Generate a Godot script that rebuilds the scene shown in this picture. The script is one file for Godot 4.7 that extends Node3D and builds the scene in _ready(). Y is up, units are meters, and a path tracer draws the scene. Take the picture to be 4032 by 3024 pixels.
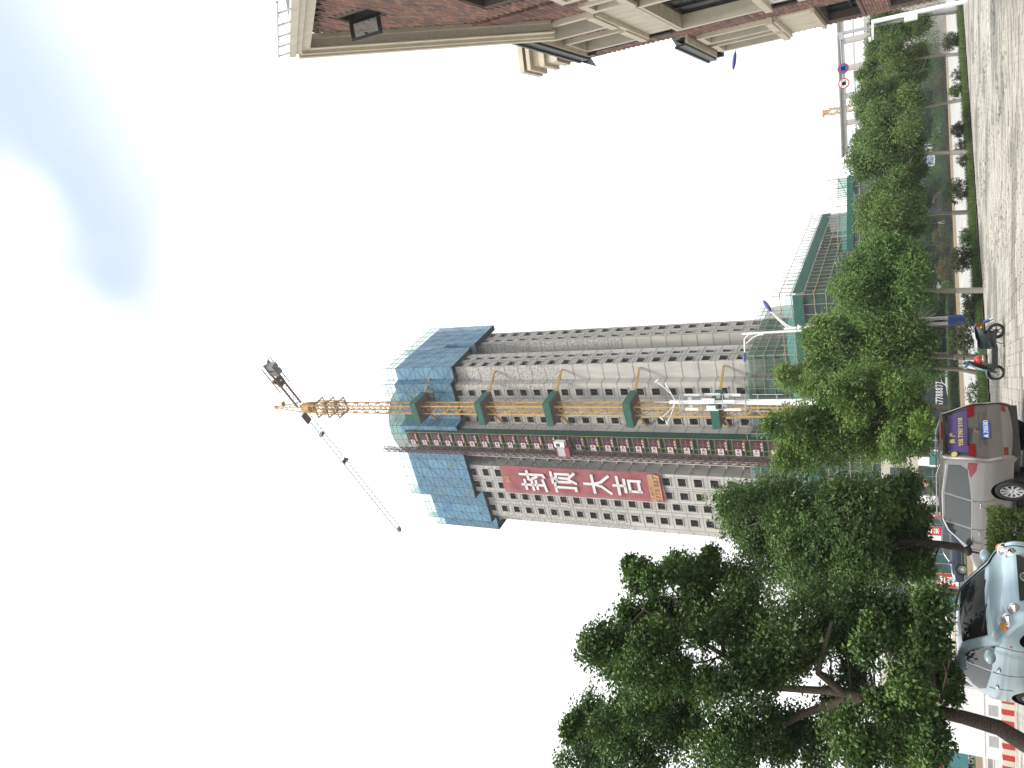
extends Node3D


class MB:  # collects triangles with normals and vertex colours and turns them into one mesh
	var v := PackedVector3Array()
	var n := PackedVector3Array()
	var c := PackedColorArray()
	var col := Color.WHITE
	var xf := Transform3D.IDENTITY

	func tri3(a: Vector3, b: Vector3, d: Vector3, na: Vector3, nb: Vector3, nd: Vector3) -> void:
		v.append_array(PackedVector3Array([xf * a, xf * d, xf * b]))
		n.append_array(PackedVector3Array([xf.basis * na, xf.basis * nd, xf.basis * nb]))
		c.append_array(PackedColorArray([col, col, col]))

	func tri(a: Vector3, b: Vector3, d: Vector3) -> void:  # counter-clockwise seen from the front
		var m := (b - a).cross(d - a).normalized()
		tri3(a, b, d, m, m, m)

	func quad(a: Vector3, b: Vector3, d: Vector3, e: Vector3) -> void:
		var m := (d - a).cross(e - b).normalized()
		tri3(a, b, d, m, m, m)
		tri3(a, d, e, m, m, m)

	func box(at: Vector3, size: Vector3, turn := Basis.IDENTITY) -> void:
		var h := size * 0.5
		var p: Array[Vector3] = []
		for i in 8:
			p.append(at + turn * Vector3(h.x if i & 1 else -h.x, h.y if i & 2 else -h.y, h.z if i & 4 else -h.z))
		quad(p[4], p[5], p[7], p[6])
		quad(p[1], p[0], p[2], p[3])
		quad(p[5], p[1], p[3], p[7])
		quad(p[0], p[4], p[6], p[2])
		quad(p[6], p[7], p[3], p[2])
		quad(p[0], p[1], p[5], p[4])

	func span(lo: Vector3, hi: Vector3) -> void:  # a box between two corners
		box((lo + hi) * 0.5, (hi - lo).abs())

	func bar(a: Vector3, b: Vector3, w: float, h := -1.0, up := Vector3.UP) -> void:
		var d := b - a
		var z := d.normalized()
		if absf(z.dot(up)) > 0.98:
			up = Vector3.RIGHT
		var x := up.cross(z).normalized()
		box((a + b) * 0.5, Vector3(w, h if h > 0.0 else w, d.length()), Basis(x, z.cross(x), z))

	func ring(at: Vector3, x: Vector3, y: Vector3, r: float, k: int) -> PackedVector3Array:
		var o := PackedVector3Array()
		for i in k + 1:
			var a := TAU * (i % k) / k
			o.append(at + x * cos(a) * r + y * sin(a) * r)
		return o

	func sweep(pts: Array, radii: Array, k := 8, caps := true) -> void:  # a round tube along points
		var last := PackedVector3Array()
		var lastn := PackedVector3Array()
		var up := Vector3.UP
		for i in pts.size():
			var z: Vector3 = (pts[mini(i + 1, pts.size() - 1)] - pts[maxi(i - 1, 0)]).normalized()
			if i == 0 and absf(z.y) > 0.9:
				up = Vector3.RIGHT
			var x := up.cross(z).normalized()
			var y := z.cross(x)
			up = y
			var r := ring(pts[i], x, y, radii[mini(i, radii.size() - 1)], k)
			var rn := ring(Vector3.ZERO, x, y, 1.0, k)
			if i:
				for j in k:
					tri3(last[j], last[j + 1], r[j + 1], lastn[j], lastn[j + 1], rn[j + 1])
					tri3(last[j], r[j + 1], r[j], lastn[j], rn[j + 1], rn[j])
			if caps and (i == 0 or i == pts.size() - 1):
				for j in k:
					if i:
						tri(pts[i], r[j], r[j + 1])
					else:
						tri(pts[i], r[j + 1], r[j])
			last = r
			lastn = rn

	func tube(a: Vector3, b: Vector3, r: float, r2 := -1.0, k := 8) -> void:
		sweep([a, b], [r, r2 if r2 >= 0.0 else r], k)

	func grid(p: Array, flip := false) -> void:  # rows of points, smooth normals
		var rows := p.size()
		var cols: int = p[0].size()
		var nn := []
		for i in rows:
			var r := PackedVector3Array()
			for j in cols:
				var du: Vector3 = p[mini(i + 1, rows - 1)][j] - p[maxi(i - 1, 0)][j]
				var dv: Vector3 = p[i][mini(j + 1, cols - 1)] - p[i][maxi(j - 1, 0)]
				var m := du.cross(dv).normalized()
				r.append(-m if flip else m)
			nn.append(r)
		for i in rows - 1:
			for j in cols - 1:
				if flip:
					tri3(p[i][j], p[i][j + 1], p[i + 1][j + 1], nn[i][j], nn[i][j + 1], nn[i + 1][j + 1])
					tri3(p[i][j], p[i + 1][j + 1], p[i + 1][j], nn[i][j], nn[i + 1][j + 1], nn[i + 1][j])
				else:
					tri3(p[i][j], p[i + 1][j + 1], p[i][j + 1], nn[i][j], nn[i + 1][j + 1], nn[i][j + 1])
					tri3(p[i][j], p[i + 1][j], p[i + 1][j + 1], nn[i][j], nn[i + 1][j], nn[i + 1][j + 1])

	func ball(at: Vector3, r: Vector3, k := 10, turn := Basis.IDENTITY) -> void:
		for i in k:
			for j in k * 2:
				var q := []
				for s in [[0, 0], [1, 0], [1, 1], [0, 1]]:
					var a := PI * ((i + s[0]) as float) / k - PI / 2
					var b := TAU * ((j + s[1]) as float) / (k * 2)
					q.append(Vector3(cos(a) * cos(b), sin(a), -cos(a) * sin(b)))
				var o := []
				var m := []
				for d in q:
					o.append(at + turn * (d * r))
					m.append((turn * (d / r)).normalized())
				tri3(o[0], o[2], o[1], m[0], m[2], m[1])
				tri3(o[0], o[3], o[2], m[0], m[3], m[2])

	func lathe(at: Vector3, axis: Vector3, prof: Array, k := 16) -> void:  # prof: Vector2(radius, along the axis)
		var z := axis.normalized()
		var x := (Vector3.UP if absf(z.y) < 0.9 else Vector3.RIGHT).cross(z).normalized()
		var y := z.cross(x)
		var rows := []
		for p in prof:
			rows.append(ring(at + z * p.y, x, y, p.x, k))
		grid(rows, true)

	func plate(pts: PackedVector2Array, depth: float) -> void:  # a polygon in the xy plane, front at z = depth, back at 0
		var t := Geometry2D.triangulate_polygon(pts)
		for i in range(0, t.size(), 3):
			var q := [pts[t[i]], pts[t[i + 1]], pts[t[i + 2]]]
			if (q[1] - q[0]).cross(q[2] - q[0]) < 0.0:
				q.reverse()
			tri(Vector3(q[0].x, q[0].y, depth), Vector3(q[1].x, q[1].y, depth), Vector3(q[2].x, q[2].y, depth))
			tri(Vector3(q[0].x, q[0].y, 0), Vector3(q[2].x, q[2].y, 0), Vector3(q[1].x, q[1].y, 0))
		var s := 1.0 if not Geometry2D.is_polygon_clockwise(pts) else -1.0
		for i in pts.size():
			var a := pts[i]
			var b := pts[(i + 1) % pts.size()]
			if s < 0.0:
				var w := a
				a = b
				b = w
			quad(Vector3(a.x, a.y, 0), Vector3(b.x, b.y, 0), Vector3(b.x, b.y, depth), Vector3(a.x, a.y, depth))

	func mesh() -> ArrayMesh:
		var a := []
		a.resize(Mesh.ARRAY_MAX)
		a[Mesh.ARRAY_VERTEX] = v
		a[Mesh.ARRAY_NORMAL] = n
		a[Mesh.ARRAY_COLOR] = c
		var m := ArrayMesh.new()
		m.add_surface_from_arrays(Mesh.PRIMITIVE_TRIANGLES, a)
		return m


var M := {}
var R := RandomNumberGenerator.new()
var used := {}
var font: SystemFont


func lin(r: float, g: float, b: float, a := 1.0) -> Color:
	var k := Color(r, g, b).linear_to_srgb()
	k.a = a
	return k


func noise_tex(freq: float, lo: float, hi: float, seed_: int, kind := FastNoiseLite.TYPE_SIMPLEX_SMOOTH, octaves := 5, stretch := false) -> NoiseTexture2D:
	var f := FastNoiseLite.new()
	f.seed = seed_
	f.frequency = freq
	f.noise_type = kind
	f.fractal_octaves = octaves
	var t := NoiseTexture2D.new()
	t.width = 512
	t.height = 512
	t.seamless = true
	t.noise = f
	var g := Gradient.new()
	g.set_color(0, Color(lo, lo, lo))
	g.set_color(1, Color(hi, hi, hi))
	if stretch:
		g.offsets = PackedFloat32Array([0.3, 0.7])
	t.color_ramp = g
	return t


func mat(key: String, r: float, g: float, b: float, rough := 0.8, metal := 0.0, tex: Texture2D = null, scale := 0.2) -> StandardMaterial3D:
	var m := StandardMaterial3D.new()
	m.resource_name = key
	m.albedo_color = lin(r, g, b)
	m.roughness = rough
	m.metallic = metal
	m.vertex_color_use_as_albedo = true
	if tex:
		m.albedo_texture = tex
		m.uv1_triplanar = true
		m.uv1_world_triplanar = true
		m.uv1_scale = Vector3.ONE * scale
	M[key] = m
	return m


func alpha(key: String, r: float, g: float, b: float, a: float, rough := 0.9, tex: Texture2D = null, scale := 0.2) -> void:
	var m := mat(key, r, g, b, rough, 0.0, tex, scale)
	m.transparency = BaseMaterial3D.TRANSPARENCY_ALPHA
	m.albedo_color.a = a
	m.cull_mode = BaseMaterial3D.CULL_DISABLED


func numbered(called: String) -> String:
	var k: int = used.get(called, 0)
	used[called] = k + 1
	return called if k == 0 else "%s_%03d" % [called, k]


func tag(o: Node, label: String, category: String, group := "") -> Node:
	o.set_meta("label", label)
	o.set_meta("category", category)
	if group:
		o.set_meta("group", group)
	return o


func thing(called: String, label: String, category: String, at := Vector3.ZERO, yaw := 0.0, group := "") -> Node3D:
	var o := Node3D.new()
	o.name = numbered(called)
	add_child(o, true)
	o.position = at
	o.rotation.y = deg_to_rad(yaw)
	tag(o, label, category, group)
	return o


func part(called: String, mb: MB, m: String, parent: Node) -> MeshInstance3D:
	return part_mesh(called, mb.mesh(), m, parent)


func part_mesh(called: String, mesh: Mesh, m: String, parent: Node, at := Transform3D.IDENTITY) -> MeshInstance3D:
	var o := MeshInstance3D.new()
	if parent == self:
		o.name = numbered(called)
	else:
		var k: String = called + str(parent.get_instance_id())
		var i: int = used.get(k, 0)
		used[k] = i + 1
		o.name = called if i == 0 else "%s_%03d" % [called, i]
	o.mesh = mesh
	o.material_override = M[m]
	o.transform = at
	parent.add_child(o, true)
	return o


func struct(called: String, mb: MB, m: String) -> MeshInstance3D:
	var o := part(called, mb, m, self)
	o.set_meta("kind", "structure")
	return o


func copy(o: Node3D, label: String, at: Vector3, yaw: float, scale := 1.0) -> Node3D:
	var c: Node3D = o.duplicate()
	c.name = numbered(String(o.name).rstrip("0123456789").trim_suffix("_"))
	add_child(c, true)
	c.set_meta("label", label)
	c.position = at
	c.rotation.y = deg_to_rad(yaw)
	c.scale = Vector3.ONE * scale
	return c


func swarm(called: String, mesh: Mesh, xfs: Array, cols: Array, m: String, parent: Node, stuff := true) -> MultiMeshInstance3D:
	var mm := MultiMesh.new()
	mm.transform_format = MultiMesh.TRANSFORM_3D
	mm.use_colors = true
	mm.mesh = mesh
	mm.instance_count = xfs.size()
	for i in xfs.size():
		mm.set_instance_transform(i, xfs[i])
		mm.set_instance_color(i, cols[i] if cols.size() else Color.WHITE)
	var o := MultiMeshInstance3D.new()
	o.name = called if parent != self else numbered(called)
	o.multimesh = mm
	o.material_override = M[m]
	parent.add_child(o, true)
	if stuff:
		o.set_meta("kind", "stuff")
	return o


func baked(called: String, mesh: ArrayMesh, xfs: Array, cols: Array, m: String, parent: Node) -> MeshInstance3D:  # many small copies of one mesh as one real mesh
	var a := mesh.surface_get_arrays(0)
	var v: PackedVector3Array = a[Mesh.ARRAY_VERTEX]
	var n: PackedVector3Array = a[Mesh.ARRAY_NORMAL]
	var b := MB.new()
	var tint := PackedColorArray()
	tint.resize(v.size())
	for i in xfs.size():
		var x: Transform3D = xfs[i]
		b.v.append_array(x * v)
		b.n.append_array(Transform3D(x.basis.orthonormalized(), Vector3.ZERO) * n)
		tint.fill(cols[i])
		b.c.append_array(tint)
	return part(called, b, m, parent)


func text(called: String, s: String, height: float, m: String, parent: Node, at: Transform3D, bold := false, depth := 0.006) -> MeshInstance3D:
	var t := TextMesh.new()
	var f := SystemFont.new()
	f.font_names = PackedStringArray(["Droid Sans"])
	if bold:
		f.font_weight = 700
	t.font = f
	t.text = s
	t.font_size = 32
	t.pixel_size = height / 23.0
	t.depth = depth
	t.curve_step = 2.0
	return part_mesh(called, t, m, parent, at)


const GLYPH := {
	"封": "5,85 52,85;28,98 28,55;2,57 55,57;8,40 50,40;28,55 28,8;0,6 54,12;56,68 98,68;82,98 82,8 70,4;62,50 71,34",
	"顶": "2,85 42,85;24,85 24,8 10,8;46,92 98,92;72,92 66,76;52,75 52,25;52,75 92,75 92,25;72,62 70,35 48,4;76,24 96,4",
	"大": "8,64 92,64;50,96 50,64 40,34 8,4;51,62 62,34 92,4",
	"吉": "8,82 92,82;50,98 50,58;20,58 80,58;24,42 24,3;24,42 76,42 76,3;24,8 76,8",
	"态": "10,85 90,85;50,98 46,75 10,55;54,80 90,55;56,68 62,60;14,40 8,15;30,42 30,10 70,10 72,22;50,42 56,30;82,40 92,22",
	"家": "50,98 50,90;8,72 8,85 92,85 92,72;20,70 80,70;52,68 25,50;40,58 58,40 60,10 45,5;55,48 20,30;58,38 18,10;88,58 62,42 92,8",
	"两": "8,90 92,90;14,70 14,5;14,70 86,70 86,5 78,8;38,90 36,50 24,25;38,50 48,30;64,90 62,50 52,25;64,50 76,30",
	"公": "38,92 28,70 8,50;62,92 72,70 92,50;48,50 22,12 78,18;66,32 82,8",
	"园": "10,92 90,92 90,5;10,92 10,5 90,5;30,76 70,76;24,58 76,58;42,58 40,35 26,20;58,58 58,22 76,24",
	"手": "80,92 20,84;16,62 84,62;6,40 94,40;52,86 52,8 38,6",
	"可": "5,88 95,88;80,88 80,8 66,6;20,65 20,32;20,65 55,65 55,32 20,32",
	"及": "12,88 72,88 62,58 84,58 60,20 20,5;34,88 30,50 8,8;36,55 60,20 92,5",
	"悦": "20,95 20,5;8,75 12,55;32,80 34,70;52,95 58,82;84,95 76,82;48,76 90,76 90,50 48,50 48,76;60,50 56,25 42,5;76,50 76,10 94,10 95,22",
	"直": "10,85 90,85;50,98 50,72;26,72 74,72;26,72 26,10;74,72 74,10;26,55 74,55;26,38 74,38;26,22 74,22;4,8 96,8",
	"面": "5,92 95,92;50,92 42,74;12,74 88,74 88,4;12,74 12,4 88,4;36,74 36,4;64,74 64,4;36,50 64,50;36,28 64,28",
	"之": "50,98 56,86;14,78 80,78 20,25;6,28 30,10 94,8",
	"北": "36,95 36,5;10,65 36,65;6,15 36,28;62,95 62,12 92,12 93,28;90,72 62,55",
	"云": "20,85 80,85;5,55 95,55;48,55 18,10 82,15;66,35 86,5",
	"产": "50,98 54,86;12,82 88,82;32,76 38,62;68,78 60,60;10,55 90,55;16,55 14,25 4,2",
	"房": "50,98 54,90;16,84 86,84 86,66 16,66;16,84 14,40 4,4;54,62 58,54;24,48 94,48;50,48 46,25 24,4;48,32 82,32 78,6 66,8",
	"层": "10,92 85,92 85,70 10,70;10,92 8,40 2,5;28,55 80,55;16,36 96,36;52,36 30,8 78,12;68,24 86,2",
	"回": "8,92 92,92 92,6;8,92 8,6 92,6;32,66 68,66 68,34 32,34 32,66",
	"来": "12,80 88,80;50,98 50,2;28,70 34,56;72,70 64,56;6,48 94,48;48,46 8,10;52,46 92,10",
	"报": "10,75 42,75;28,98 28,6 16,6;6,38 44,52;54,92 88,92 86,66 72,66;54,92 54,2;56,48 90,48 58,4;66,36 94,4",
}


func glyph(mb: MB, ch: String, at: Vector3, size: float, stroke: float, depth := 0.01, tall := 1.0) -> void:  # upright in the xy plane, centred
	if not GLYPH.has(ch):
		return
	for line in GLYPH[ch].split(";"):
		var p := []
		for q in line.split(" "):
			var xy = q.split(",")
			p.append(at + Vector3((float(xy[0]) - 50.0) * size / 100.0, (float(xy[1]) - 50.0) * size * tall / 100.0, 0))
		for i in p.size() - 1:
			var d: Vector3 = (p[i + 1] - p[i]).normalized() * stroke * 0.45
			mb.bar(p[i] - d, p[i + 1] + d, depth * (1.0 + 0.07 * i), stroke, Vector3(-d.y, d.x, 0).normalized())


func glyphs(called: String, s: String, at: Vector3, size: float, step: Vector3, stroke: float, m: String, parent: Node, tall := 1.0, depth := 0.01) -> MeshInstance3D:
	var mb := MB.new()
	for i in s.length():
		glyph(mb, s[i], at + step * i, size, stroke, depth, tall)
	return part(called, mb, m, parent)


func _ready() -> void:
	var cam := Camera3D.new()
	cam.name = "camera"
	var p := deg_to_rad(29.30)
	var e := deg_to_rad(0.76)
	var up := Vector3(0, cos(p), sin(p))
	var ahead := Vector3(0, sin(p), -cos(p))
	var bx := -up * cos(e) - Vector3.RIGHT * sin(e)  # the phone was held on its side: image right is the world's down
	var by := -up * sin(e) + Vector3.RIGHT * cos(e)
	cam.transform = Transform3D(Basis(bx, by, -ahead), Vector3(0, 1.65, 0))
	cam.fov = rad_to_deg(2.0 * atan(1512.0 / 3006.0))
	cam.near = 0.1
	cam.far = 3000.0
	add_child(cam)

	var env := Environment.new()
	env.background_mode = Environment.BG_SKY
	env.tonemap_mode = Environment.TONE_MAPPER_LINEAR
	env.tonemap_exposure = 1.7
	env.sdfgi_enabled = true
	env.ssao_enabled = true
	env.ssil_enabled = true
	env.fog_enabled = true
	env.fog_density = 0.0004
	env.fog_light_color = Color(0.9, 0.93, 0.96)
	env.sky = Sky.new()
	env.sky.sky_material = make_sky()
	var we := WorldEnvironment.new()
	we.name = "world"
	we.environment = env
	add_child(we)

	var sun := DirectionalLight3D.new()
	sun.name = "sun"
	sun.light_energy = 0.8
	sun.light_color = Color(1.0, 0.97, 0.92)
	sun.light_angular_distance = 12.0
	sun.shadow_enabled = true
	sun.look_at_from_position(Vector3.ZERO, -Vector3(-0.12, 0.85, 0.5), Vector3.FORWARD)
	add_child(sun)

	materials()
	build_ground()
	build_tower()
	build_screen()
	build_crane()
	build_hoist()
	build_banner()
	build_podium()
	build_brick_house()
	build_far_right()
	build_hoarding()
	build_poles()
	build_trees()
	build_shrubs()
	build_vehicles()
	build_left_corner()


func make_sky() -> PanoramaSkyMaterial:
	var w := 1024
	var h := 512
	var img := Image.create(w, h, false, Image.FORMAT_RGBF)
	var f := FastNoiseLite.new()
	f.seed = 64
	f.noise_type = FastNoiseLite.TYPE_SIMPLEX_SMOOTH
	f.frequency = 1.15
	f.fractal_octaves = 5
	f.fractal_gain = 0.42
	for y in h:
		var el := PI / 2 - PI * (y + 0.5) / h
		for x in w:
			var az := TAU * (x + 0.5) / w
			var d := Vector3(cos(el) * sin(az), sin(el), -cos(el) * cos(az))
			var q := d / (absf(d.y) + 0.35)
			var k := f.get_noise_3d(q.x + 3.1, q.y * 0.4, q.z + 1.7)
			var k2 := f.get_noise_3d(q.x * 2.0 + 9.0, 4.0, q.z * 2.0)
			var blue := 0.95 * smoothstep(0.06, 0.36, k + 0.3 * k2) * smoothstep(0.70, 0.84, d.y)  # thinner grey-blue cloud between bright cloud
			var white := 1.0 + 0.18 * k2 - 0.25 * k
			var c := Color(white, white * 1.005, white * 1.0).lerp(Color(0.375, 0.45, 0.56) * (1.0 + 0.16 * k2), blue)
			img.set_pixel(x, y, c)
	var m := PanoramaSkyMaterial.new()
	m.panorama = ImageTexture.create_from_image(img)
	return m



func materials() -> void:
	var blotch := noise_tex(0.006, 0.62, 1.0, 3)
	var blotch2 := noise_tex(0.012, 0.72, 1.0, 5)
	var fine := noise_tex(0.06, 0.78, 1.0, 7)
	var streak := noise_tex(0.012, 0.84, 1.0, 9, FastNoiseLite.TYPE_SIMPLEX_SMOOTH, 6)
	var speckle := noise_tex(0.035, 0.70, 1.0, 19, FastNoiseLite.TYPE_SIMPLEX_SMOOTH, 4, true)
	mat("concrete", 0.50, 0.485, 0.46, 0.9, 0.0, streak, 0.1)
	mat("concrete_rough", 0.49, 0.475, 0.455, 0.9, 0.0, speckle, 0.11)
	M["concrete"].uv1_scale = Vector3(0.16, 0.03, 0.16)
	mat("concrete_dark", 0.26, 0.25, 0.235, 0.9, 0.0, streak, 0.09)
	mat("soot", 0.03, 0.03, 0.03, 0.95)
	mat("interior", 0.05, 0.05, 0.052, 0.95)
	mat("sheet", 0.60, 0.78, 0.85, 0.55, 0.0, noise_tex(0.01, 0.84, 1.0, 21), 0.11)
	alpha("sheet_thin", 1, 1, 1, 0.72, 0.6)
	alpha("net_cyan", 0.13, 0.42, 0.39, 0.44)
	alpha("net_green", 0.035, 0.16, 0.12, 0.80, 0.9, blotch, 0.09)
	alpha("net_dark", 0.07, 0.135, 0.118, 0.85, 0.9, blotch, 0.12)
	alpha("net_band", 0.022, 0.125, 0.092, 0.88, 0.9, blotch2, 0.2)
	mat("pole_steel", 0.28, 0.245, 0.155, 0.6, 0.2)
	mat("pole_dark", 0.07, 0.09, 0.085, 0.7)
	mat("crane_yellow", 0.60, 0.38, 0.095, 0.5, 0.0, noise_tex(0.03, 0.7, 1.0, 31), 0.3)
	mat("crane_rust", 0.44, 0.25, 0.09, 0.7, 0.0, fine, 0.5)
	mat("crane_brown", 0.12, 0.065, 0.045, 0.8)
	mat("paint", 1, 1, 1, 0.6)
	mat("plain", 1, 1, 1, 0.85, 0.0, fine, 0.6)
	mat("cloth", 1, 1, 1, 0.85, 0.0, noise_tex(0.008, 0.8, 1.0, 41), 0.09)
	mat("lettering", 0.55, 0.54, 0.56, 0.7)
	alpha("banner_cloth", 1, 1, 1, 0.8, 0.85, noise_tex(0.008, 0.8, 1.0, 42), 0.09)
	mat("brick", 1.3, 1.25, 1.22, 0.9, 0.0, fine, 2.0)
	mat("mortar", 0.16, 0.125, 0.11, 0.95, 0.0, fine, 1.5)
	mat("cream", 0.68, 0.61, 0.49, 0.8, 0.0, noise_tex(0.012, 0.88, 1.0, 51), 0.4).uv1_scale = Vector3(0.5, 0.2, 0.5)
	mat("dark_frame", 0.018, 0.02, 0.022, 0.4)
	mat("gutter", 0.03, 0.037, 0.042, 0.35)
	var gl := mat("glass", 0.035, 0.045, 0.05, 0.04)
	gl.metallic_specular = 0.5
	var gd := mat("tinted_glass", 0.012, 0.014, 0.014, 0.03)
	gd.metallic_specular = 0.22
	alpha("pane", 0.5, 0.6, 0.6, 0.22, 0.03)
	mat("steel", 0.45, 0.47, 0.5, 0.4, 0.5)
	mat("galvanised", 0.50, 0.53, 0.57, 0.5, 0.3, fine, 1.0)
	mat("white_paint", 0.78, 0.79, 0.80, 0.45)
	mat("blue_paint", 0.035, 0.085, 0.34, 0.5)
	mat("lamp_blue", 0.07, 0.08, 0.33, 0.4)
	mat("hoarding", 0.030, 0.045, 0.048, 0.6, 0.0, blotch2, 0.3)
	mat("print_white", 0.75, 0.76, 0.78, 0.7)
	mat("bark", 0.16, 0.12, 0.095, 0.95, 0.0, noise_tex(0.03, 0.45, 1.0, 61), 1.6)
	mat("bark_pale", 0.34, 0.30, 0.26, 0.95, 0.0, noise_tex(0.03, 0.6, 1.0, 63), 1.2)
	mat("whitewash", 0.55, 0.53, 0.48, 0.95, 0.0, noise_tex(0.04, 0.6, 1.0, 64), 1.5)
	var lf := mat("leaf", 1, 1, 1, 0.5)
	lf.backlight_enabled = true
	lf.backlight = lin(0.14, 0.24, 0.03)
	lf.cull_mode = BaseMaterial3D.CULL_DISABLED
	var gr := mat("grass", 1, 1, 1, 0.8)
	gr.cull_mode = BaseMaterial3D.CULL_DISABLED
	mat("soil", 0.085, 0.07, 0.05, 1.0, 0.0, fine, 0.5)
	mat("earth", 0.16, 0.15, 0.12, 1.0, 0.0, blotch, 0.05)
	mat("road", 0.47, 0.465, 0.455, 0.85, 0.0, noise_tex(0.01, 0.82, 1.0, 71), 0.06)
	mat("stone", 1, 1, 1, 0.85, 0.0, noise_tex(0.03, 0.72, 1.0, 73), 0.9)
	mat("joint", 0.16, 0.15, 0.11, 1.0, 0.0, fine, 0.7)
	mat("kerb", 0.46, 0.36, 0.25, 0.9, 0.0, fine, 0.6)
	mat("rubber", 0.018, 0.018, 0.019, 0.85)
	mat("black_plastic", 0.022, 0.023, 0.025, 0.55)
	var rim := mat("alloy", 0.55, 0.56, 0.58, 0.3, 0.7)
	rim.metallic_specular = 0.6
	mat("chrome", 0.75, 0.76, 0.78, 0.12, 1.0)
	for a in [["car_grey", 0.20, 0.19, 0.182, 0.6], ["car_blue", 0.43, 0.58, 0.66, 0.25], ["car_navy", 0.035, 0.055, 0.095, 0.3], ["car_maroon", 0.08, 0.015, 0.02, 0.3], ["car_red", 0.42, 0.03, 0.03, 0.1], ["scooter_teal", 0.010, 0.022, 0.027, 0.3], ["scooter_sky", 0.11, 0.20, 0.26, 0.2]]:
		var m := mat(a[0], a[1], a[2], a[3], 0.38, a[4])
		m.clearcoat_enabled = true
		m.clearcoat = 0.9
		m.clearcoat_roughness = 0.06
	mat("sticker", 0.075, 0.055, 0.17, 0.35)
	mat("print_yellow", 0.55, 0.47, 0.18, 0.6)
	mat("plate_blue", 0.02, 0.11, 0.52, 0.4)
	mat("tail_red", 0.17, 0.008, 0.012, 0.15)
	mat("lamp_clear", 0.62, 0.62, 0.62, 0.12, 0.6)
	mat("amber", 0.75, 0.24, 0.03, 0.25)
	mat("red_cloth", 0.48, 0.025, 0.03, 0.8)
	mat("shop_teal", 0.05, 0.16, 0.17, 0.25)
	mat("beige", 0.60, 0.56, 0.48, 0.8, 0.0, fine, 0.4)
	mat("pale_beige", 0.52, 0.49, 0.43, 0.6)
	mat("pale_panel", 0.66, 0.66, 0.70, 0.6)
	mat("kerb_red", 0.50, 0.05, 0.05, 0.8, 0.0, fine, 1.2)
	mat("kerb_white", 0.70, 0.66, 0.56, 0.8, 0.0, fine, 1.2)


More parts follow.
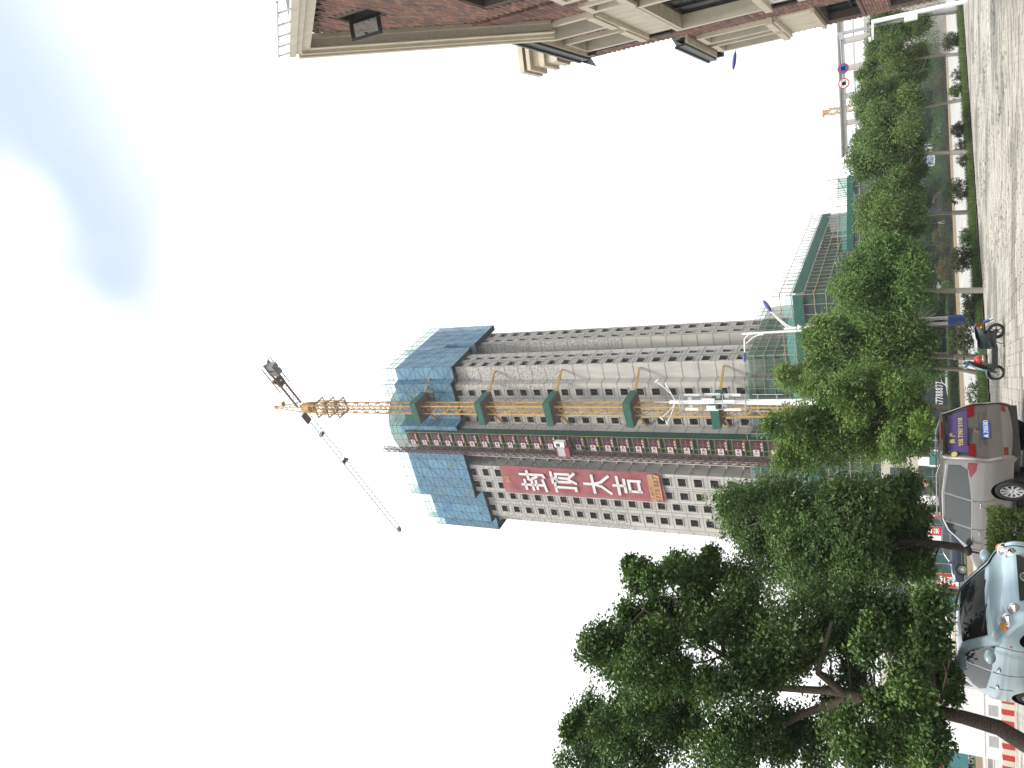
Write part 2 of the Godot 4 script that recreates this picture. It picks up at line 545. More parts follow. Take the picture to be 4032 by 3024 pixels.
func build_ground() -> void:
	var g := MB.new()
	g.quad(Vector3(-900, -0.12, 300), Vector3(900, -0.12, 300), Vector3(900, -0.12, -1400), Vector3(-900, -0.12, -1400))
	struct("ground", g, "earth")
	# the road runs off to the far right; its near edge is z = -41.5 - x, its far kerb z = -75 - 1.35 x
	var r := MB.new()
	var n := []
	var f := []
	for x in [-70.0, -40.0, -20.0, -9.0, 0.0, 20.0, 45.0, 80.0, 140.0]:
		n.append(Vector3(x, -0.06, (-41.0 if x > -8.0 else -35.3) - x))
		f.append(Vector3(x, -0.06, -75.0 - 1.35 * x))
	for i in n.size() - 1:
		if n[i].z > f[i].z:
			r.quad(n[i], n[i + 1], f[i + 1], f[i])
	struct("road", r, "road")
	# far verge: soil behind the kerb
	var s := MB.new()
	s.quad(Vector3(-60, 0.02, 6 - 0.4), Vector3(90, 0.02, -196.5 - 0.4), Vector3(90, 0.02, -230), Vector3(-60, 0.02, -30))
	struct("planting_bed", s, "soil")
	var kb := Node3D.new()
	kb.name = "far_kerb"
	add_child(kb)
	kb.set_meta("kind", "structure")
	var d := Vector3(1, 0, -1.35).normalized()
	var km := MB.new()
	km.box(Vector3.ZERO, Vector3(0.3, 0.42, 1.9))
	km.box(Vector3(0, 0.225, 0), Vector3(0.24, 0.03, 1.86))
	var mesh := km.mesh()
	var bs := Basis(Vector3(-d.z, 0, d.x), Vector3.UP, d)
	for i in 90:
		var q := Vector3(-34, 0, -75 + 1.35 * 34) + d * (1.94 * i)
		part_mesh("kerbstone", mesh, "kerb", kb, Transform3D(bs, q + Vector3(0, 0.0, 0)))
	# near strip between paving and road
	var v := MB.new()
	v.quad(Vector3(-9, 0.03, -26.5), Vector3(60, 0.03, -95.5), Vector3(60, 0.03, -101.5), Vector3(-9, 0.03, -32.5))
	struct("grass_strip", v, "soil")
	var blade := MB.new()
	for i in 6:
		var a := TAU * i / 6.0 + 0.3
		var o := Vector3(cos(a), 0, sin(a)) * 0.05
		blade.tri(o + Vector3(-0.012, 0, 0.004), o + Vector3(0.012, 0, -0.004), o * 2.4 + Vector3(0, 0.16 + 0.03 * (i % 3), 0))
	var xs := []
	var cs := []
	R.seed = 5
	for i in 11000:
		var x := R.randf_range(-8, 42)
		var z := -36.0 - x - pow(R.randf(), 1.5) * 4.9
		xs.append(Transform3D(Basis(Vector3.UP, R.randf() * TAU).scaled(Vector3.ONE * R.randf_range(0.7, 1.6)), Vector3(x, 0.03, z)))
		cs.append(Color(0.07, 0.115, 0.028) * R.randf_range(0.7, 1.5))
	for i in 5000:
		var t := R.randf_range(-24, 16)
		xs.append(Transform3D(Basis(Vector3.UP, R.randf() * TAU).scaled(Vector3.ONE * R.randf_range(0.9, 1.8)), Vector3(t, 0.03, -75.6 - 1.35 * t - R.randf() * 4.5)))
		cs.append(Color(0.085, 0.13, 0.03) * R.randf_range(0.7, 1.5))
	for i in 3200:  # weeds between the paving stones
		var x := R.randf_range(-3, 16)
		var z := -24.0 - R.randf() * 20.0
		if z > -35.5 - x and z < -20:
			var k := sin(x * 1.7) + sin(z * 2.3 + x)
			if k > 0.5:
				xs.append(Transform3D(Basis(Vector3.UP, R.randf() * TAU).scaled(Vector3(0.5, 0.35, 0.5)), Vector3(x, 0.0, z)))
				cs.append(Color(0.09, 0.12, 0.04) * R.randf_range(0.8, 1.3))
	var gs := swarm("grass", blade.mesh(), xs, cs, "grass", self)
	tag(gs, "short green grass along the verges and between the paving stones", "grass")
	# paving: stones laid in rows over a dark joint bed
	var pv := MB.new()
	pv.quad(Vector3(-60, -0.02, 20), Vector3(60, -0.02, 20), Vector3(60, -0.02, -95), Vector3(-60, -0.02, 25))
	var bed := struct("paving", pv, "joint")
	var stones := []
	var st := MB.new()
	var sl := 0.60
	var sw := 0.30
	st.box(Vector3.ZERO, Vector3(sl - 0.025, 0.05, sw - 0.02))
	var sm := st.mesh()
	var stain := FastNoiseLite.new()
	stain.seed = 4
	stain.frequency = 0.16
	stain.fractal_octaves = 4
	R.seed = 8
	for row in 190:
		var z := -17.0 - row * sw
		for k in 90:
			var x := -15.0 + (k + (0.5 if row % 2 else 0.0)) * sl
			if z < -34.6 - x or x > 30.0 or x < -14.0 or x > -z * 0.75:
				continue
			var t := Transform3D(Basis(Vector3.UP, R.randf_range(-0.012, 0.012)) * Basis(Vector3.RIGHT, R.randf_range(-0.012, 0.012)), Vector3(x, -0.008 + R.randf_range(-0.006, 0.006), z))
			# old stains and damp moss lie in irregular patches
			var wet := smoothstep(0.0, 0.4, stain.get_noise_2d(x, z * 1.6)) * 0.42
			var b := R.randf_range(0.78, 1.05) * (0.7 if R.randf() < 0.12 else 1.0) * (1.0 - wet)
			stones.append([t, Color(0.62 * b, 0.59 * b, 0.53 * b)])
	stones.sort_custom(func(a, b): return absf(a[0].origin.x - 3.0) * 0.6 - a[0].origin.z < absf(b[0].origin.x - 3.0) * 0.6 - b[0].origin.z)
	var tones := []
	for i in 4:
		var k := 0.76 + 0.09 * i
		var key := "stone_%d" % i
		mat(key, 0.62 * k, 0.59 * k, 0.53 * k, 0.85, 0.0, M["stone"].albedo_texture, 0.9)
		tones.append(key)
	var xs2 := []
	var cs2 := []
	for i in stones.size():
		if i < 300:
			part_mesh("paving_stone", sm, tones[i * 7 % 4], bed, stones[i][0])
		else:
			xs2.append(stones[i][0])
			cs2.append(stones[i][1])
	swarm("paving_stones", sm, xs2, cs2, "stone", bed)


const TOWER := Vector3(3.44, 0, -122.97)
const TURN := -27.5


func ab(a: float, h: float, b: float) -> Vector3:  # the tower's own axes: a runs left along its front, b comes out of it
	return Vector3(-a, h, b)


func facade(w: MB, p: Vector2, q: Vector2, y0: float, y1: float, holes: Array, sills: Array, hh: float) -> void:
	# p to q runs left seen from outside; holes: [from, to] along it, one row per sill height
	var d := (q - p).normalized()
	var out := Vector3(d.y, 0, d.x)  # in (x = -a, y, z = b)
	var at := func(u: float, y: float, deep := 0.0) -> Vector3:
		var r := p + d * u
		return Vector3(-r.x, y, r.y) - out * deep
	var u := 0.0
	var all := holes.duplicate()
	all.append([p.distance_to(q), -1.0])
	for g in all:
		if g[0] > u:
			w.quad(at.call(g[0], y0), at.call(u, y0), at.call(u, y1), at.call(g[0], y1))
		if g[1] < 0.0:
			break
		var y := y0
		for s in sills:
			w.quad(at.call(g[1], y), at.call(g[0], y), at.call(g[0], s), at.call(g[1], s))
			var a0: Vector3 = at.call(g[0], s)
			var b0: Vector3 = at.call(g[1], s)
			var a1: Vector3 = at.call(g[0], s + hh)
			var b1: Vector3 = at.call(g[1], s + hh)
			var o := -out * 0.28
			w.quad(b0 + o, b0, b1, b1 + o)
			w.quad(a0, a0 + o, a1 + o, a1)
			w.quad(b0, b0 + o, a0 + o, a0)
			w.quad(b1 + o, b1, a1, a1 + o)
			y = s + hh
		w.quad(at.call(g[1], y), at.call(g[0], y), at.call(g[0], y1), at.call(g[1], y1))
		u = g[1]


func build_tower() -> void:
	var t := thing("high_rise_tower", "tall bare concrete tower with blue screens round its top and a red banner", "building", TOWER, TURN)
	var sills := []
	for k in 25:
		sills.append(31.64 + 2.835 * (k - 4))
	var top := 96.5
	# [a, b, a, b, holes]
	var segs := [
		[0.75, -17.3, 0.75, -12.0, [[0.6, 2.3], [3.65, 4.65]]],
		[0.75, -12.0, 3.0, -12.0, []],
		[3.0, -12.0, 3.0, -7.0, []],
		[3.0, -7.0, 0.75, -7.0, []],
		[0.75, -7.0, 0.75, -1.1, [[1.6, 2.65], [3.75, 5.65]]],
		[0.75, -1.1, 3.6, -1.1, []],
		[3.6, -1.1, 3.6, 0.7, []],
		[3.6, 0.7, 12.0, 0.7, [[1.08, 2.4], [6.9, 8.2]]],
		[12.0, 0.7, 12.0, 3.1, []],
		[12.0, 3.1, 13.0, 3.1, []],
		[13.0, 3.1, 13.0, -0.6, [[0.6, 2.4]]],
		[13.0, -0.6, 17.0, -0.6, [[0.8, 3.2]]],
		[17.0, -0.6, 17.0, 3.5, []],
		[17.0, 3.5, 18.0, 3.5, []],
		[18.0, 3.5, 18.0, 0.3, [[0.7, 2.3]]],
		[18.0, 0.3, 20.0, 0.3, []],
		[20.0, 0.3, 20.0, 3.8, []],
		[20.0, 3.8, 26.3, 3.8, [[0.74, 2.4], [3.75, 5.24]]],
		[26.3, 3.8, 26.3, 1.0, []],
		[26.3, 1.0, 34.4, 1.0, [[1.83, 3.5], [5.3, 6.8]]],
		[34.4, 1.0, 34.4, -0.8, []],
		[34.4, -0.8, 36.6, -0.8, []],
		[36.6, -0.8, 36.6, -17.3, []],
		[36.6, -17.3, 0.75, -17.3, []],
	]
	var trims := {}
	var trim_of := func(wide: float, slim: bool) -> Mesh:
		var key := "%.2f" % wide
		if not trims.has(key):
			var f := MB.new()
			f.col = Color(0.92, 0.9, 0.88)
			var hw := wide / 2.0
			for s in [-1, 1]:
				f.box(Vector3(s * (hw + 0.09), 0.71, 0.03), Vector3(0.18, 1.78, 0.12))
			f.box(Vector3(0, 1.51, 0.032), Vector3(wide + 0.36, 0.18, 0.124))
			f.box(Vector3(0, -0.07, 0.06), Vector3(wide + 0.42, 0.14, 0.2))
			f.col = Color(0.12, 0.12, 0.12)
			for s in [-1, 1]:
				f.box(Vector3(s * (hw - 0.03), 0.71, -0.12), Vector3(0.06, 1.42, 0.08))
			f.box(Vector3(0, 0.06, -0.12), Vector3(wide - 0.12, 0.06, 0.081))
			f.box(Vector3(0, 0.30, -0.12), Vector3(wide - 0.12, 0.05, 0.081))
			if not slim:
				f.box(Vector3(0, 0.86, -0.12), Vector3(0.05, 1.06, 0.079))
			trims[key] = f.mesh()
		return trims[key]
	var bands := MB.new()
	var infill := MB.new()
	R.seed = 17
	for s in segs:
		var p := Vector2(s[0], s[1])
		var q := Vector2(s[2], s[3])
		var d := (q - p).normalized()
		var out := Vector3(d.y, 0, d.x)
		var cut := 12 + R.randi() % 5  # above this floor the concrete is still raw and blotchy
		var w := MB.new()
		facade(w, p, q, 0.0, sills[cut] - 0.95, s[4], sills.slice(0, cut), 1.48)
		part("wall", w, "concrete", t)
		var w2 := MB.new()
		facade(w2, p, q, sills[cut] - 0.95, top, s[4], sills.slice(cut), 1.48)
		part("wall", w2, "concrete_rough", t)
		var face := Basis(Vector3(d.x, 0, -d.y), Vector3.UP, out)  # x along the wall to the right, z out of it
		var long := p.distance_to(q)
		for y in sills:
			# a shallow pour joint at every floor and plain infill panels below the windows
			var m := (p + q) / 2.0
			bands.col = Color.WHITE * R.randf_range(0.78, 1.0)
			bands.box(Vector3(-m.x, y - 0.86, m.y) + out * 0.02, Vector3(long, 0.16, 0.05), face)
			bands.col = Color.WHITE * 0.42
			bands.box(Vector3(-m.x, y - 0.97, m.y) + out * 0.006, Vector3(long - 0.02, 0.05, 0.03), face)
			for g in s[4]:
				var c: Vector2 = p + d * (g[0] + g[1]) / 2.0
				infill.col = Color(0.98, 0.96, 0.97) * R.randf_range(0.86, 1.06)
				infill.box(Vector3(-c.x, y - 0.46, c.y) + out * 0.01, Vector3(g[1] - g[0] + 0.3, 0.56, 0.05), face)
				infill.col = Color.WHITE * 0.55
				infill.box(Vector3(-c.x, y - 0.33, c.y) + out * 0.036, Vector3(g[1] - g[0] + 0.3, 0.02, 0.006), face)
				infill.box(Vector3(-c.x, y - 0.52, c.y) + out * 0.036, Vector3(g[1] - g[0] + 0.3, 0.02, 0.006), face)
				var mesh: Mesh = trim_of.call(g[1] - g[0], g[1] - g[0] < 1.1)
				part_mesh("window", mesh, "concrete", t, Transform3D(face, Vector3(-c.x, y, c.y)))
		# vertical joints dividing the long window walls
		if s[4].size() == 2 and long > 5.0:
			for u in [s[4][0][1] + 0.55, s[4][1][0] - 0.4, long - 0.25]:
				var c2: Vector2 = p + d * u
				bands.col = Color.WHITE * 0.5
				bands.box(Vector3(-c2.x, top / 2.0, c2.y) + out * 0.01, Vector3(0.1, top, 0.05), face)
	# slab edges that cross the two recesses
	for y in sills:
		bands.col = Color.WHITE * R.randf_range(0.75, 0.95)
		bands.span(ab(13.02, y - 1.0, -0.5), ab(16.98, y - 0.86, 2.4))
		bands.span(ab(18.02, y - 1.1, 0.4), ab(19.98, y - 0.86, 1.4))
	part("floor_band", bands, "concrete", t)
	part("infill_panel", infill, "concrete", t)
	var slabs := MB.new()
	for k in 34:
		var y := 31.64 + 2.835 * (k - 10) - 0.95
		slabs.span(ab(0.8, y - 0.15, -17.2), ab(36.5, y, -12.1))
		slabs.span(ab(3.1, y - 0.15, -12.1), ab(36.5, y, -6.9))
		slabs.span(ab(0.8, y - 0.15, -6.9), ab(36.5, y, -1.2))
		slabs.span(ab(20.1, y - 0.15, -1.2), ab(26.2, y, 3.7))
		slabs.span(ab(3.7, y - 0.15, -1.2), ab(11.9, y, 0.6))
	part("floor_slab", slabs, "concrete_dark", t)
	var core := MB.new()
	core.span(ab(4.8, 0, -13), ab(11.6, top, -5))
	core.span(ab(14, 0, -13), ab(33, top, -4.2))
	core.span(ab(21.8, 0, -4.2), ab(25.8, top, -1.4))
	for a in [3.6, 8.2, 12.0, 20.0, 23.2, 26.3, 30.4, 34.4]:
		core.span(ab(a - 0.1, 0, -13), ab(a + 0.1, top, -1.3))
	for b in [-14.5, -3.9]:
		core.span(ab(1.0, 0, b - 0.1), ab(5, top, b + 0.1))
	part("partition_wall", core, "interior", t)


func build_screen() -> void:
	var t := thing("climbing_safety_screen", "bright blue perforated sheet screen wrapped round the top storeys of the concrete tower", "safety screen", TOWER, TURN)
	var blues := [Color(0.135, 0.27, 0.385), Color(0.155, 0.30, 0.42), Color(0.12, 0.235, 0.33), Color(0.17, 0.335, 0.46), Color(0.10, 0.235, 0.44), Color(0.15, 0.25, 0.31)]
	var lo := 84.0
	var rows := 6
	var hh := 13.7 / rows
	var path := [Vector2(-0.6, -18.5), Vector2(-0.35, -9.9), Vector2(1.7, -9.7), Vector2(1.7, -8.3), Vector2(-0.3, -8.2), Vector2(0, 0), Vector2(2.5, 0.25), Vector2(2.7, 1.8), Vector2(10.6, 1.9), Vector2(11, 4.1), Vector2(12.7, 4.2), Vector2(16.3, 4.6), Vector2(27.2, 4.9), Vector2(27.3, 2.1), Vector2(35.4, 2.0), Vector2(35.5, 0.3), Vector2(38.6, 0.3), Vector2(38.6, -17.0)]
	R.seed = 23
	var shelf := MB.new()
	var rail := MB.new()
	var net := MB.new()
	for i in path.size() - 1:
		var p: Vector2 = path[i]
		var q: Vector2 = path[i + 1]
		if i == 10:
			continue
		var long := p.distance_to(q)
		var cols := maxi(1, roundi(long / 2.0))
		var w := long / cols
		var d := (q - p).normalized()
		var out := Vector3(d.y, 0, d.x)
		var face := Basis(Vector3(d.x, 0, -d.y), Vector3.UP, out)
		var sorts := []
		for b in blues:
			for lean in 2:
				var f := MB.new()
				f.col = b
				f.box(Vector3.ZERO, Vector3(w - 0.012, hh - 0.012, 0.03))
				f.col = Color(0.025, 0.055, 0.085)
				f.box(Vector3(-w / 2 + 0.035, 0, 0.026), Vector3(0.06, hh - 0.02, 0.035))
				f.box(Vector3(0, -hh / 2 + 0.035, 0.026), Vector3(w - 0.02, 0.05, 0.033))
				f.box(Vector3(0, 0.05, 0.022), Vector3(w - 0.02, 0.022, 0.02))
				var s := 1.0 if lean else -1.0
				f.bar(Vector3(-s * (w / 2 - 0.03), -hh / 2 + 0.03, 0.03), Vector3(s * (w / 2 - 0.03), hh / 2 - 0.03, 0.03), 0.075, 0.03, Vector3.BACK)
				sorts.append(f.mesh())
		for c in cols:
			var m := p + d * w * (c + 0.5)
			var base := R.randi() % 4
			for r in rows:
				if (i == 1 or i == 2 or i == 3) and r > 2:
					continue
				if i == 7 and c == 1 and r == 2:
					continue  # the gap where a crane tie goes through
				var k := (R.randi() % blues.size()) if R.randf() < 0.22 else base
				if i == 12 and c == 3 and R.randf() < 0.5:
					k = 4
				part_mesh("screen_panel", sorts[k * 2 + (c + r) % 2], "sheet_thin" if i == 16 or (i == 0 and c == 0) else "sheet", t, Transform3D(face, Vector3(-m.x, lo + hh * (r + 0.5), m.y)))
		if i == 0:  # the part of the screen that closes the notch above
			pass
		# the boarded walkway under the screens, back to the wall
		var mm := (p + q) / 2.0
		shelf.box(Vector3(-mm.x, lo + 0.1, mm.y) - out * 0.6, Vector3(long + 0.2, 0.12, 1.15), face)
		# the pole cage above
		var step := long / maxi(1, roundi(long / 2.2))
		var u := 0.0
		while u < long + 0.01:
			var g := p + d * u
			rail.tube(Vector3(-g.x, 97.7, g.y), Vector3(-g.x, 101.0 + R.randf() * 0.6, g.y), 0.05, -1, 4)
			u += step
		for y in [98.8, 99.8, 100.8]:
			rail.tube(Vector3(-p.x, y, p.y), Vector3(-q.x, y, q.y), 0.045, -1, 4)
		net.quad(Vector3(-q.x, 97.7, q.y), Vector3(-p.x, 97.7, p.y), Vector3(-p.x, 100.5, p.y), Vector3(-q.x, 100.5, q.y))
	# closing panels above the notch on the right-hand side
	for r in 3:
		var f2 := MB.new()
		f2.col = blues[r]
		f2.span(Vector3(0.32, lo + hh * (3 + r) + 0.01, -9.85), Vector3(0.36, lo + hh * (4 + r) - 0.01, -8.25))
		part("screen_panel", f2, "sheet", t)
	part("walkway", shelf, "soot", t)
	part("guard_rail", rail, "pole_dark", t)
	part("edge_net", net, "net_cyan", t)
	# inner netting and the netted drum behind the hoist
	var drum := MB.new()
	var ribs := MB.new()
	var c0 := Vector3(-13.6, 0, -3.5)
	var last := Vector3.ZERO
	for k in 17:
		var a := PI * (k / 16.0)
		var q := c0 + Vector3(cos(a) * 7.4, 0, sin(a) * 6.6)
		if k:
			drum.quad(last + Vector3.UP * 94, last + Vector3.UP * 101.6, q + Vector3.UP * 101.6, q + Vector3.UP * 94)
			for y in [97.0, 99.2, 101.4, 103.6]:
				ribs.tube(last + Vector3.UP * y, q + Vector3.UP * y, 0.04, -1, 4)
		ribs.tube(q + Vector3.UP * 94, q + Vector3.UP * 104.2, 0.04, -1, 4)
		last = q
	part("drum_net", drum, "net_green", t)
	part("drum_frame", ribs, "pole_dark", t)
	var deck := MB.new()
	deck.span(ab(1.5, 96.6, -16.8), ab(36, 96.9, -0.4))
	deck.col = Color(0.5, 0.5, 0.5)
	deck.span(ab(8, 96.9, -10), ab(19, 100.0, -4))
	part("roof_deck", deck, "concrete_dark", t)


func lattice(m: MB, at: Vector3, w: float, h: float, leg: float, brace: float, skip := -1) -> void:  # one square mast section
	var k := []
	for s in [[-1, -1], [1, -1], [1, 1], [-1, 1]]:
		k.append(Vector3(s[0] * w / 2, 0, s[1] * w / 2))
	for i in 4:
		var a: Vector3 = at + k[i]
		var b: Vector3 = at + k[(i + 1) % 4]
		m.box(a + Vector3.UP * h / 2, Vector3(leg, h, leg))
		m.bar(a, b, brace)
		if i % 2:
			m.bar(a + Vector3.UP * 0.02, b + Vector3.UP * (h * 0.5), brace)
			m.bar(b + Vector3.UP * (h * 0.5), a + Vector3.UP * h, brace)
		else:
			m.bar(b + Vector3.UP * 0.02, a + Vector3.UP * (h * 0.5), brace)
			m.bar(a + Vector3.UP * (h * 0.5), b + Vector3.UP * h, brace)


func build_crane() -> void:
	var t := thing("tower_crane", "tall yellow tower crane standing before the concrete tower with its jib over the left", "tower crane", Vector3(-4.43, 0, -121.0), TURN)
	var s := MB.new()
	lattice(s, Vector3.ZERO, 1.6, 2.8, 0.2, 0.1)
	var sm := s.mesh()
	for i in 43:
		part_mesh("mast_section", sm, "crane_yellow" if i < 31 or i > 40 else "crane_rust", t, Transform3D(Basis.IDENTITY, Vector3(0, 2.8 * i, 0)))
	# collars with green cloth sides, tied back to the wall
	for y in [32.2, 46.5, 61.2, 75.2, 89.8]:
		var c := MB.new()
		for a in [[-2.3, -2.3, 2.3, -2.25], [-2.3, 2.25, 2.3, 2.3], [-2.3, -2.25, -2.25, 2.25], [2.25, -2.25, 2.3, 2.25]]:
			c.span(Vector3(a[0], y - 0.55, a[1]), Vector3(a[2], y + 0.75, a[3]))
		var cl := part("mast_collar", c, "net_band", t)
		var b := MB.new()
		for k in 12:
			b.span(Vector3(-2.2 + 0.37 * k, y - 0.6, -2.24), Vector3(-1.86 + 0.37 * k, y - 0.5, 2.24))
		part("deck_board", b, "crane_brown", cl)
		var ties := MB.new()
		# wall points in the crane's own axes (the tower front is about 5 m behind the mast)
		for q in [[Vector3(0.9, y, -1), Vector3(4.5, y, -6.35)], [Vector3(1.5, y, -1), Vector3(4.6, y, -6.35)], [Vector3(-0.9, y, -1), Vector3(-5.8, y, -4.5)], [Vector3(-1.5, y, -1), Vector3(-5.9, y, -4.45)]]:
			for o in [-0.12, 0.12]:
				ties.bar(q[0] + Vector3.UP * o, q[1] + Vector3.UP * o, 0.1)
			var dd: Vector3 = q[1] - q[0]
			for k in 12:
				ties.bar(q[0] + dd * (k / 12.0) + Vector3.UP * (0.12 if k % 2 else -0.12), q[0] + dd * ((k + 1) / 12.0) + Vector3.UP * (-0.12 if k % 2 else 0.12), 0.05)
		part("wall_tie", ties, "crane_yellow", t)
	# climbing sleeve with platforms
	var sl := MB.new()
	for y in [109.5, 112.0, 114.5]:
		lattice(sl, Vector3(0, y, 0), 2.1, 2.5, 0.17, 0.08)
	for y in [110.2, 113.0, 116.0]:
		for a in [[-1.7, -1.7, 1.7, -1.45], [-1.7, 1.45, 1.7, 1.7], [-1.7, -1.45, -1.45, 1.45], [1.45, -1.45, 1.7, 1.45]]:
			sl.span(Vector3(a[0], y, a[1]), Vector3(a[2], y + 0.06, a[3]))
		for a in [[-1.65, -1.65, 1.65, -1.65], [1.65, -1.65, 1.65, 1.65], [1.65, 1.65, -1.65, 1.65], [-1.65, 1.65, -1.65, -1.65]]:
			for o in [0.5, 1.0]:
				sl.bar(Vector3(a[0], y + o, a[1]), Vector3(a[2], y + o, a[3]), 0.05)
			sl.bar(Vector3(a[0], y, a[1]), Vector3(a[0], y + 1.0, a[1]), 0.07)
	part("climbing_sleeve", sl, "crane_rust", t)
	var slew := MB.new()
	slew.lathe(Vector3(0, 118.2, 0), Vector3.UP, [Vector2(0.2, 0), Vector2(1.15, 0.1), Vector2(1.2, 0.6), Vector2(0.95, 1.0), Vector2(1.0, 1.8), Vector2(0.1, 1.9)], 14)
	slew.box(Vector3(0, 120.6, 0), Vector3(1.5, 1.2, 1.4))
	part("slewing_unit", slew, "crane_rust", t)
	# the upper works turn towards the jib: world direction (-0.69, 0, -0.72)
	var jd := Vector3(-0.69, 0, -0.72).rotated(Vector3.UP, deg_to_rad(-TURN)).normalized()
	var sd := jd.cross(Vector3.UP).normalized()
	var up := Vector3.UP
	var o := Vector3(0, 121.6, 0)
	var head := MB.new()
	for a in [-0.7, 0.7]:
		for b in [-0.8, 0.8]:
			head.bar(o + sd * a + jd * b, o + up * 7.6 + sd * a * 0.15 + jd * b * 0.15, 0.16)
	for k in 5:
		var f := 1.0 - 0.17 * k
		for a in [-1, 1]:
			head.bar(o + up * 1.5 * k + sd * 0.7 * f * a + jd * 0.8 * f, o + up * 1.5 * (k + 1) + sd * 0.7 * (f - 0.17) * a - jd * 0.8 * (f - 0.17), 0.08)
			head.bar(o + up * 1.5 * k + sd * 0.7 * f + jd * 0.8 * f * a, o + up * 1.5 * k - sd * 0.7 * f + jd * 0.8 * f * a, 0.08)
	head.box(o + up * 7.6, Vector3(0.6, 0.6, 0.6))
	head.box(o + up * 4.5 - jd * 1.1, Vector3(1.0, 0.1, 1.0))
	part("cathead", head, "crane_yellow", t)
	var jib := MB.new()
	var n := 34
	var len := 45.0
	for k in n:
		var x0 := 1.0 + len * k / n
		var x1 := 1.0 + len * (k + 1) / n
		var l0 := o + jd * x0
		var l1 := o + jd * x1
		var hgt := 1.15
		var wd := 0.62
		jib.col = Color(0.95, 1.0, 1.06) if k < 14 else Color(0.85, 0.95, 1.05)
		for a in [-1, 1]:
			jib.bar(l0 + sd * wd * a, l1 + sd * wd * a, 0.14)
			jib.bar(l0 + sd * wd * a, (l0 + l1) / 2 + up * hgt, 0.08)
			jib.bar((l0 + l1) / 2 + up * hgt, l1 + sd * wd * a, 0.08)
		jib.bar(l0 + sd * wd, l0 - sd * wd, 0.06)
		jib.bar(l0 + sd * wd, l1 - sd * wd, 0.05)
		jib.bar(l0 + up * hgt + jd * (len / n * (0.5 if k else 0.0)), l1 + up * hgt + jd * len / n * (0.5 if k < n - 1 else 0.0), 0.1)
	jib.col = Color(0.4, 0.4, 0.4)
	jib.box(o + jd * (len + 1.2), Vector3(1.2, 0.7, 0.8))
	part("jib", jib, "steel", t)
	var cj := MB.new()
	for a in [-1, 1]:
		cj.bar(o - jd * 0.8 + sd * 0.7 * a, o - jd * 13.5 + sd * 0.7 * a, 0.3, 0.35)
		for k in 9:
			cj.bar(o - jd * (1.0 + 1.4 * k) + sd * 0.7 * a, o - jd * (2.4 + 1.4 * k) - sd * 0.7 * a, 0.09)
		cj.bar(o - jd * 6.5 + sd * 1.7 * a + up * 1.0, o - jd * 13.5 + sd * 1.7 * a + up * 1.0, 0.08)
		cj.bar(o - jd * 6.5 + sd * 1.7 * a, o - jd * 13.5 + sd * 1.7 * a, 0.14)
		for k in 6:
			cj.bar(o - jd * (6.5 + 1.4 * k) + sd * 1.7 * a, o - jd * (6.5 + 1.4 * k) + sd * 1.7 * a + up * 1.0, 0.07)
			cj.bar(o - jd * (6.5 + 1.4 * k) + sd * 0.7 * a, o - jd * (6.5 + 1.4 * k) + sd * 1.7 * a, 0.07)
	part("counter_jib", cj, "crane_brown", t)
	var along := Basis(sd, up, -jd)
	for k in 2:
		var w := MB.new()
		w.box(o - jd * (11.0 + 1.5 * k) - up * 0.7, Vector3(1.5, 2.4, 1.1), along)
		part("counterweight", w, "concrete_dark", t)
	var win := MB.new()
	win.lathe(o - jd * 8.6 + up * 0.5 - sd * 0.8, sd, [Vector2(0, 0), Vector2(0.75, 0), Vector2(0.75, 0.1), Vector2(0.5, 0.1), Vector2(0.5, 1.5), Vector2(0.75, 1.5), Vector2(0.75, 1.6), Vector2(0, 1.6)], 12)
	win.box(o - jd * 7.4 + up * 0.4, Vector3(1.2, 0.9, 0.9), along)
	part("winch", win, "crane_brown", t)
	var sign_ := MB.new()
	sign_.box(o - jd * 10.0 - sd * 1.8 + up * 0.65, Vector3(0.06, 0.9, 5.4), along)
	part("banner_board", sign_, "white_paint", t)
	var cab := MB.new()
	cab.box(o + jd * 1.7 + sd * -1.5 - up * 0.2, Vector3(1.3, 2.0, 2.0), along)
	var cb := part("operator_cab", cab, "white_paint", t)
	var fl := MB.new()
	fl.box(o + jd * 1.7 + sd * -1.5 - up * 1.3, Vector3(1.5, 0.2, 2.6), along)
	part("cab_floor", fl, "crane_brown", cb)
	var tr := MB.new()
	tr.box(o + jd * 18.4 - up * 0.2, Vector3(1.3, 0.2, 1.0), along)
	tr.box(o + jd * 18.4 - up * 0.6 + sd * 0.5, Vector3(0.5, 0.6, 0.4), along)
	part("trolley", tr, "crane_brown", t)
	var dr := MB.new()
	dr.box(o + jd * 9.0 + up * 0.4, Vector3(1.2, 0.6, 0.7), along)
	part("hoist_drum", dr, "crane_brown", t)
	var ropes := MB.new()
	var hd := o + up * 7.6
	ropes.tube(hd, o + jd * 15.5 + up * 1.2, 0.035, -1, 4)
	ropes.tube(hd, o + jd * 34 + up * 1.2, 0.035, -1, 4)
	for a in [-1, 1]:
		ropes.tube(hd, o - jd * 12.5 + sd * 0.7 * a, 0.035, -1, 4)
	ropes.tube(o + jd * 18.4, o + jd * 18.4 - up * 4.0, 0.03, -1, 4)
	part("pendant_rope", ropes, "steel", t)


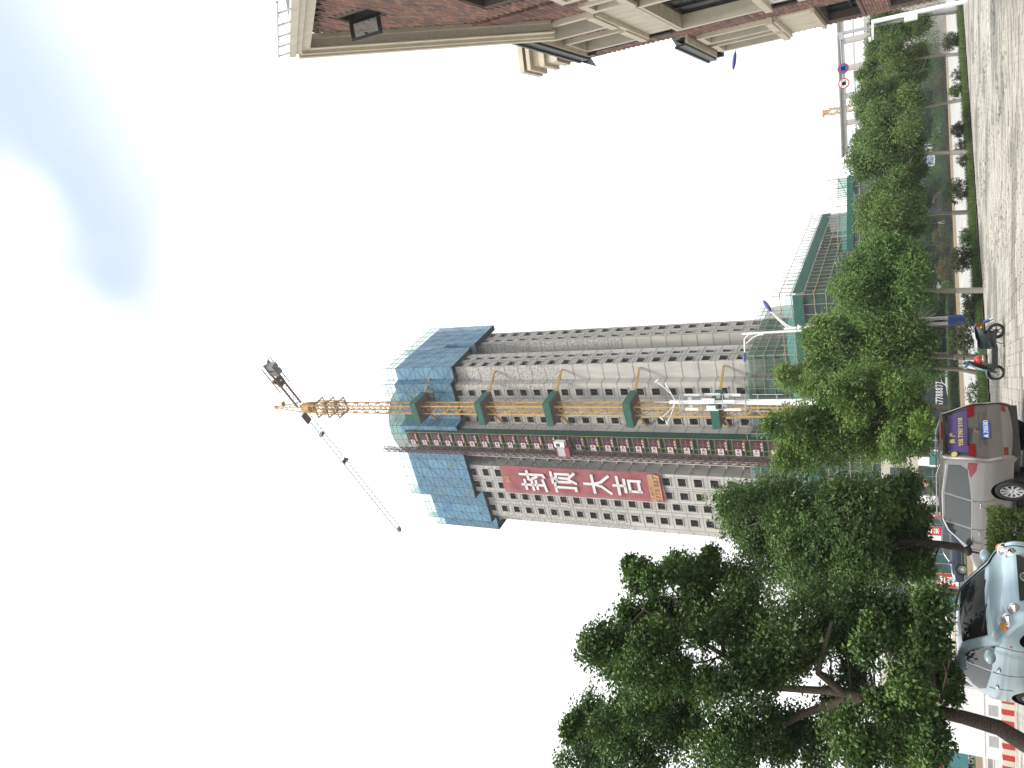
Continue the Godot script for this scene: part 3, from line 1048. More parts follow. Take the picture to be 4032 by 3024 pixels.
func build_hoist() -> void:
	var t := thing("construction_hoist", "dark red builders' hoist with green landings and numbered floors up the tower front", "hoist", TOWER, TURN)
	var b := 5.0
	for i in 29:
		var fl := 3 + i
		var y := 24.47 + 2.81 * (fl - 6) - 1.0  # floor of the landing
		var g := MB.new()
		g.col = Color(0.5, 0.62, 0.58)
		g.span(ab(11.9, y, b - 0.45), ab(14.9, y + 2.7, b - 0.38))
		g.span(ab(11.85, y, 3.2), ab(11.9, y + 2.75, b))
		var la := part("landing", g, "net_band", t)
		var f := MB.new()
		f.col = Color(0.9, 0.8, 0.55)
		for a in [11.9, 13.95, 14.9]:
			f.span(ab(a - 0.04, y - 0.05, b - 0.06), ab(a + 0.04, y + 2.75, b + 0.02))
		f.span(ab(11.9, y + 1.9, b - 0.05), ab(14.9, y + 1.98, b + 0.03))
		f.span(ab(11.9, y - 0.1, 3.2), ab(14.9, y, b + 0.1))
		part("landing_frame", f, "pole_steel", la)
		var ga := MB.new()
		ga.col = Color(0.05, 0.012, 0.022)
		ga.span(ab(12.15, y + 0.06, b + 0.04), ab(13.8, y + 1.72, b + 0.08))
		ga.col = Color(0.22, 0.065, 0.095)
		ga.span(ab(12.93, y + 0.06, b + 0.085), ab(13.03, y + 1.72, b + 0.11))
		ga.span(ab(12.15, y + 0.95, b + 0.085), ab(13.8, y + 1.1, b + 0.108))
		for k in 6:  # red and white warning board
			ga.col = Color(0.6, 0.55, 0.54) if k % 2 else Color(0.35, 0.04, 0.05)
			ga.span(ab(12.15 + 0.275 * k, y + 0.03, b + 0.112), ab(12.425 + 0.275 * k, y + 0.28, b + 0.13))
		part("gate", ga, "plain", la)
		if fl >= 6:
			var pl := MB.new()
			pl.col = Color(0.72, 0.58, 0.62)
			pl.span(ab(13.55, y + 0.55, b + 0.2), ab(14.75, y + 1.5, b + 0.22))
			var pm := part("number_plate", pl, "plain", la)
			text("floor_number", str(fl), 0.62, "car_maroon", la, Transform3D(Basis.IDENTITY, ab(14.35, y + 1.02, b + 0.228)), true)
			var gl := MB.new()
			glyph(gl, "层", ab(13.8, y + 1.02, b + 0.228), 0.36, 0.05)
			part("floor_character", gl, "car_maroon", la)
			pm.name = pm.name
	var mast := MB.new()
	for k in 68:
		mast.col = Color(0.055, 0.013, 0.022) if k % 5 else Color(0.08, 0.025, 0.03)
		lattice(mast, ab(15.55, 1.508 * k, b + 0.9), 0.75, 1.508, 0.1, 0.07)
	part("hoist_mast", mast, "paint", t)
	var ties := MB.new()
	for k in 27:
		var y := 24.0 + 2.81 * k
		ties.bar(ab(15.2, y, b + 0.5), ab(14.7, y, 3.2), 0.08)
		ties.bar(ab(15.9, y, b + 0.5), ab(16.4, y, 3.2), 0.08)
		ties.bar(ab(14.9, y, b + 0.1), ab(16.5, y, b + 0.1), 0.06)
	ties.bar(ab(16.5, 10, b), ab(16.5, 98, b), 0.07)
	part("mast_tie", ties, "pole_steel", t)
	var cab := MB.new()
	cab.col = Color(0.2, 0.03, 0.045)
	cab.span(ab(13.2, 59.3, b + 0.5), ab(15.1, 59.5, b + 2.0))
	cab.span(ab(13.2, 61.7, b + 0.5), ab(15.1, 61.85, b + 2.0))
	for a in [13.2, 15.04]:
		cab.span(ab(a, 59.5, b + 0.55), ab(a + 0.06, 61.7, b + 1.95))
	cab.span(ab(13.26, 59.5, b + 0.5), ab(15.04, 61.7, b + 0.56))
	cab.span(ab(13.26, 59.5, b + 1.9), ab(15.04, 60.2, b + 1.96))
	cab.col = Color(0.35, 0.35, 0.38)
	cab.span(ab(13.26, 60.2, b + 1.9), ab(15.04, 61.7, b + 1.93))
	var cg := part("hoist_cage", cab, "paint", t)
	var dr := MB.new()
	dr.span(ab(12.2, 60.1, b + 0.9), ab(13.18, 62.0, b + 1.9))
	var dc := part("driver_cabin", dr, "white_paint", t)
	var gw := MB.new()
	gw.span(ab(12.35, 60.9, b + 1.9), ab(13.05, 61.7, b + 1.92))
	part("window", gw, "glass", dc)


func build_banner() -> void:
	var t := thing("hanging_banner", "long faded red banner with four white characters hanging down the tower's left front", "banner", TOWER, TURN)
	var m := MB.new()
	var rows := []
	for i in 49:
		var r := PackedVector3Array()
		for j in 17:
			var u := j / 16.0
			var y := 76.95 - 32.8 * i / 48.0
			r.append(ab(25.75 - 6.2 * u, y + 0.12 * sin(u * 5.0 + i), 4.2 + 0.07 * sin(u * 9.0 + i * 0.35) + 0.07 * sin(i * 0.8 - u * 3.0)))
		rows.append(r)
	m.col = Color(0.37, 0.10, 0.115)
	m.grid(rows)
	part("cloth", m, "banner_cloth", t)
	var y := [69.9, 63.5, 56.75, 50.9]
	var s := "封顶大吉"
	for i in 4:
		var g := MB.new()
		glyph(g, s[i], ab(22.55, y[i], 4.40), 4.4, 0.54, 0.04, 1.22)
		part("character", g, "lettering", t)
	var pl := PackedVector2Array()
	for k in 32:
		var a := TAU * k / 32.0
		pl.append(Vector2(signf(cos(a)) * 2.35 + cos(a) * 0.55, signf(sin(a)) * 0.55 + sin(a) * 0.55))
	var o := MB.new()
	o.col = Color(0.5, 0.27, 0.14)
	o.xf = Transform3D(Basis.IDENTITY, ab(22.7, 45.75, 4.37))
	o.plate(pl, 0.02)
	var pp := part("number_panel", o, "cloth", t)
	text("phone_code", "T.0871-", 0.62, "crane_brown", pp, Transform3D(Basis.IDENTITY, ab(23.7, 46.35, 4.402)), true, 0.01)
	text("phone_number", "6778 8877", 0.95, "crane_brown", pp, Transform3D(Basis.IDENTITY, ab(22.6, 45.35, 4.402)), true, 0.01)
	var e := MB.new()
	for q in [[-0.6, -0.45, -0.6, 0.45], [-0.6, 0.45, 0.0, -0.1], [0.0, -0.1, 0.6, 0.45], [0.6, 0.45, 0.6, -0.45], [-0.25, -0.45, -0.25, 0.1], [0.25, -0.45, 0.25, 0.1], [-0.6, -0.45, -0.25, -0.45], [0.25, -0.45, 0.6, -0.45]]:
		e.bar(ab(22.5, 75.6, 4.39) + Vector3(q[0], q[1], 0), ab(22.5, 75.6, 4.39) + Vector3(q[2], q[3], 0), 0.02, 0.12, Vector3.UP if absf(q[0] - q[2]) > 0.01 else Vector3.RIGHT)
	part("emblem", e, "crane_yellow", t)


func scaffold(t: Node3D, p: Vector2, q: Vector2, lo: float, hi: float, net: String, over := 1.2, bay := 1.6, lift := 1.5, band := 0.0) -> void:
	# one netted face between two plan points (x, z in the thing's own axes), p to q running left seen from outside
	var d := (q - p).normalized()
	var out := Vector3(d.y, 0, -d.x)
	var long := p.distance_to(q)
	var ps := MB.new()
	var k := 0.0
	while k < long + 0.01:
		var g := p + d * k
		ps.tube(Vector3(g.x, lo, g.y) + out * 0.08, Vector3(g.x, hi + over + 0.2 + R.randf() * 0.9, g.y) + out * 0.08, 0.055, -1, 5)
		k += bay
	var y := lo
	while y < hi + over:
		ps.tube(Vector3(p.x, y, p.y) + out * 0.16 - Vector3(d.x, 0, d.y) * 0.4, Vector3(q.x, y, q.y) + out * 0.16 + Vector3(d.x, 0, d.y) * 0.4, 0.055, -1, 5)
		y += lift
	part("scaffold_tube", ps, "pole_steel", t)
	# one sheet of net per bay, sagging a little
	var bays := maxi(1, roundi(long / (bay * 3.0)))
	for i in bays:
		var n := MB.new()
		var rows := []
		n.col = Color.WHITE * R.randf_range(0.75, 1.15)
		for a in 7:
			var r := PackedVector3Array()
			for c in 7:
				var u := (i + c / 6.0) / bays
				var g := p.lerp(q, u)
				var yy := lerpf(lo, hi, a / 6.0)
				r.append(Vector3(g.x, yy, g.y) - out * (0.02 + 0.1 * absf(sin(PI * c / 6.0)) * R.randf()))
			rows.append(r)
		n.grid(rows)
		part("net_sheet", n, net, t)
	var nb := maxi(1, roundi(long / (bay * 2.0)))
	for i in nb:  # the loose net above the top board is ragged and torn in places
		var u0 := p.lerp(q, i as float / nb)
		var u1 := p.lerp(q, (i + 1.0) / nb)
		var h0 := hi + over * R.randf_range(0.45, 0.95)
		var h1 := hi + over * R.randf_range(0.45, 0.95)
		var e := MB.new()
		e.col = Color.WHITE * R.randf_range(0.6, 1.1)
		if R.randf() < 0.85:
			e.quad(Vector3(u0.x, hi, u0.y), Vector3(u1.x, hi, u1.y), Vector3(u1.x, h1, u1.y), Vector3(u0.x, h0, u0.y))
			part("edge_net", e, "net_cyan", t)
	if band > 0.0:
		var b := MB.new()
		b.box(Vector3((p.x + q.x) / 2, hi - band / 2 + 0.3, (p.y + q.y) / 2) + out * 0.26, Vector3(long, band, 0.03), Basis(Vector3(d.x, 0, d.y), Vector3.UP, Vector3(-d.y, 0, d.x)))
		part("net_band", b, "net_band", t)


func build_podium() -> void:
	R.seed = 31
	var t := thing("tower_base_scaffold", "green netted scaffold standing close around the foot of the concrete tower", "scaffold", TOWER, TURN)
	var path := [Vector2(-0.6, -19), Vector2(-0.6, 0.2), Vector2(2.6, 0.2), Vector2(2.6, 2.0), Vector2(10.9, 2.0), Vector2(10.9, 4.5), Vector2(11.6, 4.6), Vector2(16.7, 4.7), Vector2(19.0, 5.2), Vector2(27.5, 5.2), Vector2(27.5, 2.4), Vector2(38, 2.2)]
	for i in path.size() - 1:
		if i == 6:
			continue
		var p: Vector2 = path[i]
		var q: Vector2 = path[i + 1]
		scaffold(t, Vector2(-p.x, p.y), Vector2(-q.x, q.y), 0.0, 28.0, "net_green", 1.2 if i == 0 else 0.6)
	# the podium block with its corner at the right
	var po := thing("podium_scaffold", "large dark green netted scaffold block with a pole grid in front of the tower foot", "scaffold", TOWER, TURN)
	scaffold(po, Vector2(13.0, -30), Vector2(13.0, 7.0), 0.0, 19.0, "net_dark", 2.1, 1.5, 1.5, 1.3)
	scaffold(po, Vector2(13.0, 7.0), Vector2(-22.0, 7.0), 0.0, 19.0, "net_dark", 2.1, 1.5, 1.5, 1.3)
	var inner := thing("podium_building", "unfinished concrete podium behind the dark green netted scaffold block", "building", TOWER, TURN)
	for y in [0.3, 5.0, 9.6, 14.2, 18.4]:
		var sb := MB.new()
		sb.span(Vector3(11.6, y - 0.25, -29), Vector3(-21, y, 5.6))
		part("floor_slab", sb, "concrete_dark", inner)
	for i in 5:
		var cm := MB.new()
		cm.span(Vector3(11.3 - 7.5 * i, 0, 4.6), Vector3(10.7 - 7.5 * i, 18.3, 5.2))
		part("column", cm, "concrete_dark", inner)
		var wl := MB.new()
		wl.span(Vector3(11.0, 0, -2.0 - 6 * i), Vector3(10.6, 18.3, -1.4 - 6 * i))
		part("column", wl, "concrete_dark", inner)
	var iw := MB.new()
	iw.span(Vector3(9.4, 0, -28), Vector3(9.2, 18.3, 3.0))
	iw.span(Vector3(9.2, 0, 2.8), Vector3(-20, 18.3, 3.0))
	part("inner_wall", iw, "interior", inner)
	# two lower netted blocks further right
	var v := thing("low_wing_scaffold", "lower green netted scaffold with tall bare poles right of the podium block", "scaffold")
	scaffold(v, Vector2(30.8, -127.1), Vector2(16.6, -125.4), 0.0, 13.45, "net_dark", 2.2, 1.45, 1.5, 0.9)
	scaffold(v, Vector2(30.8, -145.0), Vector2(30.8, -127.1), 0.0, 13.45, "net_dark", 2.2, 1.6, 1.5, 1.3)
	var v2 := thing("far_wing_scaffold", "lowest teal green netted scaffold at the right end behind the street trees", "scaffold")
	scaffold(v2, Vector2(62, -168.0), Vector2(31.5, -146.0), 0.0, 13.0, "net_green", 0.8, 1.7, 1.5)
	var w := thing("low_wing_building", "unfinished low concrete wing hidden behind the right-hand green netting", "building")
	for y in [0.3, 4.3, 8.3, 11.6]:
		var s := MB.new()
		s.span(Vector3(17.5, y - 0.3, -128.6), Vector3(30, y, -144))
		part("floor_slab", s, "concrete_dark", w)
	var bk := MB.new()
	bk.span(Vector3(17.5, 0, -130.5), Vector3(30, 11.8, -130.7))
	bk.box(Vector3(48, 5, -161), Vector3(36, 10, 1.0), Basis(Vector3.UP, 0.62))
	part("inner_wall", bk, "interior", w)


func hb(m: MB, s0: float, h0: float, s1: float, h1: float, z0: float, z1: float) -> void:  # a box on the brick house wall: s runs away along the wall, z comes out of it
	m.span(Vector3(-s1, h0, z0), Vector3(-s0, h1, z1))


func inside(holes: Array, s: float, h: float, ms := 0.0, mh := 0.0) -> bool:
	for o in holes:
		if s > o[0] - ms and s < o[1] + ms and h > o[2] - mh and h < o[3] + mh:
			return true
	return false


func build_brick_house() -> void:
	var t := thing("brick_house", "red brick house at the right with cream window surrounds, black gutters and a steep gable", "house", Vector3(4.7, 0, 0), -103.7)
	# openings: [s0, s1, h0, h1]
	var holes := [[17.2, 18.42, 8.78, 10.32], [19.4, 20.68, 8.78, 10.32], [17.5, 20.8, 5.45, 7.6], [17.5, 20.8, 2.2, 4.5], [13.2, 14.55, 8.75, 10.15], [14.9, 15.4, 8.1, 8.6], [16.25, 16.75, 7.7, 8.45], [12.45, 12.86, 11.72, 12.5], [10.2, 12.2, 5.6, 8.2], [10.2, 12.2, 2.2, 4.6], [13.2, 15.2, 5.2, 7.6],
		[22.8, 23.72, 5.75, 7.55], [24.5, 25.5, 5.75, 7.55], [22.9, 25.2, 3.5, 4.42], [22.9, 25.1, 0.15, 2.75]]
	# mortar-coloured wall in cells round the openings
	var ss := [7.0, 22.25, 25.75]
	var hs := [0.0, 7.9, 10.3]
	for o in holes:
		for k in 2:
			if not ss.has(o[k]):
				ss.append(o[k])
			if not hs.has(o[2 + k]) and o[3] < 10.5:
				hs.append(o[2 + k])
	ss.sort()
	hs.sort()
	var w := MB.new()
	for i in ss.size() - 1:
		for j in hs.size() - 1:
			var s: float = (ss[i] + ss[i + 1]) / 2
			var h: float = (hs[j] + hs[j + 1]) / 2
			if inside(holes, s, h) or (s > 22.25 and h > 7.9):
				continue
			hb(w, ss[i], hs[j], ss[i + 1], hs[j + 1], -0.3, 0.0)
	# gable above the eaves with its small opening
	for i in 40:
		var s := 7.0 + i * 0.25
		var top := 13.55 - absf(s + 0.125 - 12.9) * 1.0
		if top < 10.3:
			continue
		if s > 12.4 and s < 12.9:
			hb(w, s, 10.3, s + 0.25, 11.72, -0.3, 0.0)
			hb(w, s, 12.5, s + 0.25, top, -0.3, 0.0)
		else:
			hb(w, s, 10.3, s + 0.25, top, -0.3, 0.0)
	# side and back so that the house is a closed block
	hb(w, 25.6, 0, 25.75, 7.9, -7.5, -0.3)
	hb(w, 22.1, 7.9, 22.25, 10.3, -7.5, -0.3)
	hb(w, 7.0, 0, 25.75, 10.0, -7.7, -7.5)
	hb(w, 6.85, 0, 7.0, 10.3, -7.5, 0.0)
	hb(w, 7.0, 10.15, 22.25, 10.3, -7.5, -0.31)
	hb(w, 22.25, 7.75, 25.6, 7.9, -7.5, -0.31)
	var wall := part("wall", w, "mortar", t)
	# bricks one by one
	R.seed = 41
	var b := MB.new()
	b.box(Vector3.ZERO, Vector3(0.228, 0.064, 0.02))
	var bm := b.mesh()
	var list := []
	var row := 0
	var h := 0.04
	while h < 13.6:
		var s := 11.0 + (0.12 if row % 2 else 0.0)
		if h < 4:
			s = 20.0 + (0.12 if row % 2 else 0.0)
		while s < 25.72:
			var ok := s < 22.2 or h < 7.86
			if h > 10.25:
				ok = ok and h < 13.45 - absf(s - 12.9)
			if ok and not inside(holes, s, h, 0.2, 0.06) and not (s > 15.42 and s < 16.24 and h < 11) and not (s > 21.28 and s < 22.03) and not (s > 17.0 and s < 20.9 and h > 7.55 and h < 8.75) and not (s > 22.6 and s < 25.6 and h > 4.3 and h < 5.7):
				var k := R.randf_range(0.75, 1.15)
				var c := Color(0.31, 0.175, 0.14).lerp(Color(0.17, 0.11, 0.10), pow(R.randf(), 1.8)) * k
				if R.randf() < 0.1:
					c = Color(0.34, 0.18, 0.13) * k
				list.append([Transform3D(Basis.IDENTITY, Vector3(-s, h, 0.006 + R.randf() * 0.005)), c])
			s += 0.24
		h += 0.0755
		row += 1
	# stacked bricks of the two upright bands
	for band in [[15.5, 16.15, 0.05, 11.05], [21.36, 21.96, 0.05, 11.1]]:
		var y: float = band[2]
		var r := 0
		while y < band[3]:
			var cut := [0.0, 0.22, 0.65] if r % 2 else [0.0, 0.43, 0.65]
			for k in 2:
				var a: float = band[0] + cut[k]
				var e: float = minf(band[0] + cut[k + 1], band[1])
				if y > 2.0:
					list.append([Transform3D(Basis.IDENTITY.scaled(Vector3((e - a - 0.012) / 0.228, 1.72, 2.6)), Vector3(-(a + e) / 2, y, 0.03)), Color(0.30, 0.16, 0.125).lerp(Color(0.14, 0.085, 0.08), R.randf()) * R.randf_range(0.8, 1.15)])
			y += 0.123
			r += 1
	list.sort_custom(func(p, q): return absf(p[0].origin.x + 14.0) + absf(p[0].origin.y - 11.5) < absf(q[0].origin.x + 14.0) + absf(q[0].origin.y - 11.5))
	var tones := []
	for i in 5:
		var k := [Color(0.215, 0.085, 0.06), Color(0.17, 0.075, 0.06), Color(0.25, 0.105, 0.07), Color(0.13, 0.065, 0.06), Color(0.19, 0.075, 0.05)][i] as Color
		mat("brick_%d" % i, k.r * 1.75, k.g * 2.4, k.b * 2.6, 0.9, 0.0, M["brick"].albedo_texture, 2.0)
		tones.append("brick_%d" % i)
	var xs := []
	var cs := []
	for i in list.size():
		if i < 300:
			part_mesh("brick", bm, tones[R.randi() % 5], wall, list[i][0])
		else:
			xs.append(list[i][0])
			cs.append(list[i][1])
	swarm("bricks", bm, xs, cs, "brick", wall)
	# windows: cream reveals and surround, dark frame, glass
	var glazed := func(o: Array, cream: bool, bars: int) -> void:
		var f := MB.new()
		var wd := 0.16
		if cream:
			hb(f, o[0] - wd, o[2] - wd, o[0] + 0.005, o[3] + wd, -0.28, 0.13)
			hb(f, o[1] - 0.005, o[2] - wd, o[1] + wd, o[3] + wd, -0.28, 0.13)
			hb(f, o[0] - wd, o[3] - 0.005, o[1] + wd, o[3] + wd, -0.28, 0.126)
			hb(f, o[0] - wd - 0.05, o[2] - wd, o[1] + wd + 0.05, o[2] + 0.02, -0.28, 0.2)
		else:
			hb(f, o[0] - 0.02, o[2] - 0.08, o[1] + 0.02, o[2], -0.28, 0.06)
		var win := part("window", f, "cream" if cream else "brick_3", t)
		var fr := MB.new()
		for k in bars + 1:
			var s: float = lerpf(o[0] + 0.03, o[1] - 0.03, k as float / bars)
			hb(fr, s - 0.035, o[2], s + 0.035, o[3], -0.3, -0.22)
		for y in [o[2] + 0.04, o[2] + (o[3] - o[2]) * 0.3, o[3] - 0.04]:
			hb(fr, o[0], y - 0.035, o[1], y + 0.035, -0.3, -0.223)
		part("frame", fr, "dark_frame", win)
		var gl := MB.new()
		hb(gl, o[0], o[2], o[1], o[3], -0.29, -0.27)
		part("pane", gl, "glass", win)
	for i in holes.size():
		if i == 7:
			continue
		glazed.call(holes[i], [0, 1, 2, 3, 5, 6, 11, 12].has(i), 4 if i == 2 or i == 3 else (3 if i > 12 or i in [8, 9, 10] else 2))
	# the small casement in the gable stands open at a right angle
	var sash := MB.new()
	for y in [11.74, 12.46]:
		sash.span(Vector3(-12.88, y - 0.035, 0.02), Vector3(-12.83, y + 0.035, 0.42))
	for z in [0.05, 0.39]:
		sash.span(Vector3(-12.88, 11.77, z - 0.035), Vector3(-12.83, 12.43, z + 0.035))
	sash.span(Vector3(-12.83, 12.05, 0.33), Vector3(-12.75, 12.07, 0.36))
	var cw := part("casement", sash, "dark_frame", t)
	var pn := MB.new()
	pn.span(Vector3(-12.865, 11.77, 0.08), Vector3(-12.85, 12.43, 0.36))
	part("pane", pn, "pane", cw)
	var dk := MB.new()
	hb(dk, 12.4, 11.6, 12.9, 12.6, -0.9, -0.5)
	part("dark_room", dk, "interior", t)
	# cream panels between the storeys
	for o in [[17.1, 20.85, 7.78, 8.55], [22.7, 25.5, 4.62, 5.5]]:
		var p := MB.new()
		hb(p, o[0], o[2], o[1], o[3], -0.05, 0.05)
		hb(p, o[0] - 0.05, o[3], o[1] + 0.05, o[3] + 0.1, -0.05, 0.16)
		hb(p, o[0] - 0.05, o[2] - 0.1, o[1] + 0.05, o[2], -0.05, 0.14)
		part("spandrel_panel", p, "cream", t)
	var sg := MB.new()
	hb(sg, 18.6, 4.66, 20.7, 5.32, 0.02, 0.07)
	var sb := part("sign_board", sg, "white_paint", t)
	var bl := MB.new()
	bl.ball(Vector3(-20.3, 5.05, 0.075), Vector3(0.13, 0.11, 0.01), 6)
	part("round_mark", bl, "kerb_red", sb)
	# gable rakes: brown soffit, cream boards
	for side in [-1.0, 1.0]:
		var lo := Vector3(-12.9 - 4.05 * side, 9.72, 0)
		var hi := Vector3(-12.9, 13.77, 0)
		var d := (hi - lo).normalized()
		var up := Vector3(d.y * -signf(d.x), absf(d.x), 0)
		var mid := (lo + hi) / 2
		var len := lo.distance_to(hi)
		var face := Basis(d, up, d.cross(up))
		var zs := signf(d.cross(up).z)
		var rk := MB.new()
		rk.box(mid + Vector3(0, 0, 0.12), Vector3(len, 0.06, 0.26), face)
		var rb := part("rake_soffit", rk, "beige", t)
		var rc := MB.new()
		rc.box(mid + up * 0.10 + Vector3(0, 0, 0.25), Vector3(len + 0.2, 0.26, 0.05), face)
		rc.box(mid + up * 0.23 + Vector3(0, 0, 0.29), Vector3(len + 0.3, 0.12, 0.10), face)
		rc.box(mid - up * 0.05 + Vector3(0, 0, 0.03), Vector3(len, 0.06, 0.10), face)
		rc.box(mid + up * 0.36 + Vector3(0, 0, 0.30), Vector3(len + 0.44, 0.14, 0.16), face)
		part("rake_board", rc, "cream", t)
		var rf := MB.new()
		rf.box(mid + up * 0.30 - d * 0.35 + Vector3(0, 0, -3.5), Vector3(len - 0.7, 0.10, 7.2), face)
		part("roof", rf, "gutter", t)
		rb.set_meta("label", "brown underside of the roof edge")
		if side < 0:
			var rod := MB.new()
			var o := up * 0.43 + Vector3(0, 0, 0.36)
			for k in 5:
				var a := hi.lerp(lo, 0.02 + k * 0.14) + o
				rod.tube(a, a + Vector3.UP * 0.34, 0.02, -1, 5)
			rod.tube(hi + o + Vector3.UP * 0.34, hi.lerp(lo, 0.7) + o + Vector3.UP * 0.34, 0.02, -1, 5)
			rod.tube(hi + o + Vector3.UP * 0.05, hi.lerp(lo, 0.3) + o + Vector3.UP * 0.34, 0.01, -1, 5)
			rod.tube(hi.lerp(lo, 0.3) + o + Vector3.UP * 0.05, hi.lerp(lo, 0.58) + o + Vector3.UP * 0.34, 0.01, -1, 5)
			part("lightning_rail", rod, "steel", t)
	# eaves with black box gutters and cream soffits
	for g in [[16.75, 21.05, 10.45], [22.25, 25.95, 7.92]]:
		var s := MB.new()
		hb(s, g[0], g[2] - 0.04, g[1], g[2] + 0.03, 0.0, 0.22)
		hb(s, g[0], g[2] + 0.03, g[1], g[2] + 0.2, 0.0, 0.06)
		part("soffit", s, "cream", t)
		var q := MB.new()
		hb(q, g[0] - 0.03, g[2] + 0.02, g[1] + 0.03, g[2] + 0.27, 0.10, 0.13)
		hb(q, g[0] - 0.03, g[2] + 0.035, g[1] + 0.03, g[2] + 0.06, 0.06, 0.27)
		hb(q, g[0] - 0.03, g[2] + 0.02, g[1] + 0.03, g[2] + 0.3, 0.25, 0.29)
		hb(q, g[0] - 0.03, g[2] + 0.26, g[1] + 0.03, g[2] + 0.33, 0.27, 0.33)
		hb(q, g[1] - 0.15, g[2] - 0.22, g[1] + 0.05, g[2] + 0.04, 0.06, 0.22)
		part("gutter", q, "gutter", t)
	var rf2 := MB.new()
	for r in [[16.6, 22.3, 10.72], [22.25, 25.95, 8.18]]:
		rf2.quad(Vector3(-r[0], r[2], 0.3), Vector3(-r[1], r[2], 0.3), Vector3(-r[1], r[2] + 2.2, -3.7), Vector3(-r[0], r[2] + 2.2, -3.7))
	part("roof", rf2, "gutter", t)
	var pipe := MB.new()
	pipe.sweep([Vector3(-20.98, 10.5, 0.2), Vector3(-21.0, 10.3, 0.12), Vector3(-21.12, 10.1, 0.07), Vector3(-21.12, 0.2, 0.07)], [0.05], 8)
	for y in [2.0, 4.0, 6.0, 8.0, 9.6]:
		pipe.lathe(Vector3(-21.12, y, 0.07), Vector3.UP, [Vector2(0.05, -0.03), Vector2(0.065, -0.03), Vector2(0.065, 0.03), Vector2(0.05, 0.03)], 10)
	part("downpipe", pipe, "gutter", t)
	# chimney above the far end with a stepped cream cap
	var ch := MB.new()
	hb(ch, 21.3, 10.3, 22.2, 11.55, -1.2, 0.03)
	var cp := part("chimney", ch, "brick_1", t)
	var cc := MB.new()
	hb(cc, 21.25, 11.55, 22.25, 11.75, -1.25, 0.08)
	hb(cc, 21.2, 11.95, 22.3, 12.1, -1.3, 0.13)
	hb(cc, 21.3, 11.75, 22.2, 12.6, -1.2, 0.04)
	hb(cc, 21.15, 12.4, 22.35, 12.52, -1.35, 0.16)
	hb(cc, 21.1, 12.6, 22.4, 12.75, -1.4, 0.2)
	part("chimney_cap", cc, "cream", cp)


func build_far_right() -> void:
	var t := thing("concrete_frame_building", "grey building at the far right with an open concrete frame on its roof", "building", Vector3(47.4, -0.52, -175), -12)
	t.scale = Vector3.ONE * 1.316
	var w := MB.new()
	w.span(Vector3(0, 0, -10), Vector3(34, 11.3, 0))
	part("wall", w, "concrete", t)
	var cols := MB.new()
	for i in 9:
		var x := 0.4 + 4.1 * i
		var c := MB.new()
		c.span(Vector3(x, 11.3, -0.8), Vector3(x + 0.8, 14.2, -0.1))
		part("column", c, "concrete", t)
		if i < 8:
			var wd := MB.new()
			wd.span(Vector3(x + 1.3, 8.6, 0.0), Vector3(x + 3.6, 10.4, 0.05))
			part("window", wd, "glass", t)
	cols.span(Vector3(0, 14.2, -0.9), Vector3(34, 14.8, 0.0))
	cols.span(Vector3(0, 12.7, -0.55), Vector3(34, 12.9, -0.35))
	part("roof_beam", cols, "concrete", t)
	var edge := MB.new()
	edge.span(Vector3(-0.3, 14.8, -1.1), Vector3(34.3, 15.05, 0.3))
	part("roof_edge", edge, "concrete_dark", t)
	var cr := thing("distant_crane", "small yellow tower crane far away behind the open roof frame", "tower crane", Vector3(70, 0, -215))
	var m := MB.new()
	for i in 12:
		lattice(m, Vector3(0, 2.2 * i, 0), 1.3, 2.2, 0.16, 0.11)
	m.box(Vector3(0, 26.9, 0), Vector3(1.0, 1.0, 1.0))
	part("mast", m, "crane_yellow", cr)
	var hd := MB.new()
	hd.box(Vector3(-0.2, 27.6, 0), Vector3(1.7, 0.4, 0.9))
	part("crane_head", hd, "crane_yellow", cr)


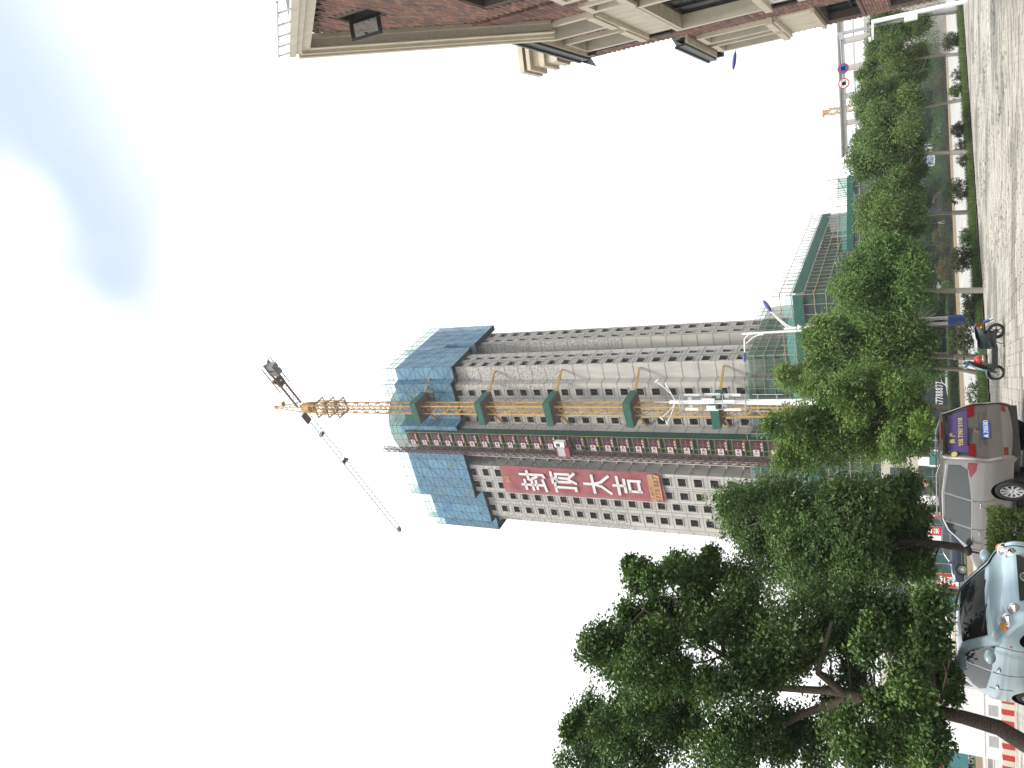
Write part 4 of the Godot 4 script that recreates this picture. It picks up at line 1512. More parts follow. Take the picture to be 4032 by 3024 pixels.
func build_hoarding() -> void:
	var t := thing("site_hoarding", "dark green site hoarding printed with white advertising words behind the hedge", "hoarding", Vector3(0, 0, -86), 52.43)
	for i in 36:
		var p := MB.new()
		p.col = Color.WHITE * (0.9 + 0.16 * ((i * 7) % 5) / 4.0)
		p.span(Vector3(-9.0 + 3.0 * i, 0.25, -0.04), Vector3(-6.03 + 3.0 * i, 3.75, 0.0))
		part("hoarding_panel", p, "hoarding", t)
	var f := MB.new()
	f.span(Vector3(-9, 3.75, -0.06), Vector3(99, 3.83, 0.03))
	for i in 37:
		f.span(Vector3(-9.06 + 3.0 * i, 0, -0.14), Vector3(-8.97 + 3.0 * i, 3.8, -0.05))
	part("rail", f, "steel", t)
	var face := Basis.IDENTITY
	text("phone_number", "67788877", 0.62, "print_white", t, Transform3D(face, Vector3(-2.42, 1.75, 0.02)), true)
	text("phone_digits", "600 7", 0.6, "print_white", t, Transform3D(face, Vector3(22.1, 1.7, 0.02)), true)
	glyphs("words", "直之北", Vector3(4.1, 1.75, 0.03), 0.72, Vector3(1.05, 0, 0), 0.1, "print_white", t)
	glyphs("words", "悦家", Vector3(22.2, 2.7, 0.03), 0.9, Vector3(1.2, 0, 0), 0.1, "print_white", t)
	glyphs("words", "直面", Vector3(29.3, 1.8, 0.03), 0.8, Vector3(1.1, 0, 0), 0.1, "print_white", t)
	glyphs("words", "态家两大公园", Vector3(55.2, 2.84, 0.03), 1.15, Vector3(1.65, 0, 0), 0.14, "print_white", t)
	glyphs("words", "触手可及", Vector3(59.2, 1.76, 0.03), 1.1, Vector3(1.6, 0, 0), 0.14, "print_white", t)
	# printed pictures: a car, a bird, a dancing figure
	var car := PackedVector2Array()
	for q in [[-3.4, 0.85], [-3.35, 1.05], [-2.6, 1.15], [-1.6, 1.22], [-0.9, 1.6], [0.2, 1.72], [1.1, 1.65], [1.5, 1.4], [1.6, 0.95], [1.4, 0.75], [-3.2, 0.75]]:
		car.append(Vector2(q[0] + 0.3, q[1] - 0.02))
	var c := MB.new()
	c.xf.origin.z = 0.01
	c.plate(car, 0.008)
	var ci := part("printed_car", c, "print_white", t)
	var cw := MB.new()
	cw.xf.origin.z = 0.019
	cw.plate(PackedVector2Array([Vector2(-1.0, 1.25), Vector2(-0.5, 1.55), Vector2(0.5, 1.62), Vector2(1.2, 1.52), Vector2(1.4, 1.25)]), 0.006)
	part("printed_window", cw, "hoarding", ci)
	var bd := MB.new()
	bd.xf.origin = Vector3(1.9, 0, 0.01)
	bd.plate(PackedVector2Array([Vector2(14.6, 1.7), Vector2(15.0, 1.95), Vector2(15.3, 2.5), Vector2(15.6, 2.0), Vector2(16.3, 1.7), Vector2(15.7, 1.65), Vector2(15.2, 1.4)]), 0.008)
	part("printed_bird", bd, "print_white", t)
	var fg := MB.new()
	fg.xf.origin = Vector3(4.0, 0, 0.02)
	fg.plate(PackedVector2Array([Vector2(28.35, 2.9), Vector2(28.45, 2.9), Vector2(28.5, 2.4), Vector2(28.75, 2.15), Vector2(28.6, 1.95), Vector2(28.7, 1.6), Vector2(28.9, 0.9), Vector2(28.78, 0.9), Vector2(28.5, 1.55), Vector2(28.25, 0.95), Vector2(28.13, 0.98), Vector2(28.35, 1.7), Vector2(28.3, 2.1), Vector2(28.1, 2.3), Vector2(28.38, 2.35)]), 0.008)
	fg.ball(Vector3(28.12, 2.95, 0.012), Vector3(0.17, 0.2, 0.01), 6)
	fg.ball(Vector3(28.9, 3.25, 0.012), Vector3(0.34, 0.26, 0.01), 6)
	part("printed_figure", fg, "print_white", t)
	var ph := MB.new()
	ph.span(Vector3(50.2, 1.97, 0.005), Vector3(54.0, 3.65, 0.03))
	var pf := part("picture_panel", ph, "print_white", t)
	var pi := MB.new()
	pi.col = Color(0.1, 0.13, 0.4)
	pi.span(Vector3(50.5, 2.95, 0.031), Vector3(53.7, 3.45, 0.04))
	pi.col = Color(0.35, 0.42, 0.55)
	pi.span(Vector3(50.5, 2.15, 0.031), Vector3(53.7, 2.93, 0.04))
	part("picture", pi, "paint", pf)
	var bp := MB.new()
	bp.span(Vector3(35.4, 1.2, 0.005), Vector3(41.4, 3.3, 0.03))
	part("blue_panel", bp, "blue_paint", t)


func pole_lamp(m: MB, a: Vector3, b: Vector3) -> void:  # a flattened lamp head from its socket to its tip
	var d := b - a
	m.ball((a + b) / 2, Vector3(d.length() * 0.52, 0.11, 0.19), 8, Basis(d.normalized(), Vector3.UP.slide(d.normalized()).normalized(), d.normalized().cross(Vector3.UP.slide(d.normalized()).normalized())))


func build_poles() -> void:
	var l := thing("street_lamp", "white twin-pole street lamp with blue base and two blue lamp heads", "street lamp", Vector3(2.72, 0, -41.5))
	var p := MB.new()
	p.sweep([Vector3(-0.13, 0.0, 0), Vector3(-0.13, 5, 0), Vector3(-0.21, 10.85, 0)], [0.085, 0.075, 0.055], 10)
	p.sweep([Vector3(0.13, 0.0, 0), Vector3(0.12, 5, 0), Vector3(-0.04, 8.7, 0)], [0.085, 0.075, 0.06], 10)
	for y in [2.2, 4.2, 6.2, 8.0]:
		p.box(Vector3(0, y, 0), Vector3(0.26, 0.08, 0.05))
	part("pole", p, "white_paint", l)
	var a := MB.new()
	a.sweep([Vector3(-0.3, 9.75, 0), Vector3(-0.22, 10.1, 0), Vector3(-0.25, 10.5, 0), Vector3(-0.5, 10.72, 0), Vector3(-1.0, 10.72, 0), Vector3(-1.22, 10.7, 0)], [0.04], 7)
	a.sweep([Vector3(-0.2, 9.6, 0), Vector3(-0.4, 10.25, 0), Vector3(-0.75, 10.65, 0)], [0.03], 7)
	a.sweep([Vector3(0.05, 7.9, 0), Vector3(-0.02, 8.2, 0), Vector3(0.1, 8.5, 0), Vector3(0.45, 8.9, 0), Vector3(0.9, 9.36, 0)], [0.04], 7)
	a.sweep([Vector3(0.02, 8.55, 0), Vector3(0.25, 8.8, 0), Vector3(0.6, 9.1, 0)], [0.03], 7)
	part("arm", a, "white_paint", l)
	for q in [[Vector3(-1.2, 10.7, 0), Vector3(-1.72, 10.72, 0)], [Vector3(0.88, 9.33, 0), Vector3(1.5, 9.72, 0)]]:
		var h := MB.new()
		pole_lamp(h, q[0], q[1])
		var hp := part("lamp_head", h, "lamp_blue", l)
		var g := MB.new()
		var d: Vector3 = q[1] - q[0]
		var n := Vector3(d.y, -d.x, 0).normalized() * signf(d.x) * 1.0
		if n.y > 0:
			n = -n
		g.ball((q[0] + q[1]) / 2 + n * 0.055, Vector3(0.24, 0.07, 0.15), 7, Basis(d.normalized(), Vector3(-d.y, d.x, 0).normalized(), Vector3.BACK))
		part("diffuser", g, "beige", hp)
	var bs := MB.new()
	bs.sweep([Vector3(0, 0, 0), Vector3(0, 1.3, 0)], [0.26, 0.25], 12)
	part("base_sleeve", bs, "blue_paint", l)
	# a lamp behind the brick house: only its arm and head show
	var l2 := thing("side_lamp", "slim grey street lamp half hidden behind the brick house, blue lamp head showing", "street lamp", Vector3(22.2, 0, -46))
	var p2 := MB.new()
	p2.sweep([Vector3(0, 0, 0), Vector3(0, 11.1, 0)], [0.09, 0.06], 8)
	p2.sweep([Vector3(0, 10.2, 0), Vector3(-0.3, 11.4, 0), Vector3(-1.4, 11.95, 0), Vector3(-2.75, 12.0, 0)], [0.04, 0.03], 6)
	part("pole", p2, "galvanised", l2)
	var h2 := MB.new()
	pole_lamp(h2, Vector3(-2.7, 12.0, 0), Vector3(-3.75, 12.15, 0))
	part("lamp_head", h2, "lamp_blue", l2)
	# high mast among the leaves of the big tree
	var hm := thing("slim_lamp_mast", "thin white lamp mast with crossed brackets rising behind the big left tree", "lamp mast", Vector3(-11.72, 0.75, -40))
	var p3 := MB.new()
	p3.sweep([Vector3(0, 0, 0), Vector3(0, 15.9, 0)], [0.13, 0.09], 8)
	part("pole", p3, "white_paint", hm)
	var br := MB.new()
	br.bar(Vector3(-1.5, 14.2, 0), Vector3(1.3, 15.0, 0), 0.14, 0.3)
	br.tube(Vector3(-1.5, 14.3, 0.3), Vector3(1.4, 15.2, 0.3), 0.03, -1, 5)
	br.tube(Vector3(-1.2, 14.9, -0.3), Vector3(1.5, 14.6, -0.3), 0.03, -1, 5)
	part("bracket", br, "galvanised", hm)
	# telecom monopole
	var tp := thing("telecom_pole", "white telecom monopole with ring brackets, panel antennas and four curved lamp arms", "telecom pole", Vector3(-2.58, -0.8, -95))
	tp.scale = Vector3.ONE * 1.484
	var m := MB.new()
	m.sweep([Vector3(0, 0, 0), Vector3(0, 15.5, 0), Vector3(0, 15.6, 0), Vector3(0, 22.0, 0)], [0.36, 0.24, 0.17, 0.15], 14)
	m.tube(Vector3(0, 22, 0), Vector3(0, 23.4, 0), 0.03, 0.015, 6)
	part("pole", m, "white_paint", tp)
	for y in [20.92, 19.1, 17.33, 15.49]:
		var r := MB.new()
		var pts := []
		for k in 25:
			pts.append(Vector3(cos(TAU * k / 24.0) * 0.74, y, sin(TAU * k / 24.0) * 0.74))
		r.sweep(pts, [0.045], 6, false)
		for k in 6:
			r.tube(Vector3(0, y, 0), Vector3(cos(TAU * k / 6.0) * 0.74, y, sin(TAU * k / 6.0) * 0.74), 0.03, -1, 5)
		part("ring_bracket", r, "galvanised", tp)
	var rods := MB.new()
	for k in 6:
		var q := Vector3(cos(TAU * (k + 0.5) / 6.0) * 0.7, 0, sin(TAU * (k + 0.5) / 6.0) * 0.7)
		rods.tube(q + Vector3.UP * 15.4, q + Vector3.UP * 21.0, 0.035, -1, 6)
	for q in [Vector3(0.62, 0, 0.3), Vector3(-0.72, 0, 0.2)]:
		rods.tube(q + Vector3.UP * 12.6, q + Vector3.UP * 15.0, 0.035, -1, 6)
		for y in [13.1, 14.6]:
			rods.bar(q + Vector3.UP * y, Vector3(0, y, 0), 0.06)
	part("antenna_mast", rods, "galvanised", tp)
	for q in [[0.62, 20.0, 0.25, 0.2, 1.35], [0.0, 19.6, 0.7, 0.3, 1.1], [0.65, 18.3, 0.2, 0.26, 1.3], [0.1, 18.5, 0.74, 0.42, 1.05], [-0.45, 18.3, 0.6, 0.34, 0.75], [0.6, 16.6, 0.3, 0.22, 1.3], [-0.62, 16.6, 0.3, 0.26, 1.35], [0.05, 16.8, 0.72, 0.26, 0.9], [-0.6, 20.0, 0.3, 0.26, 1.1], [-0.66, 18.4, 0.1, 0.24, 1.2]]:
		var an := MB.new()
		an.box(Vector3(q[0], q[1], q[2]), Vector3(q[3], q[4], 0.12), Basis(Vector3.UP, atan2(q[0], q[2])))
		part("panel_antenna", an, "white_paint", tp)
	for q in [[0.3, 20.1, 0.45], [-0.35, 20.0, 0.4], [0.4, 17.9, -0.3], [-0.3, 17.2, 0.45], [0.5, 17.0, 0.5]]:
		var bx := MB.new()
		bx.box(Vector3(q[0], q[1], q[2]), Vector3(0.24, 0.34, 0.16))
		part("radio_unit", bx, "galvanised", tp)
	for q in [[1.75, 23.0, 0.4], [1.35, 22.35, -0.2], [-1.3, 22.6, 0.4], [-1.75, 22.3, -0.2]]:
		var e := Vector3(q[0], q[1], q[2])
		var am := MB.new()
		am.sweep([Vector3(0, 21.5, 0), Vector3(q[0] * 0.35, 21.75, q[2] * 0.4), Vector3(q[0] * 0.75, lerpf(21.75, q[1], 0.55), q[2] * 0.8), e], [0.035], 6)
		var ap := part("lamp_arm", am, "white_paint", tp)
		var hh := MB.new()
		hh.ball(e + Vector3(signf(q[0]) * 0.12, 0.0, 0), Vector3(0.26, 0.06, 0.1), 6, Basis(Vector3.BACK, -0.9 * signf(q[0]) if q[1] > 22.5 else 0.5))
		part("lamp_head", hh, "white_paint", ap)
	# traffic sign pole
	var sp := thing("traffic_sign_pole", "grey pole with a long arm carrying two round traffic signs", "sign pole", Vector3(27.55, 0, -66))
	var s := MB.new()
	s.sweep([Vector3(0, 0, 0), Vector3(0, 8.5, 0)], [0.14, 0.12], 10)
	s.sweep([Vector3(-0.1, 8.2, 0), Vector3(-0.7, 8.26, 0), Vector3(-4.2, 8.1, 0)], [0.1, 0.05, 0.04], 8)
	s.box(Vector3(-0.3, 8.2, 0), Vector3(0.5, 0.34, 0.3))
	part("pole", s, "galvanised", sp)
	var ns := MB.new()
	ns.lathe(Vector3(-2.85, 8.1, 0.1), Vector3.BACK, [Vector2(0, 0), Vector2(0.42, 0), Vector2(0.42, 0.03), Vector2(0, 0.03)], 28)
	var nd := part("no_stopping_sign", ns, "kerb_red", sp)
	var nb := MB.new()
	for k in 4:
		var pl := PackedVector2Array()
		for i in 9:
			var g := TAU * k / 4.0 - 0.6 + 1.2 * i / 8.0
			pl.append(Vector2(cos(g), sin(g)) * 0.355)
		pl.append(Vector2(cos(TAU * k / 4.0), sin(TAU * k / 4.0)) * 0.075)
		nb.xf.origin = Vector3(-2.85, 8.1, 0.131)
		nb.plate(pl, 0.005)
	part("blue_field", nb, "blue_paint", nd)
	var fs := MB.new()
	fs.lathe(Vector3(-4.05, 8.06, 0.1), Vector3.BACK, [Vector2(0, 0), Vector2(0.42, 0), Vector2(0.42, 0.03), Vector2(0, 0.03)], 28)
	var fd := part("speed_limit_sign", fs, "kerb_red", sp)
	var fw := MB.new()
	fw.lathe(Vector3(-4.05, 8.06, 0.131), Vector3.BACK, [Vector2(0, 0), Vector2(0.335, 0), Vector2(0.335, 0.005), Vector2(0, 0.005)], 28)
	part("white_field", fw, "white_paint", fd)
	text("number", "50", 0.36, "black_plastic", fd, Transform3D(Basis.IDENTITY, Vector3(-4.05, 8.06, 0.142)))
	var cc := thing("camera_pole", "white square camera pole with a short arm in front of the brick house", "camera pole", Vector3(22.0, 0, -52))
	var cp := MB.new()
	cp.span(Vector3(-0.1, 0, -0.1), Vector3(0.1, 5.1, 0.1))
	part("pole", cp, "white_paint", cc)
	var ca := MB.new()
	ca.span(Vector3(-1.1, 4.98, -0.05), Vector3(-0.1, 5.1, 0.05))
	var cap := part("arm", ca, "white_paint", cc)
	var cm := MB.new()
	cm.box(Vector3(-1.05, 5.2, 0.05), Vector3(0.16, 0.14, 0.34))
	part("camera_housing", cm, "white_paint", cap)
	var cb := MB.new()
	cb.span(Vector3(-0.42, 2.6, -0.1), Vector3(-0.1, 3.3, 0.12))
	part("control_box", cb, "white_paint", cc)
	tag(cc, "white square camera pole with a short arm left of the brick house's far corner", "camera pole")


func leaf_clump(count: int, spread: float, long: float, wide: float, seed_: int) -> ArrayMesh:
	R.seed = seed_
	var m := MB.new()
	for i in count:
		var d := Vector3(R.randfn(), R.randfn() * 0.8, R.randfn()).normalized()
		var o := d * spread * R.randf_range(0.25, 1.0)
		var tip := (d + Vector3(R.randfn(), R.randfn(), R.randfn()) * 0.55 + Vector3.DOWN * 0.25).normalized()
		var side := tip.cross(Vector3(R.randfn(), 1.6, R.randfn())).normalized()
		var up := side.cross(tip).normalized()
		var l := long * R.randf_range(0.7, 1.2)
		var w := wide * R.randf_range(0.8, 1.15)
		var a := o
		var b := o + tip * l * 0.45 + side * w / 2 + up * w * 0.18
		var c := o + tip * l * 0.45 - side * w / 2 + up * w * 0.18
		var e := o + tip * l - up * l * 0.1
		m.tri(a, b, e)
		m.tri(a, e, c)
	return m.mesh()


var clumps := {}


func clump(key: String) -> ArrayMesh:
	if not clumps.has(key):
		match key:
			"near": clumps[key] = leaf_clump(6, 0.1, 0.098, 0.05, 101)
			"mid": clumps[key] = leaf_clump(6, 0.14, 0.115, 0.06, 102)
			"far": clumps[key] = leaf_clump(7, 0.2, 0.15, 0.08, 103)
			"shrub": clumps[key] = leaf_clump(8, 0.1, 0.085, 0.045, 104)
			"hedge": clumps[key] = leaf_clump(8, 0.1, 0.085, 0.04, 105)
			"box": clumps[key] = leaf_clump(8, 0.05, 0.045, 0.022, 106)
	return clumps[key]


func crown(t: Node3D, blobs: Array, key: String, per: float, deep: float, leaf: Color, young: Color, seed_: int) -> void:
	R.seed = seed_
	var xs := []
	var cs := []
	for b in blobs:
		var c := Vector3(b[0], b[1], b[2]) - t.position
		var r: float = b[3]
		for q in 4:  # one lump in place, one at another depth, two smaller sprays that break the outline
			var o := c
			var g := 1.0
			if q == 1:
				o += Vector3(R.randfn() * r * 0.3, R.randfn() * r * 0.25, R.randf_range(-deep, deep))
			elif q > 1:
				g = R.randf_range(0.35, 0.6)
				o += Vector3(R.randfn(), R.randfn(), R.randfn()).normalized() * r * R.randf_range(0.9, 1.45)
			var tint := leaf.lerp(young, pow(R.randf(), 2.0) * 0.6) * R.randf_range(0.88, 1.12)
			for i in int(per * (0.75 + r) * pow(g, 1.6)):
				var d := Vector3(R.randfn(), R.randfn(), R.randfn()) * 0.62
				if d.length() > 1.9:
					continue
				var p := o + d * Vector3(1.05, 0.95, 1.05) * r * 1.08 * g
				var f := Basis(Vector3.UP, R.randf() * TAU) * Basis(Vector3.RIGHT, R.randf_range(-0.7, 0.7))
				xs.append(Transform3D(f.scaled(Vector3.ONE * R.randf_range(0.7, 1.25)), p))
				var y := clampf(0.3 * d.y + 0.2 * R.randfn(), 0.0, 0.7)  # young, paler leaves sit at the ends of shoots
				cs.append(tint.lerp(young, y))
	baked("crown", clump(key), xs, cs, "leaf", t)


func limbs(t: Node3D, lines: Array, blobs: Array, bark: String, twig: float, every := 1) -> void:
	var m := MB.new()
	for l in lines:
		var pts := []
		for q in l[0]:
			pts.append(Vector3(q[0], q[1], q[2]) - t.position)
		var rs := []
		for i in pts.size():
			rs.append(lerpf(l[1], l[2], i as float / (pts.size() - 1)))
		m.sweep(pts, rs, 10)
	var tr := part("trunk", m, bark, t)
	# branches reach from the nearest limb point to every lump of leaves
	var br := MB.new()
	for k in range(0, blobs.size(), every):
		var b = blobs[k]
		var c := Vector3(b[0], b[1], b[2]) - t.position
		var best := Vector3.ZERO
		var near := 1e9
		for l in lines:
			for i in range(1, l[0].size()):
				for f in [0.0, 0.5]:
					var q0 := Vector3(l[0][i - 1][0], l[0][i - 1][1], l[0][i - 1][2]).lerp(Vector3(l[0][i][0], l[0][i][1], l[0][i][2]), f + 0.5) - t.position
					var dd := q0.distance_to(c) + maxf(0.0, q0.y - c.y + 0.3) * 2.0
					if dd < near and q0.y > 1.4:
						near = dd
						best = q0
		var mid := best.lerp(c, 0.55) + Vector3.DOWN * 0.08 * near
		br.sweep([best, mid, c], [twig, twig * 0.7, twig * 0.3], 5, false)
	part("branch", br, bark, tr)


func tree(called: String, label: String, at: Vector3, lines: Array, blobs: Array, key: String, per: float, deep: float, leaf: Color, young: Color, bark: String, twig: float, seed_: int, white := 0.0, group := "") -> void:
	var t := thing(called, label, "tree", at, 0, group)
	limbs(t, lines, blobs, bark, twig)
	crown(t, blobs, key, per, deep, leaf, young, seed_)
	if white > 0.0:
		var m := MB.new()
		var r: float = lines[0][1]
		var q0 := Vector3(lines[0][0][0][0], 0, lines[0][0][0][2]) - at
		var q1 := Vector3(lines[0][0][1][0], lines[0][0][1][1], lines[0][0][1][2]) - at
		m.tube(q0, q0.lerp(q1, white / q1.y), r * 1.06, r * 1.05, 10)
		part("white_wash", m, "whitewash", t)


func build_trees() -> void:
	var deep := Color(0.046, 0.096, 0.026)
	var fresh := Color(0.135, 0.225, 0.045)
	var mid := Color(0.052, 0.108, 0.027)
	tree("camphor_tree", "big dark green tree at the left whose leaning trunk stands beside the grey cabinets", Vector3(-6.0, 0, -14.5),
		[[[[-6.05, 0.0, -14.5], [-5.8, 0.57, -14.5], [-5.63, 0.9, -14.5], [-5.56, 1.4, -14.5], [-5.53, 2.1, -14.5], [-5.51, 2.7, -14.5], [-5.51, 3.43, -14.5], [-5.62, 4.36, -14.5], [-5.75, 5.53, -14.5], [-5.68, 6.6, -14.4]], 0.15, 0.03],
		[[[-5.5, 3.2, -14.5], [-5.19, 3.6, -14.45], [-4.94, 3.55, -14.3], [-4.51, 3.42, -14.1], [-4.1, 3.3, -13.9]], 0.075, 0.03],
		[[[-5.52, 2.9, -14.5], [-5.83, 3.5, -14.6], [-6.1, 3.93, -14.7], [-6.6, 4.5, -14.8], [-7.2, 5.3, -14.9]], 0.10, 0.03],
		[[[-5.62, 4.3, -14.5], [-5.18, 5.28, -14.5], [-4.8, 6.0, -14.4], [-4.5, 6.8, -14.4]], 0.06, 0.02],
		[[[-5.7, 5.0, -14.5], [-6.2, 6.0, -14.7], [-6.8, 7.4, -14.6], [-7.1, 8.4, -14.6]], 0.05, 0.015]],
		CROWN_A, "near", 150, 1.0, deep, fresh, "bark", 0.022, 201)
	tree("street_tree", "mid green leafy tree whose bare trunk rises between the grey van and pale blue car", Vector3(-4.45, 0, -22.5),
		[[[[-4.47, 0.0, -22.5], [-4.36, 0.88, -22.5], [-4.27, 1.71, -22.5], [-4.26, 2.53, -22.5], [-4.31, 3.5, -22.5], [-4.33, 4.46, -22.5], [-4.05, 6.2, -22.5]], 0.125, 0.03],
		[[[-4.28, 2.3, -22.5], [-4.9, 3.3, -22.6], [-5.3, 4.4, -22.6]], 0.05, 0.02], [[[-4.3, 2.8, -22.5], [-3.6, 3.8, -22.3], [-3.3, 4.9, -22.3]], 0.05, 0.02]],
		CROWN_B, "mid", 165, 1.3, mid, fresh, "bark", 0.025, 202)
	tree("street_tree", "bright green rounded tree standing behind the grey van, in front of the telecom pole", Vector3(-1.5, 0, -30),
		[[[[-1.45, 0.0, -30], [-1.47, 0.94, -30], [-1.5, 3.25, -30], [-1.49, 4.49, -30], [-1.49, 5.78, -30], [-1.36, 6.6, -30]], 0.12, 0.03],
		[[[-1.5, 2.4, -30], [-2.1, 3.6, -30.2], [-2.5, 4.4, -30.2]], 0.05, 0.02], [[[-1.5, 2.8, -30], [-0.9, 3.8, -29.8], [-0.6, 4.9, -29.7]], 0.05, 0.02]],
		CROWN_C, "mid", 180, 1.4, Color(0.082, 0.155, 0.032), Color(0.20, 0.30, 0.055), "bark", 0.025, 203)
	var g := "street trees along the near side of the road"
	tree("street_tree", "tall yellow-green street tree just right of the scooter, beside the white street lamp", Vector3(1.0, 0, -41.5),
		[[[[0.95, 0.0, -41.5], [1.02, 1.67, -41.5], [1.1, 3.17, -41.5], [1.19, 5.53, -41.5], [1.3, 7.6, -41.5]], 0.14, 0.03],
		[[[0.2, 0.0, -42.0], [0.4, 0.73, -42.0], [0.51, 1.78, -42.0], [0.63, 2.75, -42.0], [0.8, 4.0, -42]], 0.13, 0.06]],
		CROWN_D, "far", 130, 1.5, Color(0.084, 0.160, 0.038), Color(0.218, 0.320, 0.070), "bark_pale", 0.04, 204, 1.1, g)
	var rows := [
		["round street tree next right of the white street lamp", [[3.75, -0.02, -38.5], [3.85, 1.63, -38.5], [4.01, 3.12, -38.5], [4.18, 4.9, -38.5]], CROWN_E, Color(0.072, 0.154, 0.038), Color(0.166, 0.269, 0.064)],
		["street tree with a broad pale-topped crown before the low green scaffolds", [[8.91, -0.02, -48.0], [9.04, 1.58, -48.0], [8.98, 2.81, -48.0], [9.2, 4.6, -48.0]], CROWN_F, Color(0.073, 0.141, 0.036), Color(0.192, 0.269, 0.064)],
		["street tree before the white lettering and picture panel on the hoarding's right half", [[12.38, -0.02, -49.0], [12.6, 1.54, -49.0], [12.8, 2.79, -49.0], [13.23, 4.9, -49.0]], CROWN_G, Color(0.067, 0.128, 0.036), Color(0.166, 0.237, 0.064)],
		["dark street tree, third from the brick house, below the 50 sign", [[18.48, -0.02, -59.0], [18.45, 1.48, -59.0], [18.39, 2.99, -59.0], [18.65, 5.34, -59.0]], CROWN_H, Color(0.059, 0.113, 0.032), Color(0.154, 0.224, 0.058)],
		["street tree, second from the brick house, reaching up to the open roof frame", [[22.97, -0.02, -63.0], [23.19, 1.43, -63.0], [23.24, 3.04, -63.0], [23.39, 5.2, -63.0]], CROWN_I, Color(0.064, 0.120, 0.032), Color(0.186, 0.256, 0.051)],
		["street tree nearest the brick house, behind the camera pole", [[28.06, -0.02, -68.0], [28.23, 1.37, -68.0], [28.37, 3.11, -68.0], [28.3, 4.6, -68]], CROWN_J, Color(0.061, 0.115, 0.031), Color(0.134, 0.192, 0.045)],
	]
	for i in rows.size():
		var r = rows[i]
		tree("street_tree", r[0], Vector3(r[1][0][0], 0, r[1][0][2]), [[r[1], 0.12, 0.03]], r[2], "far", 130, 1.5, r[3], r[4], "bark_pale", 0.035, 210 + i, 1.0, g)
	# palms on the far side of the road
	var spots := [[5.2, -88.5, 3.6, "stout palm with a brown trunk at the hoarding, behind the scooter's saddle"], [2.3, -85.5, 3.4, "stout brown palm trunk at the hoarding just left of the printed words"], [-2.6, -79.6, 3.7, "stout brown palm trunk in front of the printed phone number"], [-4.6, -76.5, 3.8, "stout brown palm trunk just right of the grey van's roof"], [-16.4, -67.5, 3.4, "stout brown palm trunk behind the dark blue car"], [-10.3, -84, 2.6, "low palm left of the white shop pillar above the grey van"], [-12.6, -84, 2.4, "low palm between two red shop banners above the grey van"]]
	R.seed = 66
	for i in spots.size():
		var s = spots[i]
		var t := thing("palm_tree", s[3], "palm tree", Vector3(s[0], 0, s[1]), 0, "palms on the far side of the road")
		var tr := MB.new()
		for k in 12:
			tr.lathe(Vector3(0, s[2] * k / 12.0, 0), Vector3.UP, [Vector2(0.24, 0), Vector2(0.29, s[2] / 12.0 * 0.9), Vector2(0.22, s[2] / 12.0)], 10)
		part("trunk", tr, "bark", t)
		var fr := MB.new()
		for k in 22:
			var a := TAU * k / 22.0 + R.randf() * 0.3
			var lift := R.randf_range(-0.5, 1.3)
			var dir := Vector3(cos(a), 0, sin(a))
			var prev := Vector3(0, s[2], 0)
			for j in 7:
				var f := (j + 1) / 7.0
				var q := Vector3(0, s[2], 0) + dir * 1.9 * f * cos(lift * 0.6) + Vector3.UP * (sin(lift) * 1.9 * f - 1.1 * f * f)
				var side := dir.cross(Vector3.UP)
				fr.col = Color(0.06, 0.10, 0.03) * R.randf_range(0.7, 1.2)
				fr.bar(prev, q, 0.025)
				for sg in [-1, 1]:
					for z in 3:
						var o := prev.lerp(q, z / 3.0)
						fr.tri(o, o + (q - prev) * 0.14, o + side * sg * 0.5 * (1.1 - f * 0.6) + dir * 0.25 - Vector3.UP * 0.14)
				prev = q
		part("frond", fr, "leaf", t)


func shrub(called: String, label: String, at: Vector3, w: float, h: float, leaf: Color, young: Color, seed_: int, per := 260, group := "") -> void:
	var t := thing(called, label, "shrub", at, 0, group)
	R.seed = seed_
	var st := MB.new()
	for k in 5:
		var a := TAU * k / 5.0
		st.tube(Vector3(cos(a), 0, sin(a)) * 0.06, Vector3(cos(a) * w * 0.25, h * 0.6, sin(a) * w * 0.25), 0.02, 0.01, 5)
	part("stem", st, "bark", t)
	var xs := []
	var cs := []
	for i in per:
		var d := Vector3(R.randfn(), R.randfn(), R.randfn()).normalized() * pow(R.randf(), 0.35)
		var p := Vector3(d.x * w * 0.5, h * 0.56 + d.y * h * 0.45, d.z * w * 0.5)
		p *= 1.0 + 0.12 * sin(d.x * 5 + seed_) * sin(d.y * 4.0)
		xs.append(Transform3D(Basis(Vector3(R.randfn(), R.randfn(), R.randfn()).normalized(), R.randf() * TAU).scaled(Vector3.ONE * R.randf_range(0.7, 1.2)), p))
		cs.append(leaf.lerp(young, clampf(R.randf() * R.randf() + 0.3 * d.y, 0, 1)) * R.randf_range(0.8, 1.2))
	baked("foliage", clump("shrub"), xs, cs, "leaf", t)


